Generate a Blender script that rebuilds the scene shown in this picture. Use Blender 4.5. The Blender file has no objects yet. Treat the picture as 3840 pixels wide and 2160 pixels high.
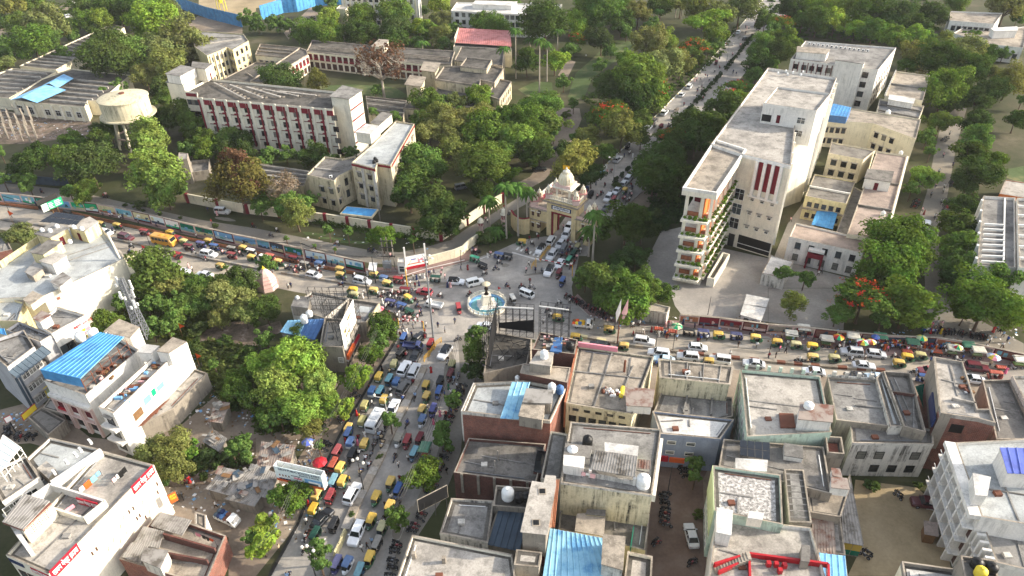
import bpy, bmesh, math, random
from mathutils import Vector, Matrix
random.seed(7)
D = bpy.data
scene = bpy.context.scene
col = scene.collection
R = math.radians
# ------------------------------------------------------------------ camera (drone, 96 m up, looking down 35 degrees)
CAM_H, FPX, PITCH, ROLL = 96.0, 2660.0, R(35.2), R(1.06)
_f = Vector((0, math.cos(PITCH), -math.sin(PITCH)))
_r0 = Vector((1, 0, 0)); _u0 = _r0.cross(_f)
_R = math.cos(ROLL) * _r0 - math.sin(ROLL) * _u0
_U = math.cos(ROLL) * _u0 + math.sin(ROLL) * _r0
cam_d = D.cameras.new('camera'); cam = D.objects.new('camera', cam_d); col.objects.link(cam)
cam_d.sensor_width = 36; cam_d.lens = FPX / 3840 * 36; cam_d.clip_start = 1; cam_d.clip_end = 6000
m3 = Matrix((_R, _U, -_f)).transposed()
cam.matrix_world = Matrix.Translation((0, 0, CAM_H)) @ m3.to_4x4()
scene.camera = cam
# ------------------------------------------------------------------ light
SUN_EL, SUN_AZ = R(23), R(4)            # sun low over the right-hand side (+X), a touch beyond the camera plane
world = D.worlds.new('World'); scene.world = world; world.use_nodes = True
nt = world.node_tree; bg = nt.nodes['Background']
sky = nt.nodes.new('ShaderNodeTexSky'); sky.sky_type = 'NISHITA'; sky.sun_disc = False
sky.sun_elevation = SUN_EL; sky.sun_rotation = R(90) - SUN_AZ; sky.dust_density = 2.5; sky.air_density = 1.0
hz = nt.nodes.new('ShaderNodeHueSaturation'); hz.inputs['Saturation'].default_value = .5   # dusty air: the sky's blue is washed out
nt.links.new(sky.outputs[0], hz.inputs['Color']); nt.links.new(hz.outputs[0], bg.inputs[0]); bg.inputs[1].default_value = 0.15
sl = D.lights.new('sun', 'SUN'); sl.energy = 2.9; sl.angle = R(0.6); sl.color = (1.0, 0.885, 0.72)
so = D.objects.new('sun', sl); col.objects.link(so)
sd = Vector((math.cos(SUN_EL) * math.cos(SUN_AZ), math.cos(SUN_EL) * math.sin(SUN_AZ), math.sin(SUN_EL)))
so.rotation_euler = sd.to_track_quat('Z', 'Y').to_euler(); so.location = (200, 0, 200)
vs = scene.view_settings; vs.view_transform = 'Standard'; vs.look = 'None'; vs.exposure = 1.45; vs.gamma = 1
scene.render.engine = 'CYCLES'; scene.cycles.use_denoising = True
scene.cycles.max_bounces = 5; scene.cycles.diffuse_bounces = 3; scene.cycles.transmission_bounces = 3; scene.cycles.transparent_max_bounces = 4
# ------------------------------------------------------------------ survey points: picture tile + reading -> world point at height z
TILE = {'N': (0, 0, 1.0), 'S': (600, 220, 3.22), 'P': (2500, 640, 3.15), 'A': (1960, 620, 4.831), 'F': (1700, 1000, 6.587), 'K': (1240, 1120, 6.9)}
for j, L in enumerate('TMCB'):
    for i in range(4): TILE[L + str(i)] = (i * 960, j * 540, 2.68333)
def ray(o, x, y):
    ox, oy, s = TILE[o]
    px, py = ox + x / s, oy + y / s
    return _f + _R * ((px - 1920) / FPX) - _U * ((py - 1080) / FPX)
def W(o, x, y, z=0.0):
    d = ray(o, x, y); t = (z - CAM_H) / d.z
    return Vector((d.x * t, d.y * t, z))
def dep(p): return (Vector(p) - Vector((0, 0, CAM_H))).dot(_f)
def to_px(p):
    d = Vector(p) - Vector((0, 0, CAM_H)); z = d.dot(_f)
    return 1920 + FPX * d.dot(_R) / z, 1080 - FPX * d.dot(_U) / z
def hx(s, k=1.0):
    s = s.lstrip('#'); o = []
    for i in (0, 2, 4):
        c = int(s[i:i + 2], 16) / 255; o.append((c / 12.92 if c <= .04045 else ((c + .055) / 1.055) ** 2.4) * k)
    return tuple(o)
# ------------------------------------------------------------------ materials
MATS = {}
def nmat(name):
    m = D.materials.new(name); m.use_nodes = True; MATS[name] = m
    t = m.node_tree; b = t.nodes['Principled BSDF']
    return m, t, b
def N(t, kind, **kw):
    n = t.nodes.new('ShaderNode' + kind)
    for k, v in kw.items():
        if k in n.inputs: n.inputs[k].default_value = v
        else: setattr(n, k, v)
    return n
def ramp(t, fac, stops):
    n = t.nodes.new('ShaderNodeValToRGB'); e = n.color_ramp.elements
    while len(e) < len(stops): e.new(0.5)
    for el, (p, c) in zip(e, stops):
        el.position = p; el.color = (c[0], c[1], c[2], 1) if not isinstance(c, (int, float)) else (c, c, c, 1)
    t.links.new(fac, n.inputs[0]); return n.outputs[0]
def mix(t, a, b, fac, mode='MIX'):
    n = t.nodes.new('ShaderNodeMix'); n.data_type = 'RGBA'; n.blend_type = mode
    for sock, v in ((n.inputs[0], fac), (n.inputs[6], a), (n.inputs[7], b)):
        if hasattr(v, 'is_linked') or hasattr(v, 'links'): t.links.new(v, sock)
        elif isinstance(v, (int, float)): sock.default_value = v
        else: sock.default_value = (v[0], v[1], v[2], 1)
    return n.outputs[2]
def coords(t, scale=(1, 1, 1), rnd=True):
    tc = t.nodes.new('ShaderNodeTexCoord'); mp = t.nodes.new('ShaderNodeMapping'); mp.inputs['Scale'].default_value = scale
    t.links.new(tc.outputs['Object'], mp.inputs['Vector'])
    if rnd:
        oi = t.nodes.new('ShaderNodeObjectInfo'); mu = t.nodes.new('ShaderNodeMath'); mu.operation = 'MULTIPLY'; mu.inputs[1].default_value = 37.0
        t.links.new(oi.outputs['Random'], mu.inputs[0]); t.links.new(mu.outputs[0], mp.inputs['Location'])
    return mp.outputs[0]
def noise(t, vec, scale, detail=4, rough=.6):
    n = N(t, 'TexNoise', Scale=scale, Detail=detail, Roughness=rough); t.links.new(vec, n.inputs['Vector']); return n.outputs['Fac']
def roofmat(name, c, stain=.55, patch=.5, scale=1.0):
    "weathered flat roof: big patches, black mould blots and fine grain"
    m, t, b = nmat(name); c = Vector(hx(c)) if isinstance(c, str) else Vector(c); v = coords(t)
    a = ramp(t, noise(t, v, .16 * scale, 6, .68), [(.36, c * (1 - patch * .75)), (.48, c * .97), (.62, c * 1.22)])
    s = ramp(t, noise(t, v, .45 * scale, 7, .75), [(.5, 0.0), (.6, 1.0)])
    a = mix(t, a, c * .36, N1(t, s, stain))
    g = ramp(t, noise(t, v, 3.5, 5, .75), [(.25, .68), (.75, 1.22)])
    a = mix(t, a, g, 1.0, 'MULTIPLY')
    t.links.new(a, b.inputs['Base Color']); b.inputs['Roughness'].default_value = .95; b.inputs['Specular IOR Level'].default_value = .15
    return m
def N1(t, sock, k):
    n = t.nodes.new('ShaderNodeMath'); n.operation = 'MULTIPLY'; n.inputs[1].default_value = k; t.links.new(sock, n.inputs[0]); return n.outputs[0]
def wallmat(name, c, grime=.5, dark='#2c2a26', streak=True):
    "painted plaster with rain streaks"
    m, t, b = nmat(name); c = Vector(hx(c)) if isinstance(c, str) else Vector(c)
    v = coords(t); v2 = coords(t, (1.6, 1.6, .12))
    a = ramp(t, noise(t, v, .35, 4), [(.3, c * .86), (.7, c * 1.06)])
    s = ramp(t, noise(t, v2, .9, 6, .75), [(.46, 0.0), (.62, 1.0)])
    s2 = ramp(t, noise(t, v, .3, 6, .72), [(.42, 0.0), (.58, 1.0)])
    f = mix(t, s, s2, 1.0, 'MULTIPLY')
    a = mix(t, a, hx(dark), N1(t, f, grime))
    g = ramp(t, noise(t, v, 4.0, 4, .7), [(.3, .88), (.7, 1.08)])
    a = mix(t, a, g, 1.0, 'MULTIPLY')
    t.links.new(a, b.inputs['Base Color']); b.inputs['Roughness'].default_value = .9; b.inputs['Specular IOR Level'].default_value = .2
    return m
def plain(name, c, rough=.6, metal=0.0, var=.12, spec=.3):
    m, t, b = nmat(name); c = Vector(hx(c)) if isinstance(c, str) else Vector(c)
    v = coords(t); a = ramp(t, noise(t, v, 1.4, 4, .65), [(.3, c * (1 - var)), (.7, c * (1 + var))])
    t.links.new(a, b.inputs['Base Color']); b.inputs['Roughness'].default_value = rough; b.inputs['Metallic'].default_value = metal
    b.inputs['Specular IOR Level'].default_value = spec
    return m
def objcol(name, rough=.4, spec=.4, coat=0.0, var=.1, metal=0.0):
    "paint whose colour is the object's own colour"
    m, t, b = nmat(name); oi = t.nodes.new('ShaderNodeObjectInfo'); v = coords(t)
    g = ramp(t, noise(t, v, 2.2, 4, .6), [(.3, 1 - var), (.7, 1 + var)])
    t.links.new(mix(t, oi.outputs['Color'], g, 1.0, 'MULTIPLY'), b.inputs['Base Color'])
    b.inputs['Roughness'].default_value = rough; b.inputs['Specular IOR Level'].default_value = spec; b.inputs['Coat Weight'].default_value = coat
    b.inputs['Metallic'].default_value = metal
    return m
def corrug(name, c, c2, scale=4.0, axis=0, rough=.5):
    "corrugated sheet: colour patches of ageing and ribs"
    m, t, b = nmat(name); v = coords(t)
    a = ramp(t, noise(t, v, .5, 5, .65), [(.38, hx(c2)), (.52, hx(c)), (.7, Vector(hx(c)) * 1.15)])
    t.links.new(a, b.inputs['Base Color']); b.inputs['Roughness'].default_value = rough; b.inputs['Specular IOR Level'].default_value = .3
    return m
def brickmat(name, c1='#8a4a38', c2='#6d3a2e', mortar='#8d857a'):
    m, t, b = nmat(name); v = coords(t, (1, 1, 1), False)
    sp = t.nodes.new('ShaderNodeSeparateXYZ'); t.links.new(v, sp.inputs[0])
    ad = t.nodes.new('ShaderNodeMath'); ad.operation = 'ADD'; t.links.new(sp.outputs[0], ad.inputs[0]); t.links.new(sp.outputs[1], ad.inputs[1])
    cb = t.nodes.new('ShaderNodeCombineXYZ'); t.links.new(ad.outputs[0], cb.inputs[0]); t.links.new(sp.outputs[2], cb.inputs[1])
    br = N(t, 'TexBrick', Scale=2.2, **{'Mortar Size': .02, 'Color1': (*hx(c1), 1), 'Color2': (*hx(c2), 1), 'Mortar': (*hx(mortar), 1)})
    t.links.new(cb.outputs[0], br.inputs['Vector'])
    g = ramp(t, noise(t, v, .5, 5, .7), [(.3, .6), (.7, 1.2)])
    t.links.new(mix(t, br.outputs[0], g, 1.0, 'MULTIPLY'), b.inputs['Base Color']); b.inputs['Roughness'].default_value = .95
    return m
def leafmat(name, trans=.32, var=.3):
    m = D.materials.new(name); m.use_nodes = True; t = m.node_tree; t.nodes.clear()
    out = t.nodes.new('ShaderNodeOutputMaterial'); oi = t.nodes.new('ShaderNodeObjectInfo'); ge = t.nodes.new('ShaderNodeNewGeometry')
    tc = t.nodes.new('ShaderNodeTexCoord')
    n = N(t, 'TexNoise', Scale=2.2, Detail=3.0); t.links.new(tc.outputs['Object'], n.inputs['Vector'])
    g = ramp(t, ge.outputs['Random Per Island'], [(0, 1 - var), (1, 1 + var)])
    c = mix(t, oi.outputs['Color'], mix(t, g, (1.22, 1.18, 1.15), 1.0, 'MULTIPLY'), 1.0, 'MULTIPLY')
    hs = t.nodes.new('ShaderNodeHueSaturation')
    hr = t.nodes.new('ShaderNodeMapRange'); hr.inputs[1].default_value = .3; hr.inputs[2].default_value = .7; hr.inputs[3].default_value = .475; hr.inputs[4].default_value = .515
    t.links.new(n.outputs['Fac'], hr.inputs[0]); t.links.new(hr.outputs[0], hs.inputs['Hue']); t.links.new(c, hs.inputs['Color'])
    vr = t.nodes.new('ShaderNodeMapRange'); vr.inputs[1].default_value = .3; vr.inputs[2].default_value = .7; vr.inputs[3].default_value = .75; vr.inputs[4].default_value = 1.25
    t.links.new(n.outputs['Fac'], vr.inputs[0]); t.links.new(vr.outputs[0], hs.inputs['Value'])
    d = t.nodes.new('ShaderNodeBsdfDiffuse'); tr = t.nodes.new('ShaderNodeBsdfTranslucent'); mx = t.nodes.new('ShaderNodeMixShader'); mx.inputs[0].default_value = trans
    t.links.new(hs.outputs[0], d.inputs[0]); t.links.new(mix(t, hs.outputs[0], (1.0, 1.0, .45), 1.0, 'MULTIPLY'), tr.inputs[0])
    t.links.new(d.outputs[0], mx.inputs[1]); t.links.new(tr.outputs[0], mx.inputs[2]); t.links.new(mx.outputs[0], out.inputs[0])
    MATS[name] = m; return m
# ------------------------------------------------------------------ mesh builder
class MB:
    def __init__(s): s.v = []; s.f = []; s.m = []
    def face(s, pts, m=0):
        i = len(s.v); s.v.extend([tuple(p) for p in pts]); s.f.append(tuple(range(i, i + len(pts)))); s.m.append(m)
    def idx(s, vs, fs, m=0):
        i = len(s.v); s.v.extend([tuple(p) for p in vs])
        for f in fs: s.f.append(tuple(i + k for k in f)); s.m.append(m)
    def box(s, x0, x1, y0, y1, z0, z1, m=0):
        s.idx([(x0, y0, z0), (x1, y0, z0), (x1, y1, z0), (x0, y1, z0), (x0, y0, z1), (x1, y0, z1), (x1, y1, z1), (x0, y1, z1)],
              [(3, 2, 1, 0), (4, 5, 6, 7), (0, 1, 5, 4), (1, 2, 6, 5), (2, 3, 7, 6), (3, 0, 4, 7)], m)
    def obox(s, p, q, w, z0, z1, m=0, off=0.0):
        "box along p-q in plan, width w, shifted off to the left"
        p = Vector(p[:2]); q = Vector(q[:2]); d = (q - p).normalized(); n = Vector((-d.y, d.x))
        a, b, c, e = p + n * (off - w / 2), q + n * (off - w / 2), q + n * (off + w / 2), p + n * (off + w / 2)
        s.prism([a, b, c, e], z0, z1, m, m)
    def prism(s, poly, z0, z1, m=0, mt=None, bottom=True):
        mt = m if mt is None else mt
        n = len(poly); poly = [Vector(p[:2]) for p in poly]
        if area(poly) < 0: poly = poly[::-1]
        vs = [(p.x, p.y, z0) for p in poly] + [(p.x, p.y, z1) for p in poly]
        s.idx(vs, [(i, (i + 1) % n, n + (i + 1) % n, n + i) for i in range(n)], m)
        s.face([(p.x, p.y, z1) for p in poly], mt)
        if bottom: s.face([(p.x, p.y, z0) for p in poly[::-1]], m)
    def ring(s, poly, out, inn, z0, z1, m=0, mt=None):
        poly = [Vector(p[:2]) for p in poly]
        if area(poly) < 0: poly = poly[::-1]
        A = offset(poly, out); B = offset(poly, -inn); n = len(poly)
        vs = [(p.x, p.y, z0) for p in A] + [(p.x, p.y, z1) for p in A] + [(p.x, p.y, z1) for p in B] + [(p.x, p.y, z0) for p in B]
        fs = []
        for i in range(n):
            j = (i + 1) % n
            fs += [(i, j, n + j, n + i), (n + i, n + j, 2 * n + j, 2 * n + i), (2 * n + i, 2 * n + j, 3 * n + j, 3 * n + i), (3 * n + i, 3 * n + j, j, i)]
        s.idx(vs, fs, m)
        if mt is not None:
            for k in range(n): s.m[-4 * n + 4 * k + 1] = mt
    def tube(s, p, q, r, n=6, m=0, r2=None):
        p = Vector(p); q = Vector(q); d = (q - p)
        if d.length < 1e-6: return
        d.normalize(); a = d.orthogonal().normalized(); b = d.cross(a); r2 = r if r2 is None else r2
        vs = [p + (a * math.cos(2 * math.pi * i / n) + b * math.sin(2 * math.pi * i / n)) * r for i in range(n)] + \
             [q + (a * math.cos(2 * math.pi * i / n) + b * math.sin(2 * math.pi * i / n)) * r2 for i in range(n)]
        s.idx(vs, [(i, (i + 1) % n, n + (i + 1) % n, n + i) for i in range(n)] + [tuple(range(n))[::-1], tuple(range(n, 2 * n))], m)
    def lathe(s, prof, c=(0, 0, 0), n=16, m=0):
        vs = []; fs = []
        for r, z in prof:
            for i in range(n):
                a = 2 * math.pi * i / n; vs.append((c[0] + r * math.cos(a), c[1] + r * math.sin(a), c[2] + z))
        for k in range(len(prof) - 1):
            for i in range(n):
                j = (i + 1) % n; fs.append((k * n + i, k * n + j, (k + 1) * n + j, (k + 1) * n + i))
        s.idx(vs, fs, m)
    def loft(s, rings, m=0, caps=True):
        n = len(rings[0]); vs = [p for r in rings for p in r]; fs = []
        for k in range(len(rings) - 1):
            for i in range(n):
                j = (i + 1) % n; fs.append((k * n + i, k * n + j, (k + 1) * n + j, (k + 1) * n + i))
        if caps: fs += [tuple(range(n))[::-1], tuple(range((len(rings) - 1) * n, len(rings) * n))]
        s.idx(vs, fs, m)
    def mesh(s, name, mats, origin=None, smooth=False):
        me = D.meshes.new(name); o = Vector(origin) if origin is not None else Vector((0, 0, 0))
        me.from_pydata([(v[0] - o.x, v[1] - o.y, v[2] - o.z) for v in s.v], [], s.f)
        for mt in mats: me.materials.append(mt if not isinstance(mt, str) else MATS[mt])
        me.polygons.foreach_set('material_index', s.m)
        if smooth: me.polygons.foreach_set('use_smooth', [True] * len(s.f))
        me.update(); return me
    def build(s, name, mats, parent=None, origin=None, smooth=False):
        if not isinstance(mats, (list, tuple)): mats = [mats]
        ob = D.objects.new(name, s.mesh(name, mats, origin, smooth)); col.objects.link(ob)
        if parent is not None: ob.parent = parent
        elif origin is not None: ob.location = origin
        return ob
def K(r, name, mat, fn, *args, **kw):
    "one part under r, built from one shape given in world coordinates"
    m = MB(); getattr(m, fn)(*args, **kw); return m.build(name, [mat], r, r.location)
def K0(r, name, mat, fn, *args, **kw):
    m = MB(); getattr(m, fn)(*args, **kw); return m.build(name, [mat], r)
def area(p): return sum(p[i].x * p[(i + 1) % len(p)].y - p[(i + 1) % len(p)].x * p[i].y for i in range(len(p))) / 2
def offset(poly, d):
    "mitred offset of a CCW polygon, outward for d > 0"
    n = len(poly); out = []
    for i in range(n):
        a, b, c = poly[i - 1], poly[i], poly[(i + 1) % n]
        u = (b - a).normalized(); v = (c - b).normalized()
        n1 = Vector((u.y, -u.x)); n2 = Vector((v.y, -v.x)); k = 1 + n1.dot(n2)
        out.append(b + (n1 + n2) * (d / max(k, .3)))
    return out
def smooth_quads(ob):
    ob.data.polygons.foreach_set('use_smooth', [True] * len(ob.data.polygons))
def tag(o, label=None, cat=None, group=None, kind=None):
    if label: o['label'] = label
    if cat: o['category'] = cat
    if group: o['group'] = group
    if kind: o['kind'] = kind
    return o
def empty(name, loc, rz=0.0):
    o = D.objects.new(name, None); o.empty_display_size = .5; col.objects.link(o); o.location = loc; o.rotation_euler.z = rz; return o
KIDS = {}
def copy_tree(o, parent=None):
    c = o.copy(); col.objects.link(c)
    if parent is not None: c.parent = parent
    KIDS[c.name] = []
    for ch in KIDS.get(o.name, list(o.children)):
        KIDS[c.name].append(copy_tree(ch, c))
    return c
def reg(o):
    "remember a prototype's children, so copying needs no scene search"
    KIDS[o.name] = list(o.children)
    for ch in KIDS[o.name]: reg(ch)
    return o
def text_mesh(s, size=1.0):
    cu = D.curves.new('lettering', 'FONT'); cu.body = s; cu.size = size; cu.align_x = 'CENTER'; cu.align_y = 'CENTER'; cu.resolution_u = 2; cu.extrude = .012
    if any(ord(c) > 0x900 for c in s): cu.offset = 0.012
    o = D.objects.new('lettering', cu); col.objects.link(o)
    dg = bpy.context.evaluated_depsgraph_get(); me = D.meshes.new_from_object(o.evaluated_get(dg))
    col.objects.unlink(o); D.objects.remove(o); return me
def lettering(s, size, mat, parent, p, q, up, lift=.03, name='lettering', fit=None):
    "text lying in the plane through p->q (left to right) and up; p,q,up world; centred between p and q"
    me = text_mesh(s, size); me.name = name
    p = Vector(p); q = Vector(q); x = (q - p).normalized(); u = Vector(up); u = (u - x * u.dot(x)).normalized(); n = x.cross(u)
    if fit:
        w = max((v.co.x for v in me.vertices), default=1) - min((v.co.x for v in me.vertices), default=0); k = fit / max(w, .01)
    else: k = 1
    base = parent.matrix_world.translation if False else parent.location
    c = (p + q) / 2 + n * lift - Vector(base)
    for v in me.vertices: v.co = c + x * (v.co.x * k) + u * (v.co.y) + n * v.co.z
    me.materials.append(MATS[mat]); o = D.objects.new(name, me); col.objects.link(o); o.parent = parent; return o
# ------------------------------------------------------------------ surface materials
roofmat('concrete_pale', '#a39d94', .55, .45); roofmat('concrete_grey', '#85827d', .55, .55); roofmat('concrete_dark', '#76726c', .6, .6)
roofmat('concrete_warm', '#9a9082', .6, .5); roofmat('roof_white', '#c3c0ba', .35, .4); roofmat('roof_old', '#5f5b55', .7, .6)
roofmat('roof_blue_wash', '#a2a5a4', .3, .3); roofmat('roof_pink', '#93857b', .35, .35)
wallmat('cream', '#d9d0b6', .35); wallmat('cream_old', '#c3b89c', .8); wallmat('white_wall', '#dcd8d0', .35); wallmat('white_old', '#c9c4ba', .95, '#3a3a38')
wallmat('yellow_wall', '#cfc397', .45); wallmat('yellow_deep', '#b08a2c', .4); wallmat('grey_wall', '#a9a9ab', .4); wallmat('blue_grey_wall', '#8f99ab', .3)
wallmat('concrete_wall', '#8f877b', .6); wallmat('pink_wall', '#d3b6ac', .3); wallmat('maroon', '#7a2630', .25); wallmat('maroon_dark', '#5c1f26', .25)
wallmat('ochre_stone', '#c9b68c', .45); wallmat('ivory', '#ddd6c4', .25); wallmat('pink_stone', '#c08a86', .3); wallmat('mint', '#b9cbb9', .5)
wallmat('terracotta', '#a4694c', .55); wallmat('orange_wall', '#c8703a', .15); wallmat('tank_cream', '#c9bfa2', .75); wallmat('pale_green', '#c2cfa0', .3)
brickmat('brick'); brickmat('brick_dark', '#693a30', '#552f28', '#6c6258')
plain('white_paint', '#d8d6d0', .45); plain('dark_glass', '#1c2226', .12, 0, .3, .6); plain('window_brown', '#4c342c', .6); plain('black_paint', '#141414', .5)
plain('grey_metal', '#7d8084', .45, .3); plain('dark_metal', '#2e2d2c', .6, .2); plain('rust', '#6a4130', .8); plain('red_paint', '#a51f26', .45); plain('yellow_paint', '#c99a1c', .5)
plain('sign_red', '#a8202f', .5, 0, .04); plain('sign_white', '#e8e6e2', .5, 0, .04); plain('sign_green', '#12a06a', .4, 0, .08); plain('sign_orange', '#d1622f', .5, 0, .06)
plain('sign_pale', '#cfdcdc', .5, 0, .05); plain('sign_navy', '#1c2b52', .5, 0, .05); plain('sign_blue', '#6f9fc8', .5, 0, .15); plain('sign_yellow', '#dcc33a', .5, 0, .05); plain('sign_pink', '#d98d98', .5, 0, .08)
plain('gold', '#b59a45', .5, 0, .05); plain('pane_grey', '#3c4448', .2, 0, .2, .5); plain('pane_curtain', '#6b6a62', .5, 0, .3); plain('statue_bronze', '#2c221c', .5, .2); plain('tyre', '#151515', .85); plain('rubber_seat', '#1c1a1a', .7); plain('chrome', '#b8babd', .3, .6)
plain('tarp_black', '#101012', .8); plain('tarp_green', '#0d6650', .8, 0, .2); plain('tarp_blue', '#3f628f', .7, 0, .2); plain('cloth_orange', '#d8521c', .8); plain('cloth_pink', '#e0b0ae', .8); plain('cloth_white', '#e4e0da', .8)
plain('plastic_white', '#dcdcd8', .4); plain('bark', '#5a4a3c', .95, 0, .3); plain('bark_pale', '#9a9184', .95, 0, .25); plain('wood', '#6e5236', .9, 0, .3)
plain('rubble', '#8f8880', .95, 0, .5); plain('skin', '#7a5038', .6, 0, .1); plain('hair', '#0f0c0b', .6); plain('lamp_glass', '#d8d4c8', .2)
plain('pool_blue', '#74b0b0', .3, 0, .15); plain('pool_floor', '#6fa6b4', .4, 0, .2); plain('solar', '#23282f', .2, 0, .2, .6); plain('headlight', '#d8dadc', .15); plain('taillight', '#8a1116', .3)
objcol('paint', .28, .5, .5); objcol('cloth', .85, .15, 0, .2); objcol('matte', .6, .3, 0, .15); objcol('sheet', .55, .3, 0, .22)
corrug('sheet_blue', '#4689ba', '#3a74a6'); corrug('sheet_blue_faded', '#7fb9dd', '#6b9fc8'); corrug('sheet_red', '#b57570', '#9c5850'); corrug('sheet_grey', '#8b8781', '#5c564e'); corrug('sheet_rusty', '#8b7f75', '#6b4638'); corrug('sheet_navy', '#3e4c58', '#35424e'); corrug('sheet_violet', '#5566b5', '#4a58a2'); corrug('sheet_cyan', '#86b4c9', '#5d92b8')
leafmat('leaf'); leafmat('petal', .25, .3)
def groundmat(name, stops, scale, grain=(.8, 1.15), s2=.35):
    m, t, b = nmat(name); v = coords(t, rnd=False)
    a = ramp(t, noise(t, v, scale, 7, .68), [(p, hx(c)) for p, c in stops])
    g = ramp(t, noise(t, v, 1.8, 6, .75), [(.25, grain[0]), (.75, grain[1])])
    g2 = ramp(t, noise(t, v, s2 * .25, 3, .5), [(.35, .86), (.65, 1.1)])
    a = mix(t, mix(t, a, g, 1.0, 'MULTIPLY'), g2, 1.0, 'MULTIPLY')
    t.links.new(a, b.inputs['Base Color']); b.inputs['Roughness'].default_value = .95; b.inputs['Specular IOR Level'].default_value = .15
groundmat('earth', [(.3, '#32381f'), (.45, '#3d4128'), (.6, '#4f4c38'), (.75, '#6b6352')], .045)
groundmat('asphalt', [(.34, '#7d7974'), (.5, '#948f88'), (.64, '#a69f95')], .11, (.82, 1.14), 1.2)
groundmat('asphalt_dusty', [(.3, '#86817a'), (.5, '#989084'), (.66, '#aba08f')], .12, (.82, 1.14), 1.2)
groundmat('service_asphalt', [(.3, '#6c6963'), (.5, '#7b766d'), (.7, '#8b8171')], .05)
groundmat('paver', [(.3, '#77625b'), (.5, '#86706a'), (.7, '#978079')], .3, (.8, 1.15))
groundmat('dirt', [(.3, '#6f6354'), (.5, '#85786a'), (.7, '#988b7a')], .12)
groundmat('grass', [(.3, '#3c4a26'), (.5, '#4c5a36'), (.68, '#7a7550'), (.8, '#8a7d5e')], .09)
groundmat('slab', [(.3, '#84807a'), (.5, '#969088'), (.7, '#a8a298')], .1)
groundmat('sand', [(.3, '#85775c'), (.5, '#9a8a6d'), (.7, '#a8977a')], .1)
groundmat('rubbish', [(.3, '#3f372e'), (.45, '#62584b'), (.58, '#7b6b5f'), (.7, '#a59d95')], .35, (.5, 1.5))
groundmat('lane_brick', [(.3, '#5b4c45'), (.5, '#6b5b52'), (.7, '#786a61')], .2)
GZ = {}
def sheet(name, m, polys, z):
    mb = MB()
    for pl in polys:
        pts = [W(o, x, y, 0) for (o, x, y) in pl]
        if area([Vector(p[:2]) for p in pts]) < 0: pts = pts[::-1]
        mb.face([(p.x, p.y, z) for p in pts])
    ob = mb.build(name, m); tag(ob, kind='structure'); return ob
def pl(o, *xy): return [(o, x, y) for x, y in xy]
g = MB(); g.lathe([(0.01, 0), (60, 0), (200, 0), (400, 0), (680, 0)], (0, 240, 0), 64); tag(g.build('ground', 'earth'), kind='structure')
# campus dirt and lawns
sheet('lawn', 'grass', [pl('T2', (720, 1000), (560, 980), (640, 740), (800, 600), (1000, 400), (1260, 420), (1180, 560), (1000, 640), (800, 800)),
                        pl('T2', (60, 900), (240, 820), (400, 830), (420, 980), (200, 1000)),
                        pl('T1', (500, 870), (1000, 850), (1400, 880), (1560, 980), (1120, 990), (1110, 960)),
                        pl('M1', (460, 880), (700, 905), (700, 925), (500, 915)), pl('M1', (600, 930), (880, 945), (860, 965), (650, 955)), pl('M1', (830, 965), (1150, 985), (1120, 1010), (850, 995)),
                        pl('M1', (560, 770), (1200, 890), (1180, 920), (900, 860), (560, 800)),
                        pl('M3', (2420, 250), (2576, 220), (2576, 400), (2400, 340))], .006)
sheet('path', 'dirt', [pl('T2', (380, 1449), (430, 1250), (450, 1080), (680, 1090), (700, 1200), (600, 1449)), pl('T2', (460, 760), (560, 600), (640, 620), (560, 780)),
                       pl('M2', (0, 420), (180, 330), (420, 0), (640, 0), (330, 360), (120, 480)), pl('M2', (1180, 600), (1330, 470), (1600, 480), (1560, 560), (1380, 640)),
                       pl('T1', (560, 60), (640, 60), (800, 200), (420, 330), (330, 400), (280, 330)), pl('T0', (1880, 260), (1990, 160), (2440, 270), (2440, 380), (1900, 300)),
                       pl('T0', (0, 260), (760, 0), (860, 0), (700, 100), (260, 220), (0, 360))], .008)
sheet('building_plot', 'sand', [pl('T0', (2000, 60), (2000, 0), (2576, 0), (2576, 170), (2420, 160)), pl('T1', (0, 80), (0, 0), (330, 0), (260, 70))], .006)
sheet('rubble_plot', 'rubbish', [pl('T0', (0, 1100), (250, 1150), (900, 1200), (980, 1340), (640, 1400), (200, 1449), (0, 1449)), pl('C0', (1880, 560), (2150, 350), (2576, 330), (2576, 800), (2300, 900), (2080, 850)),
                                 pl('C1', (0, 400), (240, 330), (280, 430), (0, 560)), pl('B0', (1560, 330), (2100, 200), (2576, 60), (2576, 500), (1700, 560))], .008)
sheet('forecourt', 'slab', [pl('M2', (1900, 780), (1640, 850), (1500, 880), (1300, 1280), (1340, 1449), (2576, 1449), (2576, 1150), (1900, 1000)), pl('C2', (1600, 60), (1640, 180), (1700, 260), (2380, 330), (2576, 340), (2576, 0), (1600, 0)),
                            pl('M3', (0, 1100), (170, 1180), (860, 1360), (800, 1449), (0, 1449)), pl('C3', (3, 3), (780, 3), (760, 420), (260, 370), (3, 345)), pl('M3', (200, 800), (420, 500), (480, 800), (220, 1180), (60, 1140))], .010)
sheet('courtyard', 'sand', [pl('B3', (880, 480), (1500, 560), (1760, 800), (1850, 1449), (800, 1449), (960, 1120), (850, 700))], .010)
sheet('lane', 'lane_brick', [pl('B2', (1490, 100), (1780, 100), (2080, 160), (1920, 480), (1960, 1449), (1340, 1449), (1400, 640))], .010)
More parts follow.
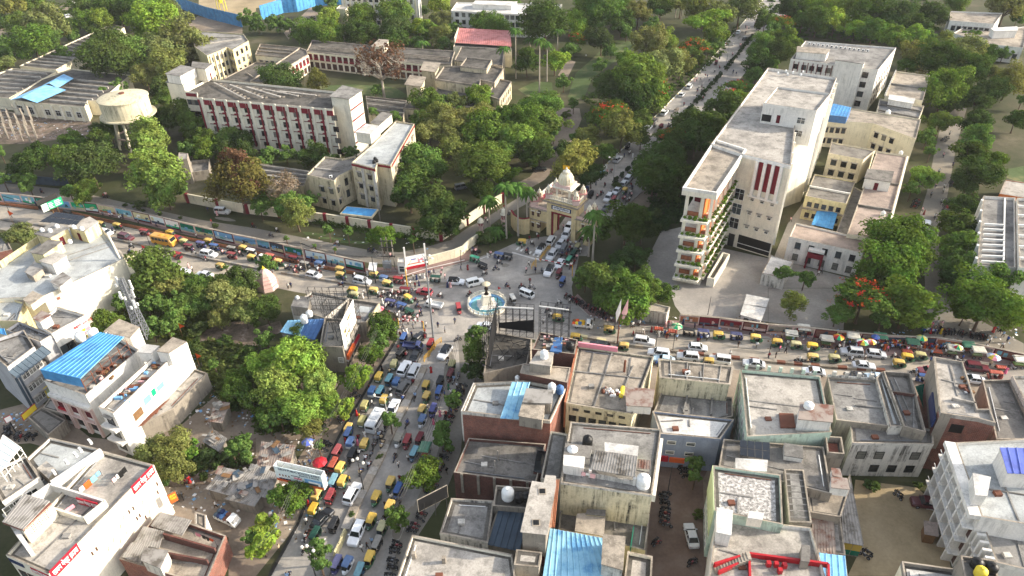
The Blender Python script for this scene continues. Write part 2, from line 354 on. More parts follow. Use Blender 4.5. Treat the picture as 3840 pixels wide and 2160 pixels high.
sheet('service_road', 'service_asphalt', [[('M0', 0, 390), ('M0', 700, 460), ('M0', 1300, 600), ('M0', 2000, 760), ('M1', 0, 850), ('M1', 700, 985), ('M1', 1150, 1070), ('M1', 1450, 1090), ('M1', 1700, 1040), ('M1', 1950, 970), ('M1', 2120, 850), ('M1', 2300, 750), ('M1', 2560, 590), ('M2', 160, 480), ('M2', 220, 560),
                                            ('M1', 2440, 760), ('M1', 2240, 900), ('M1', 2140, 1000), ('M1', 1900, 1110), ('M1', 1700, 1180), ('M1', 1450, 1230), ('M1', 1100, 1190), ('M1', 700, 1120), ('M1', 270, 1040), ('M0', 2550, 980), ('M0', 2000, 850), ('M0', 1500, 730), ('M0', 1000, 640), ('M0', 500, 560), ('M0', 0, 520)]], .012)
sheet('avenue', 'asphalt', [[('M2', 420, 900), ('M2', 560, 700), ('M2', 720, 440), ('S', 0, 0)][:3] + [('N', 2362, 533), ('N', 2623, 271), ('N', 2807, 63), ('N', 2870, -10), ('N', 3020, -10), ('N', 2990, 26), ('N', 2812, 250), ('N', 2640, 470), ('N', 2440, 690), ('N', 2350, 770), ('N', 2230, 880), ('N', 2200, 960), ('N', 2060, 960)]], .013)
sheet('side_street', 'service_asphalt', [[('C3', 1560, 560), ('M3', 1580, 1449), ('M3', 1560, 900), ('M3', 1530, 700), ('M3', 1600, 480), ('M3', 1690, 0), ('T3', 1760, 1200), ('T3', 1900, 1080), ('T3', 2000, 1090), ('M3', 1900, 0), ('M3', 1790, 600), ('M3', 1720, 900), ('M3', 1730, 1449), ('C3', 1900, 200), ('C3', 2576, 560), ('C3', 2576, 700)]], .011)
sheet('left_road', 'asphalt_dusty', [[('M0', -200, 620), ('M0', 0, 625), ('M0', 700, 715), ('M0', 1250, 840), ('M0', 1900, 985), ('M0', 2400, 1085), ('M1', 500, 1240), ('M1', 1000, 1330), ('M1', 1420, 1380), ('M1', 1700, 1300), ('C1', 1500, 300), ('C1', 1250, 190), ('C1', 900, 120), ('C1', 400, 40), ('M1', 200, 1449), ('M0', 2400, 1449), ('M0', 1900, 1330), ('M0', 1300, 1180), ('M0', 900, 1050), ('M0', 400, 920), ('M0', 0, 860), ('M0', -200, 850)]], .014)
sheet('market_street', 'asphalt', [[('B1', 100, 1520), ('B1', 420, 930), ('B1', 550, 600), ('B1', 700, 330), ('B1', 830, 60), ('C1', 930, 1320), ('C1', 1050, 1130), ('C1', 1180, 900), ('C1', 1290, 720), ('C1', 1420, 520), ('C1', 1430, 300), ('C1', 2030, 480), ('C1', 2050, 800), ('C1', 2010, 1100), ('C1', 1900, 1400), ('B1', 1800, 300), ('B1', 1560, 800), ('B1', 1440, 1100), ('B1', 1340, 1520)]], .015)
sheet('right_road', 'asphalt_dusty', [[('C2', 600, 120), ('C2', 780, 290), ('C2', 1000, 350), ('C2', 1400, 400), ('C2', 2000, 425), ('C2', 2576, 510), ('C3', 600, 620), ('C3', 1200, 690), ('C3', 1900, 720), ('C3', 2576, 800), ('C3', 2900, 850), ('C3', 2900, 1050), ('C3', 2100, 960), ('C3', 600, 900), ('C2', 2300, 830), ('C2', 1400, 760), ('C2', 680, 600), ('C2', 0, 480), ('C1', 2100, 480), ('C1', 2400, 260)]], .016)
sheet('junction', 'asphalt', [[('M1', 1420, 1380), ('M1', 1750, 1290), ('M1', 2100, 1200), ('M1', 2400, 1090), ('M1', 2576, 1010), ('M2', 150, 960), ('M2', 330, 930), ('M2', 700, 960), ('M2', 660, 1200), ('M2', 600, 1440), ('C2', 620, 130), ('C2', 780, 290), ('C2', 640, 460), ('C2', 100, 440), ('C1', 2380, 330), ('C1', 2080, 480), ('C1', 1440, 430), ('C1', 1420, 280), ('C1', 1250, 150), ('C1', 1300, 20)]], .018)
sheet('pavement', 'paver', [[('M0', -200, 555), ('M0', 0, 560), ('M0', 700, 650), ('M0', 1250, 760), ('M0', 1900, 920), ('M0', 2400, 1030), ('M1', 500, 1200), ('M1', 1000, 1290), ('M1', 1420, 1350), ('M1', 1700, 1290), ('M1', 2100, 1185), ('M1', 2240, 1130), ('M1', 2230, 1020), ('M1', 2090, 1105), ('M1', 1740, 1215), ('M1', 1100, 1250), ('M1', 700, 1150), ('M1', 270, 1065), ('M0', 2550, 1000), ('M0', 2000, 870), ('M0', 1500, 755), ('M0', 1000, 655), ('M0', 500, 585), ('M0', -200, 535)],
                            [('C2', 600, 120), ('C2', 780, 290), ('C2', 1000, 350), ('C2', 1400, 400), ('C2', 2000, 425), ('C2', 2576, 510), ('C3', 600, 620), ('C3', 1200, 690), ('C3', 1900, 720), ('C3', 2576, 800), ('C3', 2576, 730), ('C3', 1700, 560), ('C3', 700, 480), ('C3', 0, 410), ('C2', 2300, 370), ('C2', 1700, 330), ('C2', 1300, 310), ('C2', 1000, 280), ('C2', 800, 200), ('C2', 660, 60)]], .020)
sheet('roadside', 'dirt', [
[('B1', 0, 1449), ('B1', 420, 930), ('B1', 550, 600), ('B1', 700, 330), ('B1', 830, 60), ('C1', 930, 1320), ('C1', 1050, 1130), ('C1', 1180, 900), ('C1', 1290, 720), ('C1', 1390, 520), ('C1', 1250, 300), ('C1', 1100, 500), ('C1', 880, 900), ('B1', 560, 60), ('B1', 330, 420), ('B1', 100, 800), ('B0', 2300, 1000), ('B0', 2300, 1449)]], .009)
sheet('yard', 'dirt', [[('C0', 1800, 1400), ('C0', 2150, 1100), ('C0', 2576, 850), ('C1', 700, 1000), ('C1', 880, 900), ('B1', 420, 100), ('B1', 330, 420), ('B1', 100, 800), ('B0', 2450, 1100), ('B0', 1700, 900), ('B0', 1560, 560), ('B0', 1500, 0)],
                       pl('C0', (-100, 1250), (300, 1150), (500, 1180), (900, 1500), (1350, 1560), (1200, 1800), (300, 1560), (-100, 1600)),
                       pl('C2', (0, 520), (700, 620), (2576, 840), (2576, 1449), (0, 1449)), pl('B2', (0, 0), (2576, 0), (2576, 1449), (0, 1449)), pl('C3', (0, 840), (2700, 960), (2700, 1500), (0, 1500))], .005)
sheet('street_margin', 'service_asphalt', [[('C1', 2000, 480), ('C1', 2330, 470), ('C1', 2330, 880), ('C1', 2120, 1200), ('C1', 2080, 1449), ('B1', 2060, 200), ('B1', 1960, 480), ('B1', 1860, 700), ('B1', 1640, 1030), ('B1', 1480, 1520), ('B1', 1300, 1520), ('B1', 1500, 900), ('B1', 1750, 350), ('C1', 1880, 1400), ('C1', 2000, 1000)]], .011)
# painted markings: the crossing by the gate and the stop line
mk = MB()
for k in range(6):
    x = 60 + k * 42; y = 1045 + k * 14
    q = [W('M2', *p) for p in ((x, y - 8), (x + 17, y - 3), (x - 6, y + 24), (x - 24, y + 18))]
    mk.face([(p.x, p.y, .026) for p in q])
for a, b in (((0, 1085), (280, 1165)), ((0, 1092), (280, 1172))):
    q = [W('M2', *p) for p in (a, b, (b[0], b[1] + 4), (a[0], a[1] + 4))]; mk.face([(p.x, p.y, .026) for p in q])
for a, b in (((1420, 1350), (1700, 1262)), ((1700, 1262), (2100, 1170)), ((2200, 1180), (2440, 1090))):
    q = [W('M1', *p) for p in (a, b, (b[0], b[1] + 5), (a[0], a[1] + 5))]; mk.face([(p.x, p.y + .25, .026) for p in q])
tag(mk.build('road_marking', 'white_paint'), kind='structure')
# repairs and oil: darker patches in the carriageways, and scattered litter
rg = random.Random(19); mb = MB()
LN = [(('M0', 400, 750), ('M1', 900, 1340), 9), (('M0', 900, 1010), ('M0', 2300, 1330), 7), (('C1', 1450, 700), ('B1', 650, 1000), 13), (('C1', 1850, 760), ('B1', 1250, 1300), 12), (('C2', 700, 400), ('C3', 1100, 730), 14), (('N', 2440, 620), ('N', 2800, 130), 12), (('M1', 1500, 1420), ('M2', 500, 1200), 13), (('M0', 100, 460), ('M1', 1400, 1140), 10), (('M3', 1640, 1200), ('M3', 1730, 100), 7)]
for p, q, n in LN:
    P, Q = W(*p), W(*q); d = (Q - P).normalized(); nn = Vector((-d.y, d.x, 0))
    for k in range(n):
        c = P.lerp(Q, rg.random()) + nn * rg.gauss(0, 2.2); l, w = rg.uniform(1, 5), rg.uniform(.3, 1.1); m_ = rg.choice([0, 0, 1]); N_ = 9
        mb.face([(*(c + d * l * math.cos(6.283 * i / N_) * rg.uniform(.7, 1.1) + nn * w * math.sin(6.283 * i / N_) * rg.uniform(.7, 1.1)).xy, .0225 + k * 1e-4) for i in range(N_)], m_)
tag(mb.build('road_patch', ['service_asphalt', 'slab']), kind='structure')
mb = MB()
for o, x0, y0, x1, y1, n in (('C0', 1900, 600, 2576, 1400, 420), ('B0', 1600, 100, 2576, 800, 260), ('B1', 100, 0, 700, 1100, 260), ('C3', 0, 420, 2500, 620, 320), ('C2', 700, 280, 2576, 420, 160), ('C0', 0, 1250, 700, 1449, 150), ('M1', 500, 900, 1800, 1060, 50), ('T0', 0, 1100, 900, 1400, 300)):
    for k in range(n):
        c = W(o, rg.uniform(x0, x1), rg.uniform(y0, y1)); s = rg.uniform(.08, .3); a = rg.uniform(0, 6.3); u = Vector((math.cos(a), math.sin(a), 0)) * s; v = Vector((-math.sin(a), math.cos(a), 0)) * s * rg.uniform(.4, 1); z = Vector((0, 0, .03)); mb.face([c + z - u - v, c + z + u - v, c + z + u + v + Vector((0, 0, rg.uniform(0, .12))), c + z - u + v], rg.randrange(5))
tag(mb.build('litter', ['cloth_white', 'concrete_pale', 'rubble', 'sign_blue', 'wood']), kind='stuff')
# kerbs: real steps
def kerb(name, pts, w=.3, h=.14, m='slab', stripes=None):
    mb = MB(); P = [W(*p) for p in pts]
    mats = [m] if not stripes else list(stripes)
    for a, b in zip(P, P[1:]):
        n = max(1, int((b - a).length / 1.6)) if stripes else 1
        for i in range(n):
            p = a.lerp(b, i / n); q = a.lerp(b, (i + 1) / n); mb.obox(p, q, w, 0, h + (i % 2) * .002, i % len(mats))
    return tag(mb.build(name, mats), kind='structure')
kerb('kerb', [('N', 2188, 700), ('N', 2362, 533), ('N', 2623, 271), ('N', 2807, 63), ('N', 2860, 0)], .3, .25, stripes=('yellow_wall', 'white_paint'))
kerb('kerb', [('M0', 0, 625), ('M0', 700, 715), ('M0', 1250, 840), ('M0', 1900, 985), ('M0', 2400, 1085), ('M1', 500, 1240), ('M1', 1000, 1330), ('M1', 1420, 1380), ('M1', 1700, 1300), ('M1', 2100, 1195), ('M1', 2440, 1080)])
kerb('kerb', [('B1', 100, 1520), ('B1', 420, 930), ('B1', 550, 600), ('B1', 700, 330), ('B1', 830, 60), ('C1', 930, 1320), ('C1', 1050, 1130), ('C1', 1180, 900), ('C1', 1290, 720), ('C1', 1390, 560)], .45, .16, 'dark_metal')
kerb('kerb', [('C2', 600, 120), ('C2', 780, 290), ('C2', 1000, 350), ('C2', 1400, 400), ('C2', 2000, 425), ('C2', 2576, 510), ('C3', 600, 620), ('C3', 1200, 690), ('C3', 1900, 720), ('C3', 2576, 800)])
kerb('kerb', [('N', 2440, 690), ('N', 2350, 770), ('N', 2230, 880)], .3, .2)
def median(name, pts, w, h, stripes, label=None):
    return kerb(name, pts, w, h, stripes=stripes)
median('median_strip', [('M0', 0, 765), ('M0', 400, 822), ('M0', 1050, 945), ('M0', 1500, 1035), ('M0', 2050, 1155), ('M0', 2500, 1240), ('M1', 180, 1290)], .6, .55, ('concrete_warm', 'concrete_grey'))
median('median_strip', [('M1', 260, 1300), ('M1', 500, 1345), ('M1', 900, 1405), ('M1', 1090, 1440), ('C1', 1240, 5), ('C1', 1430, 40)], .6, .55, ('concrete_warm', 'concrete_grey'))
median('median_strip', [('C1', 1690, 810), ('C1', 1560, 1070), ('C1', 1380, 1420), ('B1', 1340, 60), ('B1', 1240, 290), ('B1', 1120, 520), ('B1', 1000, 760), ('B1', 900, 990)], 1.5, .45, ('concrete_warm', 'concrete_pale'))
median('median_strip', [('B1', 760, 1260), ('B1', 690, 1449)], 1.6, .3, ('concrete_grey',))
median('median_strip', [('C2', 670, 492), ('C2', 1040, 560)], .7, .6, ('yellow_wall', 'concrete_warm'))
median('median_strip', [('C2', 1080, 568), ('C2', 1400, 608)], .7, .6, ('concrete_warm', 'concrete_grey'))
median('median_strip', [('C2', 1590, 640), ('C2', 2100, 695), ('C2', 2576, 745), ('C3', 600, 800), ('C3', 1170, 838)], .7, .55, ('concrete_warm', 'rust'))
median('median_strip', [('N', 2296, 704), ('N', 2386, 612), ('N', 2519, 490), ('N', 2717, 270), ('N', 2915, 26)], .9, .25, ('slab',))
# ------------------------------------------------------------------ building kit
WT = {}
CLUTTER = False
def win_meshes(w, h, style):
    "window facing -Y at y=0, centred in x, sill at z=0 : frame mesh and pane mesh"
    k = (round(w, 2), round(h, 2), style)
    if k in WT: return WT[k]
    fm = {'b': 'window_brown', 'w': 'white_paint', 'g': 'grey_metal', 'k': 'dark_metal'}[style[0]]
    f = MB(); t = .09
    f.box(-w / 2 - t, -w / 2, -.07, .02, -t, h + t); f.box(w / 2, w / 2 + t, -.07, .02, -t, h + t)
    f.box(-w / 2, w / 2, -.068, .02, h, h + t); f.box(-w / 2, w / 2, -.068, .02, -t, 0)
    n = max(1, int(w / .75))
    for i in range(1, n): f.box(-w / 2 + w * i / n - .035, -w / 2 + w * i / n + .035, -.05, .01, 0, h)
    f.box(-w / 2, w / 2, -.045, .01, h * .62, h * .62 + .06)
    if 'c' in style:    # sunshade
        f.box(-w / 2 - .3, w / 2 + .3, -.55, .01, h + .2, h + .3, 1)
    if 's' in style: f.box(-w / 2 - .2, w / 2 + .2, -.22, .01, -.22, -.1, 1)
    if 'x' in style:
        for i in range(6): f.box(-w / 2 + w * (i + .5) / 6 - .02, -w / 2 + w * (i + .5) / 6 + .02, -.08, -.06, 0, h)
    p = MB(); p.box(-w / 2 + .003, w / 2 - .003, -.022, .015, .003, h - .003)
    r = (f.mesh('window', [fm, 'concrete_pale']), [p.mesh('pane', [q]) for q in ('dark_glass', 'dark_glass', 'pane_grey', 'pane_curtain')]); WT[k] = r; return r
def link(name, me, parent, loc=(0, 0, 0), rz=0.0):
    o = D.objects.new(name, me); col.objects.link(o); o.parent = parent; o.location = loc; o.rotation_euler.z = rz; return o
class House:
    def __init__(s, name, label, cat, o, poly, h, wall, roof, par=.6, parmat=None, z0=0.0, group=None, parw=.2, over=0.0, parent=None, q4=(0, 1, 2, 3)):
        s.q4 = q4
        s.P = [Vector(W(o, x, y, h)[:2]) if not isinstance(x, str) else Vector(W(x, y[0], y[1], h)[:2]) for x, y in poly]
        s.h = h; s.wall = wall; s.sgn = 1 if area(s.P) > 0 else -1; c = sum(s.P, Vector((0, 0))) / len(s.P); s.c = c
        if parent is None:
            s.root = empty(name, (c.x, c.y, z0)); tag(s.root, label, cat, group); s.main = True
        else: s.root = parent; s.main = False
        s.org = Vector(s.root.location)
        s.mb('wall' if s.main else 'annex_wall', wall, lambda b: b.prism(s.P, z0 + (0 if s.main else .003), h - par, 0))
        q = s.P if s.sgn > 0 else s.P[::-1]
        inner = offset(q, -parw)
        r = MB(); r.prism(inner if par > 0 else offset(q, .25 + over), h - par, h - par + .04 if par > 0 else h + .02, 0); r.build('roof' if s.main else 'annex_roof', [roof], s.root, s.org)
        if par > 0:
            b = MB(); b.ring(s.P, .03 + over, parw, h - par - .08, h, 0, 1); b.build('parapet', [parmat or wall, 'concrete_warm'], s.root, s.org)
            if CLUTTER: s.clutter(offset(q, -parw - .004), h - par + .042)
        s.z0 = z0; s.par = par
    def clutter(s, q, z):
        "what every flat roof here has: a mouldy gutter, a pipe along one side, low kerbs, a hatch"
        r = random.Random(int(abs(s.c.x * 13 + s.c.y * 7)))
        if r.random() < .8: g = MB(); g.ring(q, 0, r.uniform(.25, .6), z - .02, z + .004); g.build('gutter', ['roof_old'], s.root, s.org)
        if area(q) < 25: return
        e = offset(q, -.7); k = r.randrange(len(e)); a, b = e[k], e[(k + 1) % len(e)]
        K(s.root, 'roof_pipe', r.choice(['rust', 'grey_metal', 'plastic_white']), 'tube', (*a.lerp(b, .05), z + .1), (*a.lerp(b, .9), z + .1), .07, 5)
        c = sum(e, Vector((0, 0))) / len(e)
        for i in range(r.choice([1, 2, 2])):
            k = r.randrange(len(e)); m = e[k].lerp(e[(k + 1) % len(e)], r.uniform(.3, .7)); g = (e[(k + 1) % len(e)] - e[k]).normalized(); g = Vector((-g.y, g.x)); K(s.root, 'roof_kerb', 'concrete_grey', 'obox', m, m + g * max(.6, (c - m).dot(g)) * r.uniform(.7, 1.7), .22, z, z + .12 + i * .003)
        p = c.lerp(e[0], r.uniform(.3, .6)); K(s.root, 'roof_hatch', r.choice(['rust', 'concrete_grey', 'white_old']), 'box', p.x - .5, p.x + .5, p.y - .4, p.y + .4, z - .01, z + r.uniform(.2, .6))
    def mb(s, name, mats, fn, smooth=False):
        b = MB(); fn(b); return b.build(name, mats, s.root, s.org, smooth)
    def edge(s, i):
        a, b = s.P[i], s.P[(i + 1) % len(s.P)]; d = (b - a); L = d.length; d = d / L
        n = Vector((d.y, -d.x)) * s.sgn
        return a, b, d, n, L
    def wins(s, i, cols, rows, w, h, z, dz=3.0, style='b', m0=.06, m1=.94, skip=(), name='window'):
        a, b, d, n, L = s.edge(i); fr, pa = win_meshes(w, h, style)
        rz = math.atan2(n.y, n.x) + math.pi / 2
        for r in range(rows):
            for c in range(cols):
                if (r, c) in skip: continue
                t = m0 + (m1 - m0) * (c + .5) / cols; p = a + d * (L * t) + n * .012
                o = link(name, fr, s.root, (p.x - s.org.x, p.y - s.org.y, z + r * dz - s.org.z), rz)
                link('pane', random.choice(pa), o)
    def strip(s, i, t0, t1, z0, z1, depth, mat, name, proud=.004):
        "box standing on the face of edge i between fractions t0..t1"
        a, b, d, n, L = s.edge(i); p = a + d * (L * t0); q = a + d * (L * t1)
        m = MB(); m.prism([p + n * proud, q + n * proud, q + n * (proud + depth), p + n * (proud + depth)], z0, z1, 0)
        return m.build(name, [mat] if not isinstance(mat, (list, tuple)) else list(mat), s.root, s.org)
    def at(s, u, v):
        "point on the roof: u along edge 0, v towards the back"
        i = s.q4; a, b = s.P[i[0]].lerp(s.P[i[1]], u), s.P[i[3]].lerp(s.P[i[2]], u); return a.lerp(b, v)
    def block(s, u0, u1, v0, v1, z0, z1, wall, roof, name='stair_cabin', slab=.25, door=None):
        return s.blockp([s.at(u0, v0), s.at(u1, v0), s.at(u1, v1), s.at(u0, v1)], z0, z1, wall, roof, name, slab, door)
    def pblock(s, o, poly, z0, z1, wall, roof, name='stair_cabin', slab=.25, door=None):
        return s.blockp([Vector(W(o, x, y, z1)[:2]) for x, y in poly], z0, z1, wall, roof, name, slab, door)
    def blockp(s, P, z0, z1, wall, roof, name, slab, door):
        b = MB(); b.prism(P, z0, z1, 0); ob = b.build(name, [wall], s.root, s.org)
        q = P if area(P) > 0 else P[::-1]; r = MB(); r.prism(offset(q, slab), z1 + .002, z1 + .15, 0); r.build('cabin_roof', [roof], ob, s.org)
        if door is not None:
            e0, e1 = P[door], P[(door + 1) % len(P)]; d = (e1 - e0).normalized(); n = Vector((d.y, -d.x)) * (1 if area(P) > 0 else -1)
            m = e0.lerp(e1, .5); w = .5; b = MB(); b.prism([m - d * w + n * .004, m + d * w + n * .004, m + d * w + n * .06, m - d * w + n * .06], z0 + .02, z0 + 2.1, 0)
            b.build('door', ['maroon_dark'], ob, s.org)
        return ob
    def beams(s, n, u0, u1, v0, v1, z, mat='concrete_pale', across=True, name='roof_beam', hgt=.5, w=.3):
        for k in range(n):
            t = (k + .5) / n
            if across: p, q = s.at(u0, v0 + (v1 - v0) * t), s.at(u1, v0 + (v1 - v0) * t)
            else: p, q = s.at(u0 + (u1 - u0) * t, v0), s.at(u0 + (u1 - u0) * t, v1)
            b = MB(); b.obox(p, q, w, z, z + hgt, 0); b.build(name, [mat], s.root, s.org)
    def cols_(s, i, n, z0, z1, w, depth, mat, name='pilaster', m0=0.0, m1=1.0):
        for k in range(n):
            t = m0 + (m1 - m0) * (k + .5) / n; a, b, d, nn, L = s.edge(i); hw = w / 2 / L
            s.strip(i, t - hw, t + hw, z0, z1, depth, mat, name)
CNT = []
def tank(p, r=.75, h=1.7, kind='plastic_white', label='', group='water tanks on the roofs', z=None):
    b = MB(); b.lathe([(.02, 0), (r * .96, 0), (r, .08), (r, h * .3), (r * .94, h * .33), (r, h * .37), (r, h * .6), (r * .94, h * .63), (r, h * .67), (r * .97, h * .74), (r * .5, h * .93), (r * .28, h * .95), (r * .28, h), (.02, h)], n=18)
    root = empty('water_tank', p); tag(root, label, 'water tank', group); b.build('barrel', [kind], root, smooth=True)
    l = MB(); l.lathe([(.02, h + .003), (r * .31, h + .003), (r * .31, h + .08), (.02, h + .1)], n=14); l.build('lid', [kind], root); return root
ACP = []
def ac_unit(p, rz, label=None):
    if not ACP:
        root = empty('air_conditioner', p, rz); b = MB(); b.box(-.45, .45, -.17, .17, .08, .75, 0); b.build('case', ['plastic_white'], root)
        f = MB(); f.lathe([(.27, 0), (.27, .02), (.02, .03)], n=14); fo = f.build('fan_grille', ['dark_metal'], root); fo.rotation_euler.x = R(90); fo.location = (-.1, -.172, .42)
        b = MB(); b.box(-.4, -.3, -.2, .2, 0, .077); b.box(.3, .4, -.2, .2, 0, .077); b.build('bracket', ['dark_metal'], root); reg(root); ACP.append(root); o = root
    else: o = copy_tree(ACP[0]); o.location = p; o.rotation_euler.z = rz
    tag(o, label or 'white air conditioner outdoor unit on flat roof', 'air conditioner', 'air conditioners on the roofs'); return o
def solar(name, label, o, quad, z, rows=2, cols=5, tilt=.5):
    P = [W(o, x, y, z) for x, y in quad]; c = sum(P, Vector()) / 4; root = empty(name, c); tag(root, label, 'solar panel')
    for r in range(rows):
        for k in range(cols):
            def pt(u, v):
                a = P[0].lerp(P[1], u); b = P[3].lerp(P[2], u); q = a.lerp(b, v); return q + Vector((0, 0, tilt * v + .5))
            u0, u1, v0, v1 = (k + .03) / cols, (k + .97) / cols, (r + .03) / rows, (r + .97) / rows
            top = [pt(u0, v0), pt(u1, v0), pt(u1, v1), pt(u0, v1)]; b = MB()
            lo = [p - Vector((0, 0, .05)) for p in top]; b.idx([tuple(p) for p in lo + top], [(3, 2, 1, 0), (4, 5, 6, 7), (0, 1, 5, 4), (1, 2, 6, 5), (2, 3, 7, 6), (3, 0, 4, 7)])
            b.build('panel', ['solar'], root, c)
    b = MB()
    for u in (.05, .5, .95):
        for v in (.1, .9):
            a = P[0].lerp(P[1], u).lerp(P[3].lerp(P[2], u), v); b.tube(a, a + Vector((0, 0, .43 + tilt * v)), .05)
    b.build('stand', ['grey_metal'], root, c); return root
def shed_roof(parent, org, P, z0, z1, mat, th=.06, name='sheet_roof', ribs=True):
    "mono-pitch sheet over quad P (xy), z0 on edge 0-1 and z1 on edge 2-3, with real ribs"
    A = [Vector((P[0].x, P[0].y, z0)), Vector((P[1].x, P[1].y, z0)), Vector((P[2].x, P[2].y, z1)), Vector((P[3].x, P[3].y, z1))]
    b = MB(); L = (A[1] - A[0]).length; fine = 'grey' in mat or 'rust' in mat; rh = .05 if fine else .11; n = max(2, int(L / (.4 if fine else .9))) if ribs else 1
    for k in range(n):
        u0, w = k / n, 1 / n
        for (ua, ub, za, zb) in ((0, .8, 0, 0), (.8, .87, 0, rh), (.87, .93, rh, rh), (.93, 1, rh, 0)) if ribs else ((0, 1, 0, 0),):
            ua, ub = u0 + ua * w, u0 + ub * w
            p = [A[0].lerp(A[1], ua) + Vector((0, 0, za)), A[0].lerp(A[1], ub) + Vector((0, 0, zb)), A[3].lerp(A[2], ub) + Vector((0, 0, zb)), A[3].lerp(A[2], ua) + Vector((0, 0, za))]
            b.face(p); b.face([q - Vector((0, 0, th)) for q in p[::-1]])
    return b.build(name, [mat], parent, org)
def X(o,*xy):return[(o,p)for p in xy] # polygon points each with its tile
groundmat('gravel',[(.36,'#6b6966'),(.46,'#8f8b86'),(.56,'#b8b4ae'),(.66,'#dcd9d3')],2.2,(.7,1.25))
# ================================================================== campus, upper left
b=House('lecture_block','four storey cream lecture block with maroon panels and pilaster strips, white end towers','building','S',[(290,392),(443,405),(447,468),(2085,608),(2150,398),(590,240)],16.2,'ivory','roof_old',.7)
for k in range(11):
 t=(k+.5)/11;f=.5/11
 b.strip(2,t-f*.30,t-f*.02,0,16.3,.32,'ivory','pilaster');b.strip(2,t-f*.96,t-f*.66,1,15.6,.1,'maroon','maroon_strip')
 b.strip(2,t+f*.02,t+f*.96,14.0,15.6,.2,'maroon','maroon_panel')
 if k:b.strip(2,t-f*1.2,t-f*.64,11.4,11.9,.45,'maroon','cross_band');b.strip(2,t-f*1.2,t-f*.64,7.6,8.0,.45,'maroon','cross_band')
b.wins(2,11,4,1.7,1.6,1.3,3.75,'b',.047,1.047)
for k in range(11):
 for z in(3.6,7.4,11.2):t=(k+.5)/11;b.strip(2,t+.003,t+.042,z,z+.25,.08,'maroon_dark','sill_band')
b.strip(1,.05,.95,14.6,15.7,.15,'maroon','maroon_panel');b.strip(0,.1,.9,14.6,15.7,.15,'maroon','maroon_panel')
b.wins(0,3,3,1.3,1.6,4.0,3.9,'b')
e0,e1=b.P[2],b.P[3];f0,f1=b.P[5],b.P[4]
for k in range(5): # slanting skylight beams on the roof
 u=.06+k*.13;p=e0.lerp(e1,u).lerp(f0.lerp(f1,u),.80-k*.03);q=e0.lerp(e1,u+.30).lerp(f0.lerp(f1,u+.26),.12+k*.13)
 K(b.root,'roof_beam','concrete_pale','obox',p,q,.55,16.2,16.45,0)
 for j in range(9):
  c=p.lerp(q,(j+.5)/9)+Vector((.9,.9));K(b.root,'skylight_block','concrete_warm','obox',c,c+Vector((.8,.3)),.5,15.5,15.9,0)
b.pblock('S',[(2065,455),(2280,485),(2430,385),(2210,333)],0,19.0,'ivory','concrete_grey','end_tower',.45)
b.pblock('S',[(80,285),(280,315),(470,200),(250,160)],0,17.5,'ivory','concrete_grey','end_tower',.35)
b.pblock('S',[(75,185),(240,210),(425,115),(255,85)],17.6,20.5,'white_wall','concrete_grey','stair_cabin',.3)
b.pblock('S',[(390,105),(545,125),(622,65),(400,42)],16.2,20.5,'ivory','concrete_dark','stair_cabin',.3,1)
g0,g1=W('S',2120,500,19),W('S',2270,520,19)
for k in range(4):
 p=Vector(W('S',2290,490,19)[:2]);q=Vector(W('S',2425,390,19)[:2]);d=(q-p).normalized();n=Vector((d.y,-d.x))
 K(b.root,'maroon_strip','maroon','prism',[p+n*.004,q+n*.004,q+n*.1,p+n*.1],4.5+k*3.6,4.9+k*3.6,0)
 # cream staff block with white roof, in front of it
b=House('office_block','weathered cream office block with long pale washed roof behind the compound wall','building','N',[(1318,609),(1407,631),(1415,612),(1465,620),(1553,464),(1485,453),(1398,540)],12.8,'cream_old','roof_blue_wash',.5)
b.strip(0,0,1,11.9,12.5,.12,'maroon','maroon_band');b.strip(2,0,1,11.9,12.5,.12,'maroon','maroon_band');b.strip(3,.02,1,11.9,12.5,.12,'maroon','maroon_band')
b.wins(0,2,3,1.2,1.4,2.2,3.4,'kc');b.wins(3,5,3,1.3,1.5,2.2,3.4,'bc');b.strip(0,.42,.5,0,11.8,.4,'white_old','pilaster');b.strip(0,.9,.99,0,11.8,.4,'white_old','pilaster')
b.pblock('T1',[(1005,1330),(1150,1352),(1240,1272),(1110,1252)],12.3,15.4,'ivory','roof_white','stair_cabin',.15)
b.pblock('T1',[(1160,1237),(1240,1258),(1365,1150),(1270,1132)],12.3,15.0,'ivory','concrete_dark','stair_cabin',.25)
for p in((1200,165),(1215,180),(1190,195)):tank(W('M1',*p,12.3),.5,1.0,'black_paint','small black water tank on the front edge of the pale washed roof','black tanks on the pale washed roof')
b=House('annex_block','low stained annex with grey beamed roof beside the cream office block','building','M1',[(510,305),(785,370),(832,318),(985,240),(1000,115),(870,150),(690,125)],9.6,'cream_old','concrete_dark',.5,q4=(0,1,4,6))
b.wins(0,2,2,1.1,1.5,1.8,3.6,'kc',.35,1.0);b.wins(1,1,2,1.0,1.5,1.8,3.6,'kc');b.wins(2,1,2,1.0,2.0,2.2,3.6,'k',.2,.6)
b.beams(1,.0,.9,.35,.4,9.1);ac_unit(W('M1',755,340,9.2),R(20),'white air conditioner on the stained annex roof')
# porch with blue sheet
r=empty('porch_canopy',W('M1',1030,680,0));tag(r,'porch roofed in blue sheet between the cream block and the compound wall','canopy');P=[Vector(W('M1',*p,3.6)[:2])for p in((845,700),(1165,737),(1232,655),(910,625))]
K(r,'slab','cream_old','prism',P,3.1,3.6,0);K(r,'sheet_roof','sheet_blue','prism',offset(P if area(P)>0 else P[::-1],-.35),3.6,3.68,0)
for p in P:K(r,'column','concrete_wall','box',p.x-.15,p.x+.15,p.y-.15,p.y+.15,0,3.1)
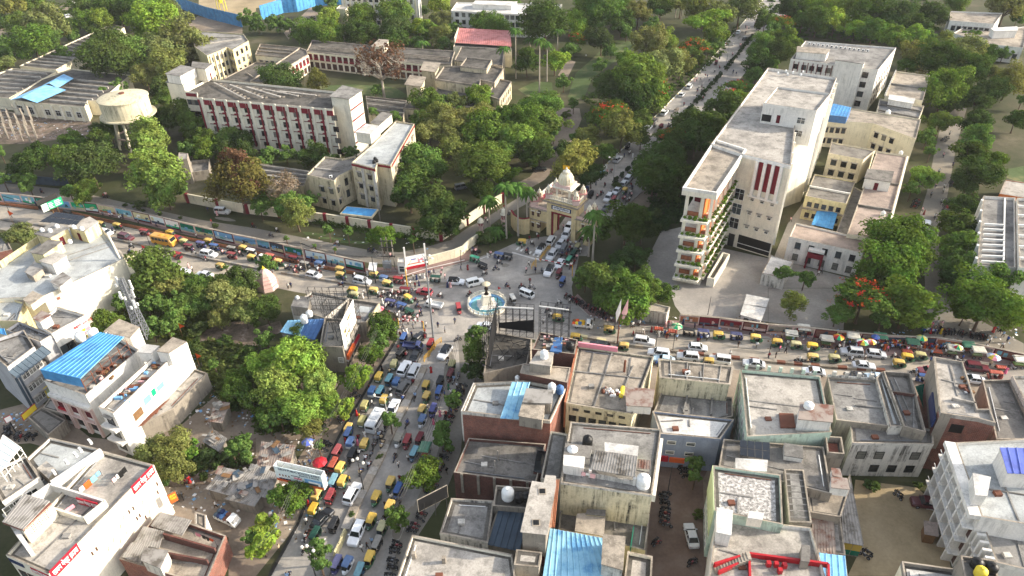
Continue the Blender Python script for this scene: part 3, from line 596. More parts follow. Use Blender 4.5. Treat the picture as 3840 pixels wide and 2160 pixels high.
# compound wall with maroon piers
def wall_run(name,label,pts,h,mat,th=.3,pier=None,cat='wall',cap=None,coping=None,step=1):
 P=[Vector(W(*p)[:2])for p in pts];c=sum(P,Vector((0,0)))/len(P);r=empty(name,(c.x,c.y,0));tag(r,label,cat)
 for a,q in zip(P,P[1:]):
  K(r,'wall_panel',mat,'obox',a,q,th,0,h)
  K(r,'coping',coping or mat,'obox',a,q,th+.12,h+.002,h+.12)
 if pier:
  for p in P:K(r,'pier',pier,'box',p.x-.45,p.x+.45,p.y-.35,p.y+.35,0,h+.2)
 return r
wall_run('compound_wall','long cream compound wall with maroon piers behind the service road',[('M0',1900,590),('M0',2200,650),('M0',2500,700),('M1',240,735),('M1',480,770),('M1',705,795),('M1',930,830),('M1',1150,865),('M1',1370,900),('M1',1590,935),('M1',1865,975),('M1',2125,815),('M1',2290,700),('M1',2480,590)],2.8,'cream',.3,'maroon')
wall_run('sheet_fence','blue grey sheet fence along the upper edge of the service road',[('M0',0,375),('M0',300,400),('M0',560,420),('M0',700,415)],2.6,'sheet_navy',.1,cat='fence')
# gallery shed left of the annex
b=House('gallery_shed','single storey shed with long grey beamed roof behind roadside trees','building','M1',[(20,400),(480,420),(540,270),(45,195)],4.5,'cream_old','concrete_dark',.4)
b.beams(4,0,1,0,1,4.3,hgt=.6)
b=House('pump_room','small sunlit concrete pump room between the big trees','building','M0',[(1785,160),(1880,150),(1890,95),(1800,85)],8.0,'concrete_wall','concrete_pale',.2)
b=House('low_store','low roofless store with thick pale walls beside the pump room','building','M0',[(1850,300),(2100,260),(2110,150),(1920,170)],3.0,'concrete_wall','concrete_dark',1.0)
# ---- old arcaded quadrangle
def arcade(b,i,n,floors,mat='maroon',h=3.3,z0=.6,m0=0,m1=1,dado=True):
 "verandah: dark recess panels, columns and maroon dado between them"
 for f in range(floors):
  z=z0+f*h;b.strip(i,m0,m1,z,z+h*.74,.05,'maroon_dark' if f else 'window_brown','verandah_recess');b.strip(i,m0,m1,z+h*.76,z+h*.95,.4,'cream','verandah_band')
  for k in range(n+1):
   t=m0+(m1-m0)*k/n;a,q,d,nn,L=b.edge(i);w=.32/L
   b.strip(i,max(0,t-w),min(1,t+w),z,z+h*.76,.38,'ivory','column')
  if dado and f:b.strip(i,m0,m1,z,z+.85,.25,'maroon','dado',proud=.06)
b=House('old_college_wing','long two storey cream college wing with arcaded verandahs round a courtyard','building','T1',[(510,510),(1050,570),(1700,640),(1960,640),(2000,510),(1340,470),(565,400)],7.4,'cream','roof_old',.6,'concrete_warm',q4=(0,3,4,6))
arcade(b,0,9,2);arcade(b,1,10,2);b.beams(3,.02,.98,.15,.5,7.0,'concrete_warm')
b.pblock('T1',[(1165,465),(1290,480),(1330,405),(1240,397)],6.8,9.4,'cream','concrete_warm')
c2=House('old_college_wing','','','T1',[(60,830),(520,545),(505,500),(440,478),(-60,810)],7.4,'cream','roof_old',.5,'concrete_warm',parent=b.root)
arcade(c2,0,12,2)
c2=House('old_college_wing','','','T1',[(-10,545),(320,575),(440,475),(40,438)],6.4,'cream','roof_old',.5,'concrete_warm',parent=b.root)
c2.wins(0,5,1,1.3,2.2,1.8,3,'kc');c2.beams(2,0,1,.2,.8,6.0,'concrete_warm')
c2=House('old_college_wing','','','T1',[(-330,790),(-20,830),(90,760),(330,640),(0,620)],3.6,'cream','roof_old',.4,'concrete_warm',parent=b.root);c2.beams(2,0,.9,.2,.8,3.3,'concrete_warm')
e=House('old_college_hall','stepped old college hall with dark weathered terraces beside the palm lawn','building','T1',[(1800,790),(2250,860),(2260,800),(2400,830),(2490,690),(2400,655),(1890,665)],8.2,'cream_old','roof_old',.7,'concrete_warm')
for poly,h in(([(1995,600),(2480,660),(2500,490),(2065,470)],7.4),([(2055,660),(2320,690),(2375,600),(2120,575)],9.6),([(1800,950),(2270,1010),(2300,900),(1830,870)],5.0),([(2310,950),(2450,1000),(2570,820),(2450,790)],6.6)):
 q=House('old_college_hall','','','T1',poly,h,'cream_old','roof_old',.6,'concrete_warm',parent=e.root);q.wins(1,6,2,1.0,1.5,.8,3.0,'b')
for poly,h in(([(1665,705),(1800,722),(1840,640),(1700,628)],9.5),([(1510,850),(1655,868),(1695,782),(1560,765)],8.5)):
 e.pblock('T1',poly,0,h,'cream_old','concrete_warm','stair_turret',.6)
q=House('old_college_hall','','','T1',[(1480,1085),(2050,1110),(2440,1100),(2200,1020),(1570,985)],5.0,'cream_old','roof_old',.6,'concrete_warm',parent=e.root);q.wins(0,10,1,1,1.5,1.0,3,'b');q.beams(2,.05,.95,.2,.8,4.7,'concrete_warm')
q=House('south_gallery','long low gallery with parallel roof beams behind the lecture block','building','T1',[(1130,1140),(1480,1180),(1515,1010),(1105,965)],4.4,'cream_old','roof_old',.5,'concrete_warm');q.beams(3,0,1,.05,.95,4.2,'concrete_pale')
h=House('gabled_hall','assembly hall with faded red corrugated gable roof beside the old college','building','T1',[(1985,470),(2575,510),(2560,460),(2000,425)],7.0,'cream','roof_old',.4)
P=[Vector(W('T1',*p,7.5)[:2])for p in((2000,432),(2570,470),(2560,352),(2040,325))];shed_roof(h.root,h.org,P,7.6,9.4,'sheet_red')
K(h.root,'gable_wall','cream','obox',P[0],P[3],.4,7.2,9.6)
h=House('hostel_block','yellow cream hostel block with projecting bays behind the lecture block','building','T0',[(2085,560),(2285,475),(2340,500),(2500,410),(2450,340),(1900,300),(1960,470)],11.5,'yellow_wall','concrete_grey',.5,q4=(0,3,4,5))
h.wins(0,4,3,1.3,1.7,1.5,3.4,'b');h.wins(1,2,3,1.2,1.6,1.5,3.4,'bc');h.wins(2,3,3,1.4,1.8,1.5,3.4,'bc');h.cols_(0,5,0,11,.5,.5,'cream');h.beams(2,.1,.9,.3,.8,11.0)
h=House('far_hostel','long cream hostel with closely spaced windows at the top of the photo','building','T1',[(850,-60),(1630,-20),(1650,-120),(860,-160)],15.0,'white_wall','concrete_grey',.5);h.wins(0,12,4,1.7,1.8,1.6,3.5,'b');h.cols_(0,13,0,14,.6,.4,'cream')
h=House('stair_tower','narrow cream stair tower standing in trees below the far hostel','building','T1',[(806,85),(900,95),(928,65),(845,50)],11,'cream','concrete_pale',.4)
h=House('white_institute','white three storey institute with dark sunshades over its windows','building','T1',[(1960,105),(2420,135),(2900,150),(3080,40),(2020,20)],10.5,'white_wall','roof_white',.6,q4=(0,2,3,4));h.wins(0,6,3,1.6,1.7,1.4,3.3,'kc');h.wins(1,8,3,1.6,1.7,1.4,3.3,'kc');h.block(.2,.6,.4,.8,10,12,'white_wall','roof_white');tank(h.root.location+Vector((14,4,10)),.9,2,'plastic_white','white water tank on the white institute roof',None)
# ---- roofs at the far left
h=House('workshop_range','long low range with rows of pale roof beams running to the upper left trees','building','T0',[(195,660),(560,700),(700,620),(1250,275),(1130,237)],4.6,'cream','roof_old',.5);
for k in range(14):
 p=Vector(W('T0',250+k*66,640-k*29,4.6)[:2]);q=Vector(W('T0',620+k*45,668-k*28,4.6)[:2]);K(h.root,'roof_beam','concrete_pale','obox',p,q,.35,4.1,4.8)
h=House('workshop_hall','broad low workshop with grey beamed roofs and columned sunlit front','building','T0',[(95,1000),(365,1035),(850,1075),(880,1010),(1010,1010),(1310,752),(720,690),(420,790)],5.6,'cream','roof_old',.5)
for k in range(6):
 p=Vector(W('T0',500+k*50,1010-k*42,5.6)[:2]);q=Vector(W('T0',880+k*52,1040-k*40,5.6)[:2]);K(h.root,'roof_beam','concrete_pale','obox',p,q,.4,5.0,5.9)
h.wins(0,2,1,2.6,2.6,1.0,3,'w');h.wins(1,4,1,2.0,2.0,1.3,3,'w');h.cols_(1,5,0,5,.7,.4,'ivory');h.cols_(0,3,0,5,.7,.4,'ivory')
for quad in(((90,993),(225,992),(465,862),(395,858)),((225,992),(365,1020),(660,890),(465,862)),((410,852),(500,848),(645,755),(600,760)),((500,848),(575,872),(735,775),(645,755))):
 P=[Vector(W('T0',*p,7.2)[:2])for p in quad];up=quad[0][0]in(225,500)
 A=[(P[0],6.7 if not up else 7.6),(P[1],7.6 if not up else 6.7),(P[2],7.6 if not up else 6.7),(P[3],6.7 if not up else 7.6)]
 if up:A=[(P[0],7.6),(P[1],6.7),(P[2],6.7),(P[3],7.6)]
 m=MB();m.face([(p.x,p.y,z)for p,z in A]);m.face([(p.x,p.y,z-.08)for p,z in A[::-1]]);m.build('sheet_roof',['sheet_blue_faded'],h.root,h.org)
h=House('workshop_wing','low workshop wing with short parallel roof beams at the left edge','building','T0',[(-200,960),(90,985),(560,720),(125,685),(-200,800)],4.8,'cream','roof_old',.5)
for k in range(6):
 p=Vector(W('T0',-80+k*28,920-k*42,4.8)[:2]);q=Vector(W('T0',170+k*60,930-k*38,4.8)[:2]);K(h.root,'roof_beam','concrete_pale','obox',p,q,.35,4.3,5.1)
 # construction site: frame of columns and scaffolding
r=empty('scaffold_frame',W('T0',130,1300,0));tag(r,'bamboo scaffolding and bare concrete columns of a half built block','scaffolding');rr=random.Random(3)
for i in range(7):
 for j in range(5):
  p=W('T0',-120+i*75+j*14,1150+j*55+i*12,0);m=MB();hh=rr.uniform(3,7)
  m.tube(p,p+Vector((0,0,hh)),.12 if(i+j)%3 else.3,6);m.build('pole',['bark_pale' if(i+j)%3 else 'concrete_wall'],r,r.location)
  if i<6:
   q=W('T0',-120+(i+1)*75+j*14,1150+j*55+(i+1)*12,0)
   for z in(2.2,4.2):K(r,'ledger','bark_pale','tube',p+Vector((0,0,z)),q+Vector((0,0,z)),.07,5)
   # water tower
k=W('T0',1290,1140,11);c=Vector((k.x,k.y,0));r=empty('water_tower',c);tag(r,'round cream overhead water tank on tall splayed concrete legs','water tower')
m=MB();m.lathe([(.1,9.2),(5.2,9.3),(7.3,10.6),(7.5,10.6),(8.6,10.62),(8.6,11.0),(7.5,11.02),(7.4,11.05),(7.4,16.2)],n=40);m.build('tank',['tank_cream'],r,smooth=False)
K0(r,'dome','tank_cream','lathe',[(7.4,16.2),(7.7,16.22),(7.7,16.5),(7.2,16.65),(4.5,17.2),(.9,17.6)],n=40)
K0(r,'hatch','rust','lathe',[(.9,17.6),(.9,17.9),(.01,17.92)],n=14)
K0(r,'base_ring','pink_wall','lathe',[(5.25,9.1),(7.35,10.4),(7.38,10.59),(5.2,9.29)],n=40)
for i in range(8):
 a=2*math.pi*i/8;p=Vector((math.cos(a),math.sin(a),0));K0(r,'leg','cream','tube',p*6.2,p*4.9+Vector((0,0,9.4)),.42,8)
 q=Vector((math.cos(a+math.pi/4),math.sin(a+math.pi/4),0));K0(r,'brace','pink_wall','tube',p*5.7+Vector((0,0,3.8)),q*5.7+Vector((0,0,3.8)),.28,6)
 # blue site hoarding at the top
def hoarding(name,label,pts,h,mat,n=6):
 P=[Vector(W(*p)[:2])for p in pts];c=P[len(P)//2];r=empty(name,(c.x,c.y,0));tag(r,label,'fence')
 for a,q in zip(P,P[1:]):
  L=(q-a).length;k=max(1,int(L/1.2))
  m=MB();d=(q-a).normalized();nn=Vector((-d.y,d.x))
  for i in range(k):
   u,v=a.lerp(q,i/k),a.lerp(q,(i+1)/k);w=nn*(.12 if i%2 else 0)
   m.obox(u+w,v+w,.06,0,h)
  m.build('sheet_panel',[mat],r,r.location)
hoarding('site_hoarding','long tall blue sheet hoarding curving round the building plot',[('T0',1650,35),('T0',1850,100),('T0',2100,190),('T0',2440,275)],6,'sheet_blue')
hoarding('site_hoarding','bright cyan blue sheet hoarding above the courtyard trees',[('T1',60,200),('T1',280,130),('T1',420,120),('T1',600,60),('T1',860,45)],7,'sheet_blue')
r=empty('batching_plant',W('T0',2240,110,0));tag(r,'yellow green batching hopper on legs beyond the blue hoarding','hopper');K0(r,'hopper','sign_yellow','lathe',[(.5,4),(3.2,9),(3.3,9.6),(.1,9.7)],n=4)
for i in range(4):m=MB();a=math.pi/2*i+.78;m.tube((2.6*math.cos(a),2.6*math.sin(a),0),(2.3*math.cos(a),2.3*math.sin(a),7.5),.2,6);m.build('leg',['sign_yellow'],r)
# ================================================================== hospital side, upper right
b=House('hospital_block','tall cream hospital block with broad white roof, lit east side and red recess','hospital','M2',[(2300,95),('M3',(230,215)),('T3',(275,1250)),('T3',(540,1170)),('T3',(692,778)),('T3',(0,680)),('T2',(2005,1445))],24.9,'ivory','concrete_pale',.8,'white_wall',q4=(0,1,4,5))
def PP(*a):return[Vector(W(o,x,y,z)[:2])for o,x,y,z in a]
b.wins(3,6,6,.8,1.0,3,3.5,'ws');b.cols_(3,7,2,24,.5,.7,'white_paint','fin')
t=House('h','','','T3',[(-45,1035),(492,1112),(632,937),(95,867)],29.5,'white_wall','concrete_pale',.6,parent=b.root,z0=20.0);t.wins(0,1,2,1.8,1.5,22.2,3.4,'w',.62,.9);t.strip(0,.3,.37,24.8,26.9,.05,'maroon_dark','door');t.strip(0,.02,.2,24.8,26.6,.05,'black_paint','opening')
a_,b_,d_,n_,L_=b.edge(0)
b.strip(0,.36,.86,16.8,24.0,.04,'maroon','recess_panel')
for t_ in(.34,.5,.66,.82):b.strip(0,t_,t_+.06,15.2,24.2,.6,'white_paint','fin',proud=.05)
b.strip(0,.3,.92,14.8,15.3,.5,'white_paint','fin_base')
b.wins(0,1,3,2.2,2.8,5.2,4.0,'w',.06,.2);b.wins(0,3,3,.8,.7,6.2,3.8,'wc',.3,.92);b.strip(0,.28,.97,.3,3.9,.05,'black_paint','parking_opening');b.strip(0,.28,.97,1.5,1.6,.12,'white_paint','rail',.06);b.strip(0,.07,.2,0,3.5,.05,'dark_metal','door')
b.wins(1,3,6,1.0,1.2,2.5,3.6,'ws');b.cols_(1,4,2,24,.5,.6,'white_paint','fin')
b.strip(0,0,1,24.1,24.7,.25,'white_paint','cornice')
for x,y in((100,750),(195,760),(180,730),(330,770),(350,740),(250,745)):ac_unit(W('T3',x,y,24.5),R(80),'white condenser on frame on the rear hospital roof')
# planted wing
Z=[0,1.7,5.5,9.3,13.1,17.2,23.2]
Pw=PP(('M2',1765,455,24),('M2',2030,495,24),('M2',2310,80,24),('M2',2060,0,24))
r=empty('balcony_wing',(Pw[0].x,Pw[0].y,0));tag(r,'six level cream balcony wing with orange inner walls and plants on every ledge','building')
def pb(name,mats,fn):m=MB();fn(m);return m.build(name,mats,r,r.location)
fl=lambda u,v:Pw[0].lerp(Pw[1],u).lerp(Pw[3].lerp(Pw[2],u),v)
pb('core_wall',['orange_wall'],lambda m:m.prism([fl(.62,.02),fl(.74,.02),fl(.74,.98),fl(.62,.98)],0,23.2));pb('core_wall',['maroon_dark'],lambda m:m.prism([fl(.05,.3),fl(.6,.3),fl(.6,.97),fl(.05,.97)],0,23.2))
for i,z in enumerate(Z):
 pb('floor_slab',['ivory'],lambda m:m.prism(offset(Pw if area(Pw)>0 else Pw[::-1],.9 if i==6 else.25),z-(.3 if i else 0),z+(.8 if i==6 else.9 if i==0 else.1)))
K(r,'parapet','white_wall','ring',Pw,.9,-.5,24.0,24.7);pb('roof',['concrete_warm'],lambda m:m.prism(offset(Pw if area(Pw)>0 else Pw[::-1],.4),24.01,24.1))
for u,v in((0,0),(.62,.0),(1,0),(1,.18),(1,.36),(1,.54),(1,.72),(1,.9),(0,.33),(0,.66),(0,1)):
 p=fl(u*.94+.03,v*.96+.02);pb('column',['ivory'],lambda m:m.box(p.x-.32,p.x+.32,p.y-.32,p.y+.32,0,23.2))
PLANTS=[]
for z in Z[1:6]:
 pb('planter',['ivory'],lambda m:m.prism([fl(-.02,-.09),fl(1.02,-.09),fl(1.02,-.015),fl(-.02,-.015)],z-.12,z+.4));pb('balcony_wall',['terracotta'],lambda m:m.prism([fl(.03,.03),fl(.97,.03),fl(.97,.05),fl(.03,.05)],z+.1,z+1.0));pb('planter',['ivory'],lambda m:m.prism([fl(1.05,.02),fl(1.16,.02),fl(1.16,.9),fl(1.05,.9)],z-.4,z+.2))
 PLANTS+=[(fl(.1+.2*k,-.05),z+.5)for k in range(5)]+[(fl(1.1,.04+.085*k),z+.4)for k in range(11)]
m=MB();
pb('planter',['ivory'],lambda m:m.ring([fl(1.3,.0),fl(1.6,.0),fl(1.6,.55),fl(1.3,.55)],.0,.3,0,2.4))
# rear white block
b=House('clinic_block','white clinic block with maroon window frames and rows of rooftop condensers','building','T3',[(230,590),(1110,700),(1290,478),(375,410)],15,'white_wall','concrete_grey',.6);b.wins(0,5,4,1.5,1.6,1.5,3.4,'b',.03,.5);b.wins(0,1,4,1.8,1.8,1.5,3.4,'b',.82,.93);b.cols_(0,9,0,14.3,.25,.3,'maroon_dark','maroon_strip',.02,.52)
b.pblock('T3',[(680,605),(960,645),(990,570),(830,545)],0,17,'white_wall','concrete_grey','stair_tower',.2);b.wins(0,1,4,2.2,2.0,2.0,3.4,'k',.52,.65)
b.pblock('T3',[(290,520),(590,545),(620,500),(300,470)],14.4,17,'white_wall','concrete_warm','roof_room',.2);b.wins(1,6,3,1.2,1.5,2,3.4,'b')
for k in range(14):ac_unit(W('T3',415+k*45,450+k*5.5,14.5),R(-10),'white condenser in the long rooftop row on the clinic block')
b=House('ward_block','low cream ward block with broad flat roof right of the clinic','building','T3',[(1180,960),(1560,1010),(1630,758),(1290,715)],10,'cream','concrete_warm',.5);b.beams(1,0,1,.45,.5,9.6,'concrete_grey');b.cols_(3,14,9.5,10.6,.4,.3,'white_paint','parapet_post')
q=House('w','','','T3',[(1085,1200),(1480,1285),(1572,1065),(1125,990)],8.6,'cream','concrete_grey',.6,parent=b.root);q.beams(2,0,1,.3,.9,8.2,'concrete_dark');q.block(.2,.75,.75,.98,8,10.4,'white_wall','roof_white')
tank(W('T3',1200,1160,8),.8,1.8,'plastic_white','white water tank on the low cream ward roof',None)
b=House('cream_quarters','pale cream two storey quarters with brown windows behind the tall hospital','building','T3',[(570,1205),(1060,1240),(1490,1395),(1540,1200),(1100,1130),(640,1060)],9.0,'cream','concrete_warm',.4);b.wins(0,4,2,1.0,1.6,1.4,3.6,'bc',.02,.5);b.wins(1,3,2,1.2,1.5,1.4,3.6,'bc',.05,.6);b.strip(0,.5,.98,1,8.6,.05,'cream','blank_panel')
P=PP(('T3',610,1130,12),('T3',800,1152,12),('T3',840,1075,12),('T3',660,1035,12));shed_roof(b.root,b.org,P,11.2,11.8,'sheet_blue');m=MB();m.obox(P[0],P[1],.1,9.0,11.1);m.obox(P[1],P[2],.1,9.0,11.1);m.build('sheet_side',['tarp_blue'],b.root,b.org)
# low cream complex along the side street
b=House('dispensary','long white dispensary with pink dusty roof and maroon entrance balcony','building','M3',[(215,930),(955,1095),(1000,955),(280,790)],7.0,'white_wall','roof_pink',.5);b.wins(0,5,2,1.1,1.5,1.1,3.2,'ks',.05,.98);b.strip(0,.3,.52,3.2,4.4,1.2,'maroon','balcony');b.strip(0,.3,.52,4.9,5.5,1.3,'white_wall','porch_slab');b.strip(0,.3,.325,0,3.2,1.15,'maroon','porch_column');b.strip(0,.495,.52,0,3.2,1.15,'maroon','porch_column')
b=House('outpatient_range','long flat roofed outpatient range with cream parapet facing the side street','building','M3',[(795,905),(1175,965),(1400,115),(1095,70)],7.6,'cream','roof_pink',.5);b.pblock('M3',[(975,345),(1235,385),(1262,280),(1005,255)],7.1,10,'white_wall','concrete_dark','roof_room',.15,0);b.strip(1,0,1,6.4,7.4,.5,'ivory','sunshade');b.wins(1,9,2,1.1,1.4,1.0,3.2,'b')
for x,y in((1150,720),(1120,810),(1330,110)):tank(W('M3',x,y,7.1),.55,1.3,'plastic_white','small white tank on the long outpatient roof','small tanks on the outpatient roof')
b.beams(1,.0,1,.3,.32,7.2,'concrete_dark');b.beams(1,.0,1,.6,.62,7.2,'concrete_dark')
b=House('nurses_home','yellow walled nurses home with boxed upper windows beside the hospital alley','building','M3',[(375,520),(790,600),(880,375),(470,300)],6.9,'yellow_wall','concrete_dark',.4);b.wins(0,5,2,1.0,1.2,.9,3.2,'bs');b.strip(0,0,1,3.3,3.6,.6,'concrete_wall','sunshade');b.beams(1,0,1,.4,.45,6.6,'white_paint')
b=House('kitchen_wing','low cream kitchen wing with dark lean-to roof between the ward buildings','building','M3',[(610,90),(960,155),(1080,60),(640,-20)],7.6,'cream','concrete_dark',.4);b.wins(0,3,2,1.4,1.6,1.0,3.2,'bc')
House('corridor_roof','narrow dark corridor roof joining the yellow nurses home and outpatient range','building','M3',[(680,900),(800,930),(970,480),(870,430)],4.5,'cream','concrete_dark',.3)
r=empty('awning',W('M3',570,770,0));tag(r,'flat blue sheet awning in the yard of the yellow nurses home','awning');P=PP(('M3',440,803,3.6),('M3',655,852,3.6),('M3',702,692,3.6),('M3',490,680,3.6));shed_roof(r,r.location,P,3.4,3.8,'sheet_blue')
for p in P:K(r,'post','grey_metal','tube',(p.x,p.y,0),(p.x,p.y,3.35),.08)
b=House('curved_villa','white curved institute with stepped terraces at the upper right','building','T3',[(1830,205),(2280,240),(2360,130),(1835,110)],9,'white_wall','concrete_warm',.5);b.wins(0,7,2,1.4,1.8,1.4,3.6,'kc')
q=House('v','','','T3',[(1865,330),(2200,440),(2570,480),(2620,260),(2300,300),(2010,250)],6.5,'white_wall','concrete_warm',.6,parent=b.root);q.wins(0,4,1,1.4,2,1.5,3,'kc');q.wins(1,5,1,1.4,2,1.5,3,'kc');q.block(.3,.5,.4,.8,6,9,'white_wall','roof_white')
b=House('market_hall','white hall with skylight ribs on its grey roof at the right edge','building','M3',[(2105,1220),(2500,1240),(2490,540),(2170,520)],9,'white_wall','concrete_grey',.8);b.beams(8,.1,.68,.02,.6,8.6,'white_paint');b.beams(1,.66,.7,.0,1,8.4,'white_paint',False);b.cols_(3,6,0,9.2,.8,.5,'white_paint')
q=House('w','','','M3',[(2530,1240),(2900,1260),(2850,560),(2510,540)],10,'white_wall','concrete_grey',.8,parent=b.root);q.beams(6,0,1,.05,.95,9.6,'white_paint')
House('grey_shed','flat pale shed between trees beyond the white hall','building','M3',[(2330,500),(2700,560),(2700,400),(2390,360)],4,'orange_wall','concrete_pale',.2)
# prefab cabins in the forecourt
for quad,lab in(([(2310,265),(2500,320),(2545,200),(2340,170)],'front white prefab cabin in the hospital forecourt'),([(2345,160),(2545,195),(2576,110),(2370,70)],'rear white prefab cabin in the hospital forecourt')):
 q=House('prefab_cabin',lab,'cabin','C2',quad,2.8,'white_wall','roof_white',0);q.wins(0,2,1,.8,.9,1.2,1,'k')
House('guard_store','flat roofed store with pale weathered roof beside the white cabins','building','M3',[(-60,1300),(170,1350),(260,1180),(30,1120)],3.2,'white_old','roof_white',.2)
House('pump_shed','low concrete slab shed beside the corner tree and forecourt wall','building','C2',[(1300,210),(1560,250),(1590,190),(1380,140)],3.2,'white_old','concrete_warm',.3).cols_(0,5,0,2.9,.3,.2,'concrete_pale','column')
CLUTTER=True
# ================================================================== lower left houses
b=House('tall_guest_house','large pale house with bright blank side wall and crowded terraces above the left road','building','M0',[('C0',(430,85)),(1252,1150),(985,790),(600,830),(0,1210),('C0',(-250,120))],11.5,'ivory','roof_blue_wash',.5)
b.pblock('M0',[(365,905),(505,940),(680,850),(525,800)],11,14.2,'yellow_wall','concrete_grey','stair_cabin',.3,1);b.pblock('M0',[(690,830),(850,880),(985,790),(900,740)],11,14.2,'yellow_wall','concrete_pale','stair_cabin',.2,0)
b.pblock('M0',[(315,1095),(435,1115),(620,985),(490,970)],11,13.6,'yellow_wall','concrete_dark','stair_cabin',.15);b.pblock('M0',[(405,1180),(530,1215),(665,1130),(560,1095)],11,13.6,'white_wall','concrete_pale','roof_room',.2)
b.pblock('M0',[(255,1290),(330,1330),(430,1260),(350,1190)],11,12.6,'concrete_warm','sheet_grey','water_room',.15);b.pblock('M0',[(515,1390),(600,1440),(710,1350),(630,1300)],11,12.6,'white_wall','sheet_grey','water_room',.15);b.pblock('C0',[(240,120),(310,170),(430,85),(330,40)],11,12.4,'cream','concrete_warm','water_room',.15)
b.block(.55,.8,.75,.95,11,11.9,'pink_wall','roof_pink','low_wall_room',.1)
K(b.root,'yellow_parapet','yellow_wall','obox',W('M0',0,1210,12)[:2],W('M0',420,930,12)[:2],.25,11,12.6)
b.wins(1,2,3,1.4,1.8,1.5,3.4,'bc');b.strip(1,.02,.5,6.8,7.0,1.1,'cream','balcony');b.strip(1,.02,.5,3.4,3.6,1.1,'cream','balcony');b.strip(0,.12,.16,9.2,9.9,.03,'brick','vent')
solar('solar_array','tilted solar panel array on the pale roof beside the left road','M0',[(400,800),(770,840),(880,780),(590,735)],13.8,2,6,1.0)
for x,y in((430,880),(510,885),(580,840),(750,850),(830,865),(710,995)):tank(W('M0',x,y,14.3),.45,.9,'plastic_white','small white tank on the stair cabins of the pale left house','small tanks on the pale left house')
p=W('M0',1205,1150,11.5);r=empty('lightning_mast',(p.x,p.y,11.5));tag(r,'thick pale pole rising from the roof corner above the left road','pole');K0(r,'pole','ivory','tube',(0,0,0),(-1.2,1,6.0),.22,8)
q=House('clinic_sign_house','terraced house with striped parapet and red yellow painted signboard','building','C0',[(520,455),(855,270),(570,185),(360,365)],11.5,'white_wall','concrete_grey',.7);q.cols_(0,26,10.7,11.5,.12,.06,'grey_wall','parapet_rib')
a,bb,d,n,L=q.edge(0);p0=Vector((*(a+d*L*.70+n*.06),8));p1=Vector((*(a+d*L*.99+n*.06),8))
q.strip(0,.69,1.0,6.4,10.6,.05,'sign_white','signboard')
lettering('काशी सम्राट',.85,'sign_red',q.root,p0+Vector((0,0,2)),p1+Vector((0,0,2)),(0,0,1),.03,fit=3.9)
for i,(u0,u1,z0,m_)in enumerate(((.71,.84,8.3,'sign_yellow'),(.85,.985,8.3,'sign_pink'),(.71,.84,7.5,'sign_pink'),(.85,.985,7.5,'sign_yellow'),(.71,.84,6.7,'sign_yellow'),(.85,.985,6.7,'sign_red'))):q.strip(0,u0,u1,z0,z0+.65,.03,m_,'sign_panel',.06)
q.block(.0,.35,.5,.9,11,13.2,'white_wall','sheet_rusty','roof_room',.2);q.wins(0,3,2,1.4,1.6,3.0,3.2,'k',.05,.6)
r=empty('storage_drum',W('C0',890,510,9));tag(r,'pair of joined bulging white storage drums beside the painted signboard','drum')
for dx in(-1.0,1.0):m=MB();m.lathe([(.02,0),(.8,0),(1,.3),(1,1.5),(.8,1.8),(.02,1.9)],(dx,dx*.5,0),16);m.build('drum',['plastic_white'],r,smooth=True)
q=House('junk_roof_house','grey house whose terrace is littered with steel rods and scrap','building','C0',[(400,540),(520,470),(190,335),(60,420)],11.0,'grey_wall','concrete_grey',.6);rr=random.Random(5);q.cols_(0,9,10.3,11.0,.12,.06,'white_wall','parapet_rib')
m=MB();
for k in range(40):c=Vector((*q.at(rr.uniform(.1,.9),rr.uniform(.1,.9)),10.5));a_=rr.uniform(0,6.3);m.tube(c,c+Vector((math.cos(a_),math.sin(a_),rr.uniform(0,.25)))*rr.uniform(.6,2.2),.05,4)
tag(m.build('scrap_heap',['grey_metal']),'heap of rods and pipes on the junk covered grey terrace','scrap')
q=House('grey_apartment','grey apartment house with slate sheet eave and white framed windows','building','C0',[(70,795),(345,590),(240,420),(-200,560)],11.5,'grey_wall','concrete_grey',.7);q.cols_(0,24,10.8,11.5,.1,.06,'white_wall','parapet_rib')
a,bb,d,n,L=q.edge(0);P=[a+n*1.5-d*.2,bb+n*1.5+d*1.5,bb+d*1.5+n*.03,a+n*.03-d*.2];shed_roof(q.root,q.org,P,9.3,10.6,'sheet_navy');q.wins(0,3,3,1.5,1.4,1.0,3.0,'wcx',.25,.98);q.strip(0,.02,.1,1.2,8.5,.06,'sheet_navy','louvre');q.strip(0,.14,.2,1.2,8.5,.06,'sheet_navy','louvre')
q.strip(0,.62,.82,.3,2.8,.15,'sign_yellow','shop_sign');q.strip(0,.66,.78,1.0,2.2,.04,'pale_green','sign_panel',.16)
q.wins(1,3,3,1.3,1.5,1.2,3.1,'wc')
tag(shed_roof(None,None,PP(('C0',-20,470,12),('C0',75,490,12),('C0',60,440,12),('C0',-20,440,12)),12.4,12.8,'sheet_blue',name='awning_sheet'),'small blue awning sheet on the grey apartment roof edge','awning')
House('left_edge_house','blue grey roofed house at the left edge behind the scrap terrace','building','C0',[(-20,330),(180,330),(240,140),(-60,60)],11,'yellow_wall','roof_blue_wash',.6)
House('brick_hut','small red brick hut with pale roof among shrubs at the left edge','building','M0',[(-60,1100),(120,1060),(40,910),(-80,920)],5,'brick','concrete_grey',.3)
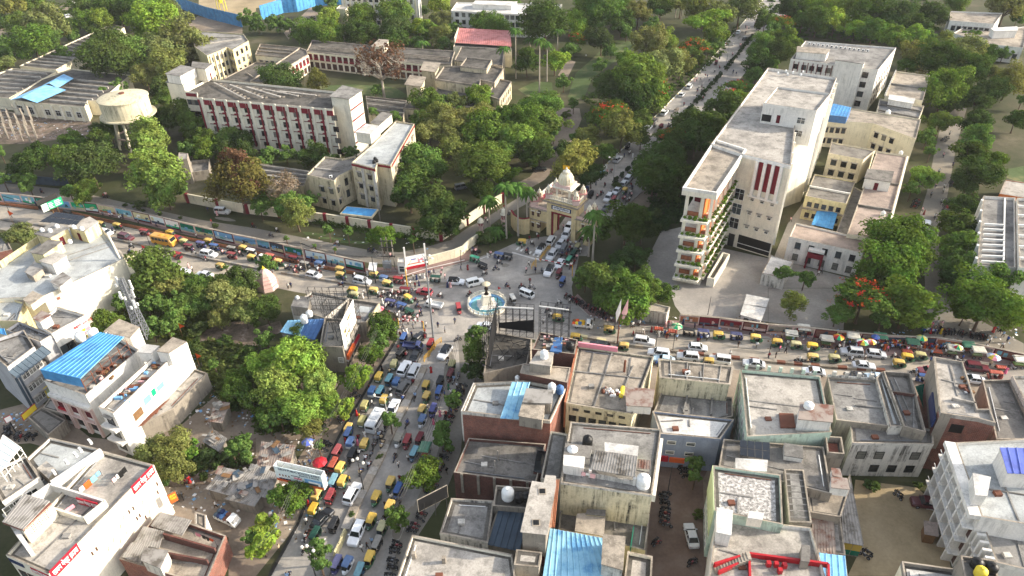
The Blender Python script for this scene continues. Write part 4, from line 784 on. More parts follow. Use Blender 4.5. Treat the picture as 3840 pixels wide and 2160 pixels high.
# blue roofed house
q=House('blue_roof_house','white ornate house with pink arched front under a broad blue sheet roof','building','C0',[(445,930),(860,1075),(1400,620),(1080,430)],10.5,'white_wall','concrete_grey',.9)
P=PP(('C0',395,800,13.6),('C0',800,890,13.6),('C0',1255,505,13.6),('C0',740,530,13.6));shed_roof(q.root,q.org,[P[0],P[1],P[2],Vector(W('C0',1000,455,13.6)[:2])],13.1,13.9,'sheet_blue')
K(q.root,'sheet_side','sheet_blue','obox',P[0],P[1],.1,11.0,13.2)
for t_ in(0,.2,.4,.6,.8,1):p=P[1].lerp(P[2],t_);K(q.root,'post','rust','tube',(p.x,p.y,9.7),(p.x,p.y,13.0),.08,6)
for z_ in(11.0,12.2):K(q.root,'rail','rust','tube',(P[1].x,P[1].y,z_),(P[2].x,P[2].y,z_),.05,5)
for k in range(14):c=q.at(random.uniform(.7,.95),random.uniform(.1,.8));m=MB();m.box(c.x,c.x+random.uniform(.4,1.2),c.y,c.y+random.uniform(.3,.9),9.65,9.7+random.uniform(.3,1));tag(m.build('stored_crate',[random.choice(['wood','cloth_pink','rust','concrete_pale'])]),'crate stored under the broad blue sheet roof','crate','crates under the blue roof')
for k,u in enumerate((.16,.5,.84)):
 for f in range(2):q.strip(0,u-.1,u+.1,1.0+f*3.2,3.2+f*3.2,.06,'maroon_dark' if f else 'dark_glass','arched_window');q.strip(0,u-.13,u+.13,3.25+f*3.2,3.55+f*3.2,.5,'pink_wall','arch_hood')
 for s_ in(-.14,.14):q.strip(0,u+s_-.02,u+s_+.02,0,7.2,.45,'pink_wall','pilaster')
q.strip(0,0,1,7.2,7.8,.7,'white_wall','cornice');q.strip(0,.05,.3,3.9,4.4,.3,'sign_red','shop_sign',.06)
q.pblock('C0',[(1050,440),(1310,500),(1400,400),(1200,320)],0,10.0,'white_wall','concrete_warm','rear_wing',.1);q.wins(3,4,3,1.2,1.4,1.2,3.0,'w')
l3=House('white_stepped_house','white house with stepped terraces, glowing blank side wall and rubble strewn roof','building','C0',[(990,1195),(1140,1262),(1880,550),(1640,600)],10.6,'white_wall','concrete_pale',.9)
l3.pblock('C0',[(1390,650),(1520,660),(1600,590),(1440,570)],9.8,12.0,'white_wall','roof_white','stair_cabin',.1);l3.pblock('C0',[(1580,640),(1700,660),(1880,545),(1740,500)],9.8,12.6,'white_wall','concrete_warm','stair_cabin',.02)
l3.strip(1,.30,.60,6.4,8.6,.06,'sign_white','signboard');l3.strip(1,.31,.40,6.7,8.2,.04,'sign_blue','sign_panel',.07);l3.strip(1,.42,.47,6.9,8.3,.04,'sign_green','sign_panel',.07);l3.strip(1,.49,.58,6.9,8.0,.04,'sign_blue','sign_panel',.07);l3.strip(1,.16,.27,5.6,7.3,.05,'wood','shutter');l3.wins(0,1,3,1.6,1.8,1,3.1,'kc');l3.strip(0,0,1,3.4,3.9,1.0,'white_wall','balcony');l3.strip(0,0,1,6.6,7.1,1.0,'white_wall','balcony')
rr=random.Random(11)
for k in range(30):c=l3.at(rr.uniform(.1,.8),rr.uniform(.15,.75));m=MB();m.box(c.x,c.x+rr.uniform(.3,1.4),c.y,c.y+rr.uniform(.2,.7),9.74,9.74+rr.uniform(.1,.6));tag(m.build('bric_a_brac',[rr.choice(['wood','cloth_pink','sign_blue','concrete_pale','rust'])]),'odd box or board lying on the white stepped terrace','junk','junk on the white terrace')
q=House('side_annex','low rough brick annex with pipes along its ledge under the white wall','building','C0',[(1320,1420),(1740,1215),(2085,855),(1955,815)],4.2,'concrete_wall','concrete_pale',.3)
m=MB()
for k in range(7):a=W('C0',1350+k*14,1400-k*2,4.3);c=W('C0',1660+k*8,1150-k*6,4.3);m.tube(a,c,.05,5)
tag(m.build('pipe_bundle',['rust']),'bundle of rusty pipes laid along the low annex ledge','pipes')
House('shop_strip','low shop strip with sheet awning in the dark lane below the grey apartment','building','C0',[(430,1205),(620,1255),(580,1130),(500,1110)],3.2,'concrete_wall','sheet_grey',.1)
House('shop_row','dim shop row with broad flat canopy beside the pink arched house','building','C0',[(280,1300),(480,1480),(660,1330),(420,1200)],2.8,'concrete_wall','concrete_dark',.1)
def signbox(name,label,o,p,q,z,h,mat,texts=(),th=.15,cat='sign',post=0,edge=None):
 a,c=W(o,*p,z),W(o,*q,z);a.z=c.z=z;mid=(a+c)/2;r=empty(name,(mid.x,mid.y,0));tag(r,label,cat)
 d=(c-a).normalized();n=Vector((d.y,-d.x,0));K(r,'board',mat,'obox',a,c,th,z,z+h)
 if edge:K(r,'frame',edge,'obox',a-d*.08,c+d*.08,th-.04,z-.08,z+h+.08)
 for s,size,mt,zz,fit in texts:lettering(s,size,mt,r,a+n*th/2+Vector((0,0,zz)),c+n*th/2+Vector((0,0,zz)),(0,0,1),.03,fit=fit)
 for k in range(post):p_=a.lerp(c,(k+.5)/post);K(r,'post','dark_metal','tube',(p_.x,p_.y,0),(p_.x,p_.y,z),.1,6)
 return r
signbox('shop_sign','yellow and red shop sign over the dark lane shops','C0',(240,1330),(370,1215),2.6,1.2,'sign_yellow',edge='sign_red');signbox('hanging_sign','small white tilted sign with red edge by parked motorcycles at the left edge','C0',(65,1355),(125,1325),3,1.1,'sign_white',edge='sign_red',post=1)
# lattice phone mast
base=W('C0',1455,500,0);k=W('C0',1450,490,4);base=Vector((k.x,k.y,4.0));r=empty('phone_mast',base);tag(r,'grey lattice phone mast hung with white antennas beside the blue roof','mast')
Hm=14.5;
def leg(i,z):w=1.0*(1-z/Hm*.62);return Vector(((-1,1,1,-1)[i]*w,(-1,-1,1,1)[i]*w,z))
for i in range(4):
 m=MB()
 m.tube(leg(i,0),leg(i,Hm),.1,6);m.build('mast_leg',['grey_metal'],r)
 m=MB()
 for s in range(12):z0,z1=Hm*s/12,Hm*(s+1)/12;m.tube(leg(i,z0),leg((i+1)%4,z1),.05,4);m.tube(leg((i+1)%4,z0),leg(i,z1),.05,4);m.tube(leg(i,z1),leg((i+1)%4,z1),.05,4)
 m.build('lattice',['grey_metal'],r)
for k in range(13):a=k*2.4;z=8+(k%5)*1.2;w=1.3;K0(r,'antenna','plastic_white','box',w*math.cos(a)-.17,w*math.cos(a)+.17,w*math.sin(a)-.14,w*math.sin(a)+.14,z,z+(1.9 if k%2 else.7))
# ---- hotel
b=House('guest_house','big cream guest house with red lettered boards and blank sunlit side wall','building','B0',[(490,1425),(1545,330),(1000,180),(60,1235)],11.6,'ivory','concrete_pale',.55)
RED='सावन गेस्ट हाउस'
a,c,d,n,L=b.edge(0)
def bsign(t0,t1,z0,z1,fit,s=RED):
 b.strip(0,t0,t1,z0,z1,.12,'sign_red','signboard');p0=Vector((*(a+d*L*t0+n*.13),(z0+z1)/2));p1=Vector((*(a+d*L*t1+n*.13),(z0+z1)/2));lettering(s,(z1-z0)*.8,'sign_white',b.root,p0,p1,(0,0,1),.03,fit=fit)
bsign(.76,.985,10.2,11.9,L*.205);bsign(.005,.24,10.2,11.9,L*.21)
for t_,z_ in((.955,7.6),(.93,6.2),(.70,7.8),(.66,7.9),(.72,5.6),(.69,5.6),(.755,4.3),(.33,7.6),(.29,7.6)):b.strip(0,t_,t_+.012,z_,z_+.8,.04,'window_brown','vent')
for t_,z_ in((.78,7),(.8,4.2),(.55,6.8),(.57,5.2),(.46,6.0),(.5,4.6),(.4,5.6),(.6,7.8)):
 for k in range(3):b.strip(0,t_+k*.006,t_+k*.006+.004,z_+k*.3,z_+.7+k*.3,.02,'concrete_warm','putty_patch')
def ledge(name,pts,w,z0,z1,mat='white_wall'):
 P=[Vector(W('B0',*p,z1)[:2])for p in pts];m=MB()
 for u,v in zip(P,P[1:]):m.obox(u,v,w,z0,z1)
 return m.build(name,[mat],b.root,b.org)
ledge('dividing_parapet',[(500,520),(1050,690)],.3,11.0,12.6);ledge('dividing_parapet',[(1050,690),(840,860)],.3,11.0,12.6,'ivory');ledge('dividing_parapet',[(840,860),(530,760)],.3,11.0,12.2,'ivory');ledge('dividing_parapet',[(510,500),(1010,170)],.5,11.0,12.6);ledge('dividing_parapet',[(320,640),(500,520)],.4,11.0,12.6)
p0,p1=W('B0',760,655,12.6),W('B0',972,710,12.6);p0.z=p1.z=11.6;K(b.root,'signboard','sign_red','obox',p0,p1,.15,11.1,12.5);dd=(p1-p0).normalized();nn=Vector((dd.y,-dd.x,0));lettering(RED,1.0,'sign_white',b.root,p0+nn*.08+Vector((0,0,.2)),p1+nn*.08+Vector((0,0,.2)),(0,0,1),.03,fit=3.6)
a3,c3,d3,n3,L3=b.edge(3);b.strip(3,.55,.97,10.2,11.2,.1,'sign_red','signboard');lettering(RED,.8,'sign_white',b.root,Vector((*(a3+d3*L3*.55+n3*.11),10.7)),Vector((*(a3+d3*L3*.97+n3*.11),10.7)),(0,0,1),.03,fit=L3*.36);b.strip(3,.02,.35,10.2,11.0,.1,'sign_navy','signboard');b.wins(3,4,3,1.2,1.4,1.2,3,'b')
P=PP(('B0',5,880,14.6),('B0',215,960,14.6),('B0',500,690,14.6),('B0',240,615,14.6));K(b.root,'jali_wall','ivory','prism',[P[1],P[2],P[2].lerp(P[3],.12),P[1].lerp(P[0],.12)],11.05,13.9);K(b.root,'shed_body','brick','prism',P,13.6,14.0);shed_roof(b.root,b.org,P,14.1,14.5,'sheet_grey')
for k in range(9):
 for j in range(4):q0=P[1].lerp(P[2],.12+k*.085);e_=(P[2]-P[1]).normalized();nn=Vector((e_.y,-e_.x));K(b.root,'jali_hole','window_brown','prism',[q0+nn*.004,q0+e_*.16+nn*.004,q0+e_*.16+nn*.03,q0+nn*.03],12.3+j*.35,12.48+j*.35)
b.pblock('B0',[(140,1010),(260,1170),(300,1150),(190,990)],11.05,13,'white_wall','white_wall','buttress',0)
# washing lines on the roof
def washing(label,o,p,q,z,items):
 A,C=W(o,*p,z),W(o,*q,z);r=empty('washing_line',(A+C)/2);tag(r,label,'washing line');m=MB();m.tube(A,C,.015,4);m.tube(A-Vector((0,0,1.4)),A,.03,5);m.tube(C-Vector((0,0,1.4)),C,.03,5);m.build('line',['dark_metal'],r,r.location)
 for k,(u0,u1,mt,drop)in enumerate(items):
  s,e_=A.lerp(C,u0),A.lerp(C,u1);m=MB();v=Vector((0,0,drop));off=Vector((.04,.03,0));m.face([s+off,e_+off,e_-v+off*3,s-v+off*2]);m.face([s,s-v-off,e_-v-off,e_]);m.build('garment',[mt],r,r.location)
washing('washing line with orange and pale blue cloths on the upper guest house roof','B0',(780,580),(1000,380),12.4,[(.25,.5,'cloth_orange',1.2),(.55,.75,'pool_blue',1.1),(.8,.95,'sign_blue',.8),(.05,.2,'cloth_white',.9)])
washing('washing line with dark clothes near the right parapet of the guest house roof','B0',(1120,480),(1255,345),12.4,[(.0,.2,'cloth_pink',.8),(.3,.4,'cloth_white',.8),(.5,.68,'black_paint',1.2),(.72,.95,'black_paint',1.0)])
washing('washing line with red cloth on the middle guest house terrace','B0',(640,790),(740,720),12.2,[(.1,.9,'sign_pink',.7)])
q=House('terrace_house','white terrace house with glass roofed balcony and pale blue roof at the lower left','building','B0',[(20,700),(395,450),(255,235),(-150,420)],11.5,'white_wall','concrete_pale',.5);q.wins(0,2,1,2.6,2.2,8.0,3,'w',.02,.55);q.strip(0,.62,.8,7.6,10.0,.05,'black_paint','doorway')
q2=House('t','','','B0',[(20,830),(470,540),(1000,170),(500,55),(265,270),(395,450)],8.0,'white_wall','roof_blue_wash',.5,parent=q.root);q.pblock('B0',[(380,370),(490,470),(560,380),(470,300)],7.5,10,'concrete_warm','concrete_pale','stair_hood',.05)
r=empty('glasshouse',W('B0',90,320,11.5));tag(r,'glass and white frame conservatory on the lower left terrace','conservatory');P=PP(('B0',-60,450,12),('B0',60,480,12),('B0',255,235,12),('B0',80,110,12));
for u,v in zip(P,P[1:]+P[:1]):
 m=MB();m.tube((*u,11.5),(*u,13.8),.07);m.tube((*u,13.8),(*v,13.8),.07);m.tube((*u,12.6),(*v,12.6),.05);m.build('frame',['white_paint'],r,r.location)
for k in range(1,5):u,v=P[1].lerp(P[2],k/5),P[0].lerp(P[3],k/5);m=MB();m.tube((*u,13.8),(*v,13.8),.06);m.tube((*u,11.5),(*u,13.8),.05);m.build('frame',['white_paint'],r,r.location)
K(r,'glass_roof','sign_pale','prism',P,13.72,13.76)
for x,y in((555,425),(680,320),(770,245),(820,200),(915,115)):ac_unit(W('B0',x,y,11.7),R(-40),'white air conditioner on the guest house wall above the pale blue terrace')
q=House('brick_shop','half built brick shop with rusted sheet roofs below the guest house wall','building','B0',[(1200,1275),(2060,1540),(2270,1040),(1600,810)],4.8,'brick','concrete_warm',.8)
for quad in(((1510,940),(1830,1040),(1935,900),(1620,815)),((1340,1120),(1600,1165),(1655,1010),(1450,960)),((1210,1250),(1420,1320),(1500,1150),(1330,1120))):shed_roof(q.root,q.org,PP(*[('B0',x,y,5)for x,y in quad]),4.9,5.3,'sheet_grey')
q.pblock('B0',[(1430,1290),(1610,1365),(1685,1205),(1465,1175)],4.0,6.6,'white_old','sheet_grey','roof_room',.15);m=MB();m.obox(W('B0',1650,1040,5)[:2],W('B0',2170,1190,5)[:2],.25,4.0,5.5);m.obox(W('B0',1660,1220,5)[:2],W('B0',2090,1300,5)[:2],.25,4.0,5.3);m.build('dividing_parapet',['brick_dark'],q.root,q.org)
washing('washing line with red and black clothes on the brick shop roof','B0',(1940,1000),(2160,1090),5.6,[(.1,.3,'sign_pink',.8),(.4,.55,'black_paint',.8),(.6,.7,'black_paint',.9),(.75,.9,'cloth_orange',.6)])
House('box_kiosk','small white walled kiosk at the back of the brick shop','kiosk','B0',[(1960,930),(2070,990),(2070,830),(1960,800)],4,'white_wall','concrete_warm',.2)
signbox('lantern_sign','orange box sign with yellow lettering projecting from the guest house corner','B0',(1722,720),(1795,680),4.6,2.0,'sign_orange',[('होटल',.6,'sign_yellow',1.45,.9),('भोजन',.6,'sign_yellow',.85,.9)],edge='wood')
# tin huts and stalls beside the market street
for i,(o,quad,z,mt,lab)in enumerate((('B0',[(2060,560),(2380,650),(2590,440),(2250,370)],3.0,'sheet_grey','long brown tin roofed hut with lean-to beside the muddy yard'),('B1',[(-200,560),(120,660),(240,440),(-40,330)],3.2,'sheet_grey','grey tin roofed hut behind the school billboard'),
('B1',[(0,330),(330,350),(400,150),(60,110)],3.4,'sheet_rusty','patched tin roofed hut below the big light green tree'),('C0',[(2090,1330),(2230,1350),(2320,1170),(2190,1150)],2.8,'sheet_rusty','small rusty tin hut below the rubble slope'),('B0',[(2030,80),(2200,190),(2290,80),(2140,-20)],2.6,'sheet_grey','collapsed grey tin shack under the olive tree'),('B1',[(-330,660),(-20,740),(110,590),(-100,560)],2.8,'sheet_grey','pale tin hut fronting the muddy yard near the billboard'))):
 P=PP(*[(o,x,y,z)for x,y in quad]);c=sum(P,Vector((0,0)))/4;r=empty('tin_hut',(c.x,c.y,0));tag(r,lab,'hut','tin huts beside the market street');K(r,'wall','concrete_wall','prism',offset(P if area(P)>0 else P[::-1],-.3),0,z-.5);shed_roof(r,r.location,P,z-.3,z+.4,mt)
 rr=random.Random(i)
 for k in range(9):
  u,v=rr.uniform(.05,.8),rr.uniform(.05,.8);a_=P[0].lerp(P[1],u).lerp(P[3].lerp(P[2],u),v);zz=z+.05+v*.7;w=rr.uniform(.5,1.8);a2=rr.uniform(0,3);m=MB();e_=Vector((math.cos(a2),math.sin(a2)));m.prism([a_,a_+e_*w,a_+e_*w+Vector((-e_.y,e_.x))*w*.5,a_+Vector((-e_.y,e_.x))*w*.5],zz,zz+.05);m.build('roof_patch',[rr.choice(['sheet_grey','sheet_grey','wood','concrete_grey','concrete_pale','sheet_rusty','sheet_navy'])],r,r.location)
  # corner building with hoardings
b=House('corner_building','grimy corner building carrying black hoarding frames at the crossroads','building','C1',[(640,585),(870,595),(1010,320),(690,300)],6.6,'concrete_wall','concrete_warm',.4);b.wins(1,5,2,1.2,1.4,.9,2.9,'kc');b.strip(1,.1,.55,2.6,3.6,.5,'sign_orange','shop_sign');b.strip(1,.6,.95,2.4,3.2,.4,'sign_red','shop_sign');b.wins(0,1,1,.9,1.2,2.6,3,'wx',.7,.95)
q=House('c','','','C1',[(1000,350),(1110,340),(1240,150),(930,105),(880,300)],5.2,'concrete_wall','concrete_grey',.5,parent=b.root);q.strip(1,0,1,3.9,5.1,.12,'yellow_wall','shop_sign');K(b.root,'wash_patch','roof_blue_wash','prism',PP(('C1',1010,230,5),('C1',1130,240,5),('C1',1170,190,5),('C1',1050,170,5)),4.72,4.78)
q=House('c','','','C1',[(350,190),(690,300),(940,100),(560,30)],5.4,'white_old','concrete_grey',.5,parent=b.root);q.pblock('C1',[(360,185),(520,200),(540,100),(400,90)],5,7.4,'concrete_wall','concrete_grey','roof_room',.15)
P=PP(('C1',240,430,6),('C1',590,510,6),('C1',705,310,6),('C1',320,330,6));K(b.root,'annex_wall','grey_metal','prism',offset(P if area(P)>0 else P[::-1],-.2),0,5.5);shed_roof(b.root,b.org,[P[0],P[0].lerp(P[1],.55),P[3].lerp(P[2],.5),P[3]],5.7,6.1,'sheet_cyan');shed_roof(b.root,b.org,[P[0].lerp(P[1],.55),P[1],P[2],P[3].lerp(P[2],.5)],5.7,6.1,'tarp_blue')
tank(W('C1',490,345,6.2),.75,2.0,'plastic_white','white ribbed tank on the blue sheet roof of the corner building',None);tank(W('C1',540,280,5.4),.7,1.4,'plastic_white','white tank behind the blue sheet roof by the hoarding frames',None);tank(W('C1',420,110,7.4),.4,.8,'plastic_white','small white tank on the corner building back room',None)
def steel_frame(name,label,o,p,q,z0,z1,nx,nz,depth,mat='dark_metal',cat='frame',board=None):
 A,C=W(o,*p,z0),W(o,*q,z0);A.z=C.z=z0;mid=(A+C)/2;r=empty(name,(mid.x,mid.y,z0));tag(r,label,cat);d=(C-A).normalized();n=Vector((-d.y,d.x,0))*depth
 up=lambda i,z,k:A.lerp(C,i/nx)+Vector((0,0,z-z0))+n*k
 for i in range(nx+1):
  m=MB()
  for k in(0,1):m.tube(up(i,z0,k),up(i,z1,k),.05,5)
  for j in range(nz):za,zb=z0+(z1-z0)*j/nz,z0+(z1-z0)*(j+1)/nz;m.tube(up(i,za,0),up(i,zb,1),.024,3);m.tube(up(i,zb,0),up(i,zb,1),.024,3)
  m.build('upright',[mat],r,r.location)
 for j in range(nz+1):
  m=MB();z=z0+(z1-z0)*j/nz
  for k in(0,1):m.tube(up(0,z,k),up(nx,z,k),.036,4)
  if j<nz:
   for i in range(nx):m.tube(up(i,z,0),up(i+1,z+(z1-z0)/nz,0),.02,3)
  m.build('rail',[mat],r,r.location)
 return r,A,C,d
steel_frame('hoarding_frame','empty black steel hoarding frame along the back of the corner building','C1',(540,210),(960,220),5,9.8,6,3,1.4)
steel_frame('hoarding_frame','black steel hoarding frame running down the corner building roof','C1',(660,250),(830,560),5.5,9.8,4,3,1.4)
r,A,C,d=steel_frame('billboard','torn white billboard with gold lettering leaning over the corner building front','C1',(880,590),(1010,330),6.2,11.6,4,4,-1.0,cat='billboard')
n=Vector((d.y,-d.x,0));K(r,'sheet','sign_white','obox',A+n*.1,C+n*.1,.08,6.4,11.7)
q0,q1=A+n*.16,C+n*.16
lettering('AD',1.5,'gold',r,q0.lerp(q1,.05)+Vector((0,0,2.6)),q0.lerp(q1,.4)+Vector((0,0,2.6)),(0,0,1));lettering('OPE',1.2,'gold',r,q0.lerp(q1,.08)+Vector((0,0,1.2)),q0.lerp(q1,.6)+Vector((0,0,1.2)),(0,0,1))
lettering('अमर',1.0,'gold',r,q0.lerp(q1,.3)+Vector((0,0,3.8)),q0.lerp(q1,.8)+Vector((0,0,3.8)),(0,0,1))
K(r,'torn_strip','sign_pale','obox',A+n*.17,A.lerp(C,.4)+n*.17,.02,5.2,6.5)
# school billboard on one post
A,C=W('B1',218,480,4.2),W('B1',690,585,4.2);A.z=C.z=4.2;mid=(A+C)/2;r=empty('school_billboard',(mid.x,mid.y,0));tag(r,'long double sided school billboard with orange lower band over the market street','billboard');d=(C-A).normalized();n=Vector((d.y,-d.x,0));L=(C-A).length;T=3.4
K(r,'front_face','sign_pale','obox',A,C,.08,4.2,4.2+T);K(r,'back_face','sign_white','obox',A-n*1.1,C-n*1.1,.08,4.2,4.2+T)
K(r,'orange_band','sign_orange','obox',A+n*.05,C+n*.05,.03,4.2,4.75)
for u,v in((A,A-n*1.1),(C,C-n*1.1)):K(r,'end_frame','sign_white','obox',u,v,.08,4.2,4.2+T)
for k in range(1,6):m=MB();u=A.lerp(C,k/6);m.tube(u+Vector((0,0,T-.1)),u-n*1.1+Vector((0,0,T-.1)),.05,4);m.build('cross_tie',['grey_metal'],r,r.location)
K(r,'base_tray','black_paint','obox',A-n*.55,C-n*.55,.9,4.3,4.4)
for u in(.3,.72):p=A.lerp(C,u)-n*.55;K(r,'post','rust','tube',(p.x,p.y,0),(p.x,p.y,4.3),.22,8)
f=n*.05;Z_=lambda z:Vector((0,0,z))
lettering('DELHI PUBLIC SCHOOL KASHI',.62,'sign_navy',r,A.lerp(C,.08)+f+Z_(2.95),A.lerp(C,.97)+f+Z_(2.95),(0,0,1),.02,fit=L*.86);lettering('SCHOOL & HOSTEL',.5,'sign_navy',r,A.lerp(C,.5)+f+Z_(2.4),A.lerp(C,.97)+f+Z_(2.4),(0,0,1),.02,fit=L*.42)
def panel(u0,u1,z0,z1,mt,nm,k=.06):m=MB();m.obox(A.lerp(C,u0)+n*k,A.lerp(C,u1)+n*k,.02,4.2+z0,4.2+z1);m.build(nm,[mt],r,r.location)
panel(.62,.985,.6,1.95,'sign_blue','picture_panel');panel(.64,.97,.62,1.1,'sheet_navy','picture_panel',.09);panel(.70,.9,1.1,1.5,'sign_white','picture_panel',.09);panel(.9,.95,.7,1.5,'plastic_white','picture_panel',.12);panel(.39,.56,1.25,1.7,'sign_pink','slogan_panel');panel(.34,.53,1.9,2.02,'black_paint','slogan_bar')
for k in range(4):panel(.07+k*.065,.115+k*.065,.6,1.35,'sign_white','pupil_picture',.07);panel(.08+k*.065,.105+k*.065,1.36,1.75,'skin','pupil_picture',.07);panel(.065+k*.065,.12+k*.065,.6,.9,'sign_navy','pupil_picture',.09)
# direction sign beside the left road
A,C=W('M0',440,690,4.0),W('M0',640,600,4.0);A.z=C.z=4.0;mid=(A+C)/2;r=empty('direction_sign',(mid.x,mid.y,0));tag(r,'green and white direction board on brown frame over the left road','sign');d=(C-A).normalized();n=Vector((d.y,-d.x,0))
K(r,'board','sign_green','obox',A,C,.1,4,6.2);K(r,'white_panel','sign_white','obox',A+n*.06,A.lerp(C,.28)+n*.06,.04,4.05,6.15)
for k in range(4):
 for u0,u1 in((.33,.56),(.62,.93)):K(r,'lettering_bar','sign_pale','obox',A.lerp(C,u0)+n*.06,A.lerp(C,u1-(k%2)*.05)+n*.06,.03,4.3+k*.45,4.5+k*.45)
K(r,'back_board','dark_metal','obox',A-n*1.2-d*.3,C-n*1.2-d*.3,.1,4.6,7.2)
for u in(.45,.7):p=A.lerp(C,u)-n*.6;K(r,'post','wood','tube',(p.x,p.y,0),(p.x,p.y,4.6),.16,8)
for u in(0,1):K(r,'tie','grey_metal','tube',A.lerp(C,u)+Vector((0,0,.4)),A.lerp(C,u)-n*1.2-d*.3+Vector((0,0,.8)),.06,5)
# white framed hoarding by the transformer yard
A,C=W('M1',1505,1245,.6),W('M1',1705,1205,.6);A.z=C.z=.6;mid=(A+C)/2;r=empty('clinic_hoarding',(mid.x,mid.y,0));tag(r,'white framed pink hoarding with red base beside the curved white wall','hoarding');d=(C-A).normalized();n=Vector((d.y,-d.x,0))
K(r,'board','sign_white','obox',A,C,.12,.6,3.6);K(r,'red_base','sign_red','obox',A+n*.04,C+n*.04,.35,.05,.75)
for u in(0,1):p=A.lerp(C,u);K(r,'side_post','white_paint','obox',p,p+d*.35,.3,0,6.4)
K(r,'stripe','sign_orange','obox',A.lerp(C,.12)+n*.08,A.lerp(C,.95)+n*.08,.02,1.3,1.55);K(r,'figure_panel','sign_pink','obox',A.lerp(C,.65)+n*.08,A.lerp(C,.9)+n*.08,.02,1.6,2.6);K(r,'lettering_bar','sheet_violet','obox',A.lerp(C,.3)+n*.08,A.lerp(C,.55)+n*.08,.02,2.5,2.75)
House('white_booth','small white booth with glass front between transformer yard and hoarding','booth','M1',[(1420,1190),(1500,1195),(1500,1150),(1425,1140)],3.4,'white_wall','roof_white',.2).wins(0,1,1,1.2,1.6,.7,1,'w')
r=empty('transformer',W('M1',1330,1290,0));tag(r,'fenced roadside transformer with tangled service poles beside the white booth','transformer');m=MB()
for dx,hh in((-.6,9.5),(.6,9.8),(1.8,9)):m.tube((dx,0,0),(dx-.1,.2,hh),.14,6)
m.build('pole',['concrete_wall'],r);m=MB();m.box(-1,1,-.5,.6,1.4,3.2);m.box(-.8,.8,-.75,-.5,1.6,3.0);m.build('tank',['grey_metal'],r);m=MB()
for z in(4.5,7,8.8):m.box(-1.2,2.2,-.1,.1,z,z+.18)
for k in range(22):a=random.Random(k).uniform(0,6.28);z=random.Random(k+50).uniform(4,9);m.tube((-.5,0,z),(-.5+1.8*math.cos(a),1.2*math.sin(a),z+.8),.025,4)
m.build('crossarm',['dark_metal'],r);m=MB()
for k in range(13):m.tube((-3+k*.5,-1.8,0),(-3+k*.5,-1.8,1.6),.035,4)
m.box(-3,3,-1.84,-1.78,1.5,1.6);m.box(-3,3,-1.84,-1.78,.3,.4);m.build('fence_panel',['grey_metal'],r)
House('switch_cabinet','white switch cabinet at the left of the transformer yard','cabinet','M1',[(1140,1260),(1200,1270),(1210,1200),(1150,1195)],2.4,'white_old','white_paint',0)
# pink shrine
c=W('M1',120,1440,0);r=empty('shrine',c);tag(r,'small pale pink temple spire with gold finial beside the left road','shrine');r.scale=(1.12,1.12,.78)
K0(r,'spire','pink_wall','lathe',[(2.3,0),(2.3,1.4),(2.2,1.5),(2.0,3.0),(1.4,4.8),(.8,6.0),(.35,6.6),(.02,6.7)],n=8);m=MB()
for z,w in((1.45,2.36),(2.6,2.16),(3.6,1.86),(4.6,1.52)):m.lathe([(w,z),(w+.06,z+.08),(w,z+.16)],n=8)
m.build('moulding',['pink_stone'],r);K0(r,'finial','sign_yellow','lathe',[(.02,6.6),(.3,6.7),(.35,6.95),(.12,7.15),(.16,7.3),(.02,7.8)],n=10)
# ================================================================== lower right roofs
wallmat('streaky','#cfc6a8',1.0,'#2a2826');wallmat('peeling','#cfcbc2',1.0,'#4a4844')
b=House('rounded_brick_house','red brick house with curved white corner and grey roof at the market street corner','building','C1',[(2075,1240),('C2',(385,1335)),('C2',(535,1010)),('C2',(130,930)),(2200,955)],11.0,'brick','roof_blue_wash',.6,'white_old',q4=(0,1,2,4))
b.strip(4,0,1,4,11,.25,'white_old','curved_corner');b.wins(4,3,2,1.0,1.5,1.2,3.2,'kc');P=PP(('C2',-120,1285,12),('C2',70,1295,12),('C2',182,945,12),('C2',0,940,12));shed_roof(b.root,b.org,P,11.4,11.9,'sheet_cyan')
b.pblock('C2',[(70,1290),(300,1330),(330,1170),(110,1150)],10.4,12.6,'concrete_wall','concrete_warm','roof_room',.1);b.pblock('C2',[(115,1150),(390,1160),(410,1040),(150,1020)],10.4,13.0,'concrete_wall','sheet_grey','stair_cabin',.15)
tank(W('C2',400,1040,11.4),.7,1.9,'plastic_white','white bottle shaped tank on the rounded brick house',None);tank(W('C2',480,1050,11),.7,1.6,'tarp_blue','dark blue tank beside the white tank on the brick house',None);tank(W('C2',55,930,10),.45,1.1,'plastic_white','half hidden small white tank behind the cyan roof sheet',None)
b=House('brick_back_house','brick house with pale mottled roof and white tank cabin behind the curved corner','building','C2',[(80,855),(555,950),(590,800),(110,760)],12.2,'brick_dark','concrete_warm',.15);b.pblock('C2',[(180,760),(385,790),(415,660),(265,640)],12,14,'concrete_wall','concrete_pale','stair_cabin',.1);tank(W('C2',322,700,14.2),.7,1.7,'plastic_white','white tank on the cabin of the mottled brick house',None)
b=House('junk_terrace_house','brick house whose roof is piled with rubble, blue plastic and a billboard base','building','C2',[(200,615),(630,665),(660,520),(280,440)],11.0,'brick_dark','roof_old',.4);rr=random.Random(8)
for k in range(26):c=b.at(rr.uniform(.05,.95),rr.uniform(.1,.9));m=MB();m.box(c.x,c.x+rr.uniform(.2,.9),c.y,c.y+rr.uniform(.2,.6),10.64,10.66+rr.uniform(.1,.5));tag(m.build('rubble_piece',[rr.choice(['rubble','cloth_pink','brick','wood','concrete_pale'])]),'lump of rubble on the piled up brick roof','rubble','rubble on the brick roof')
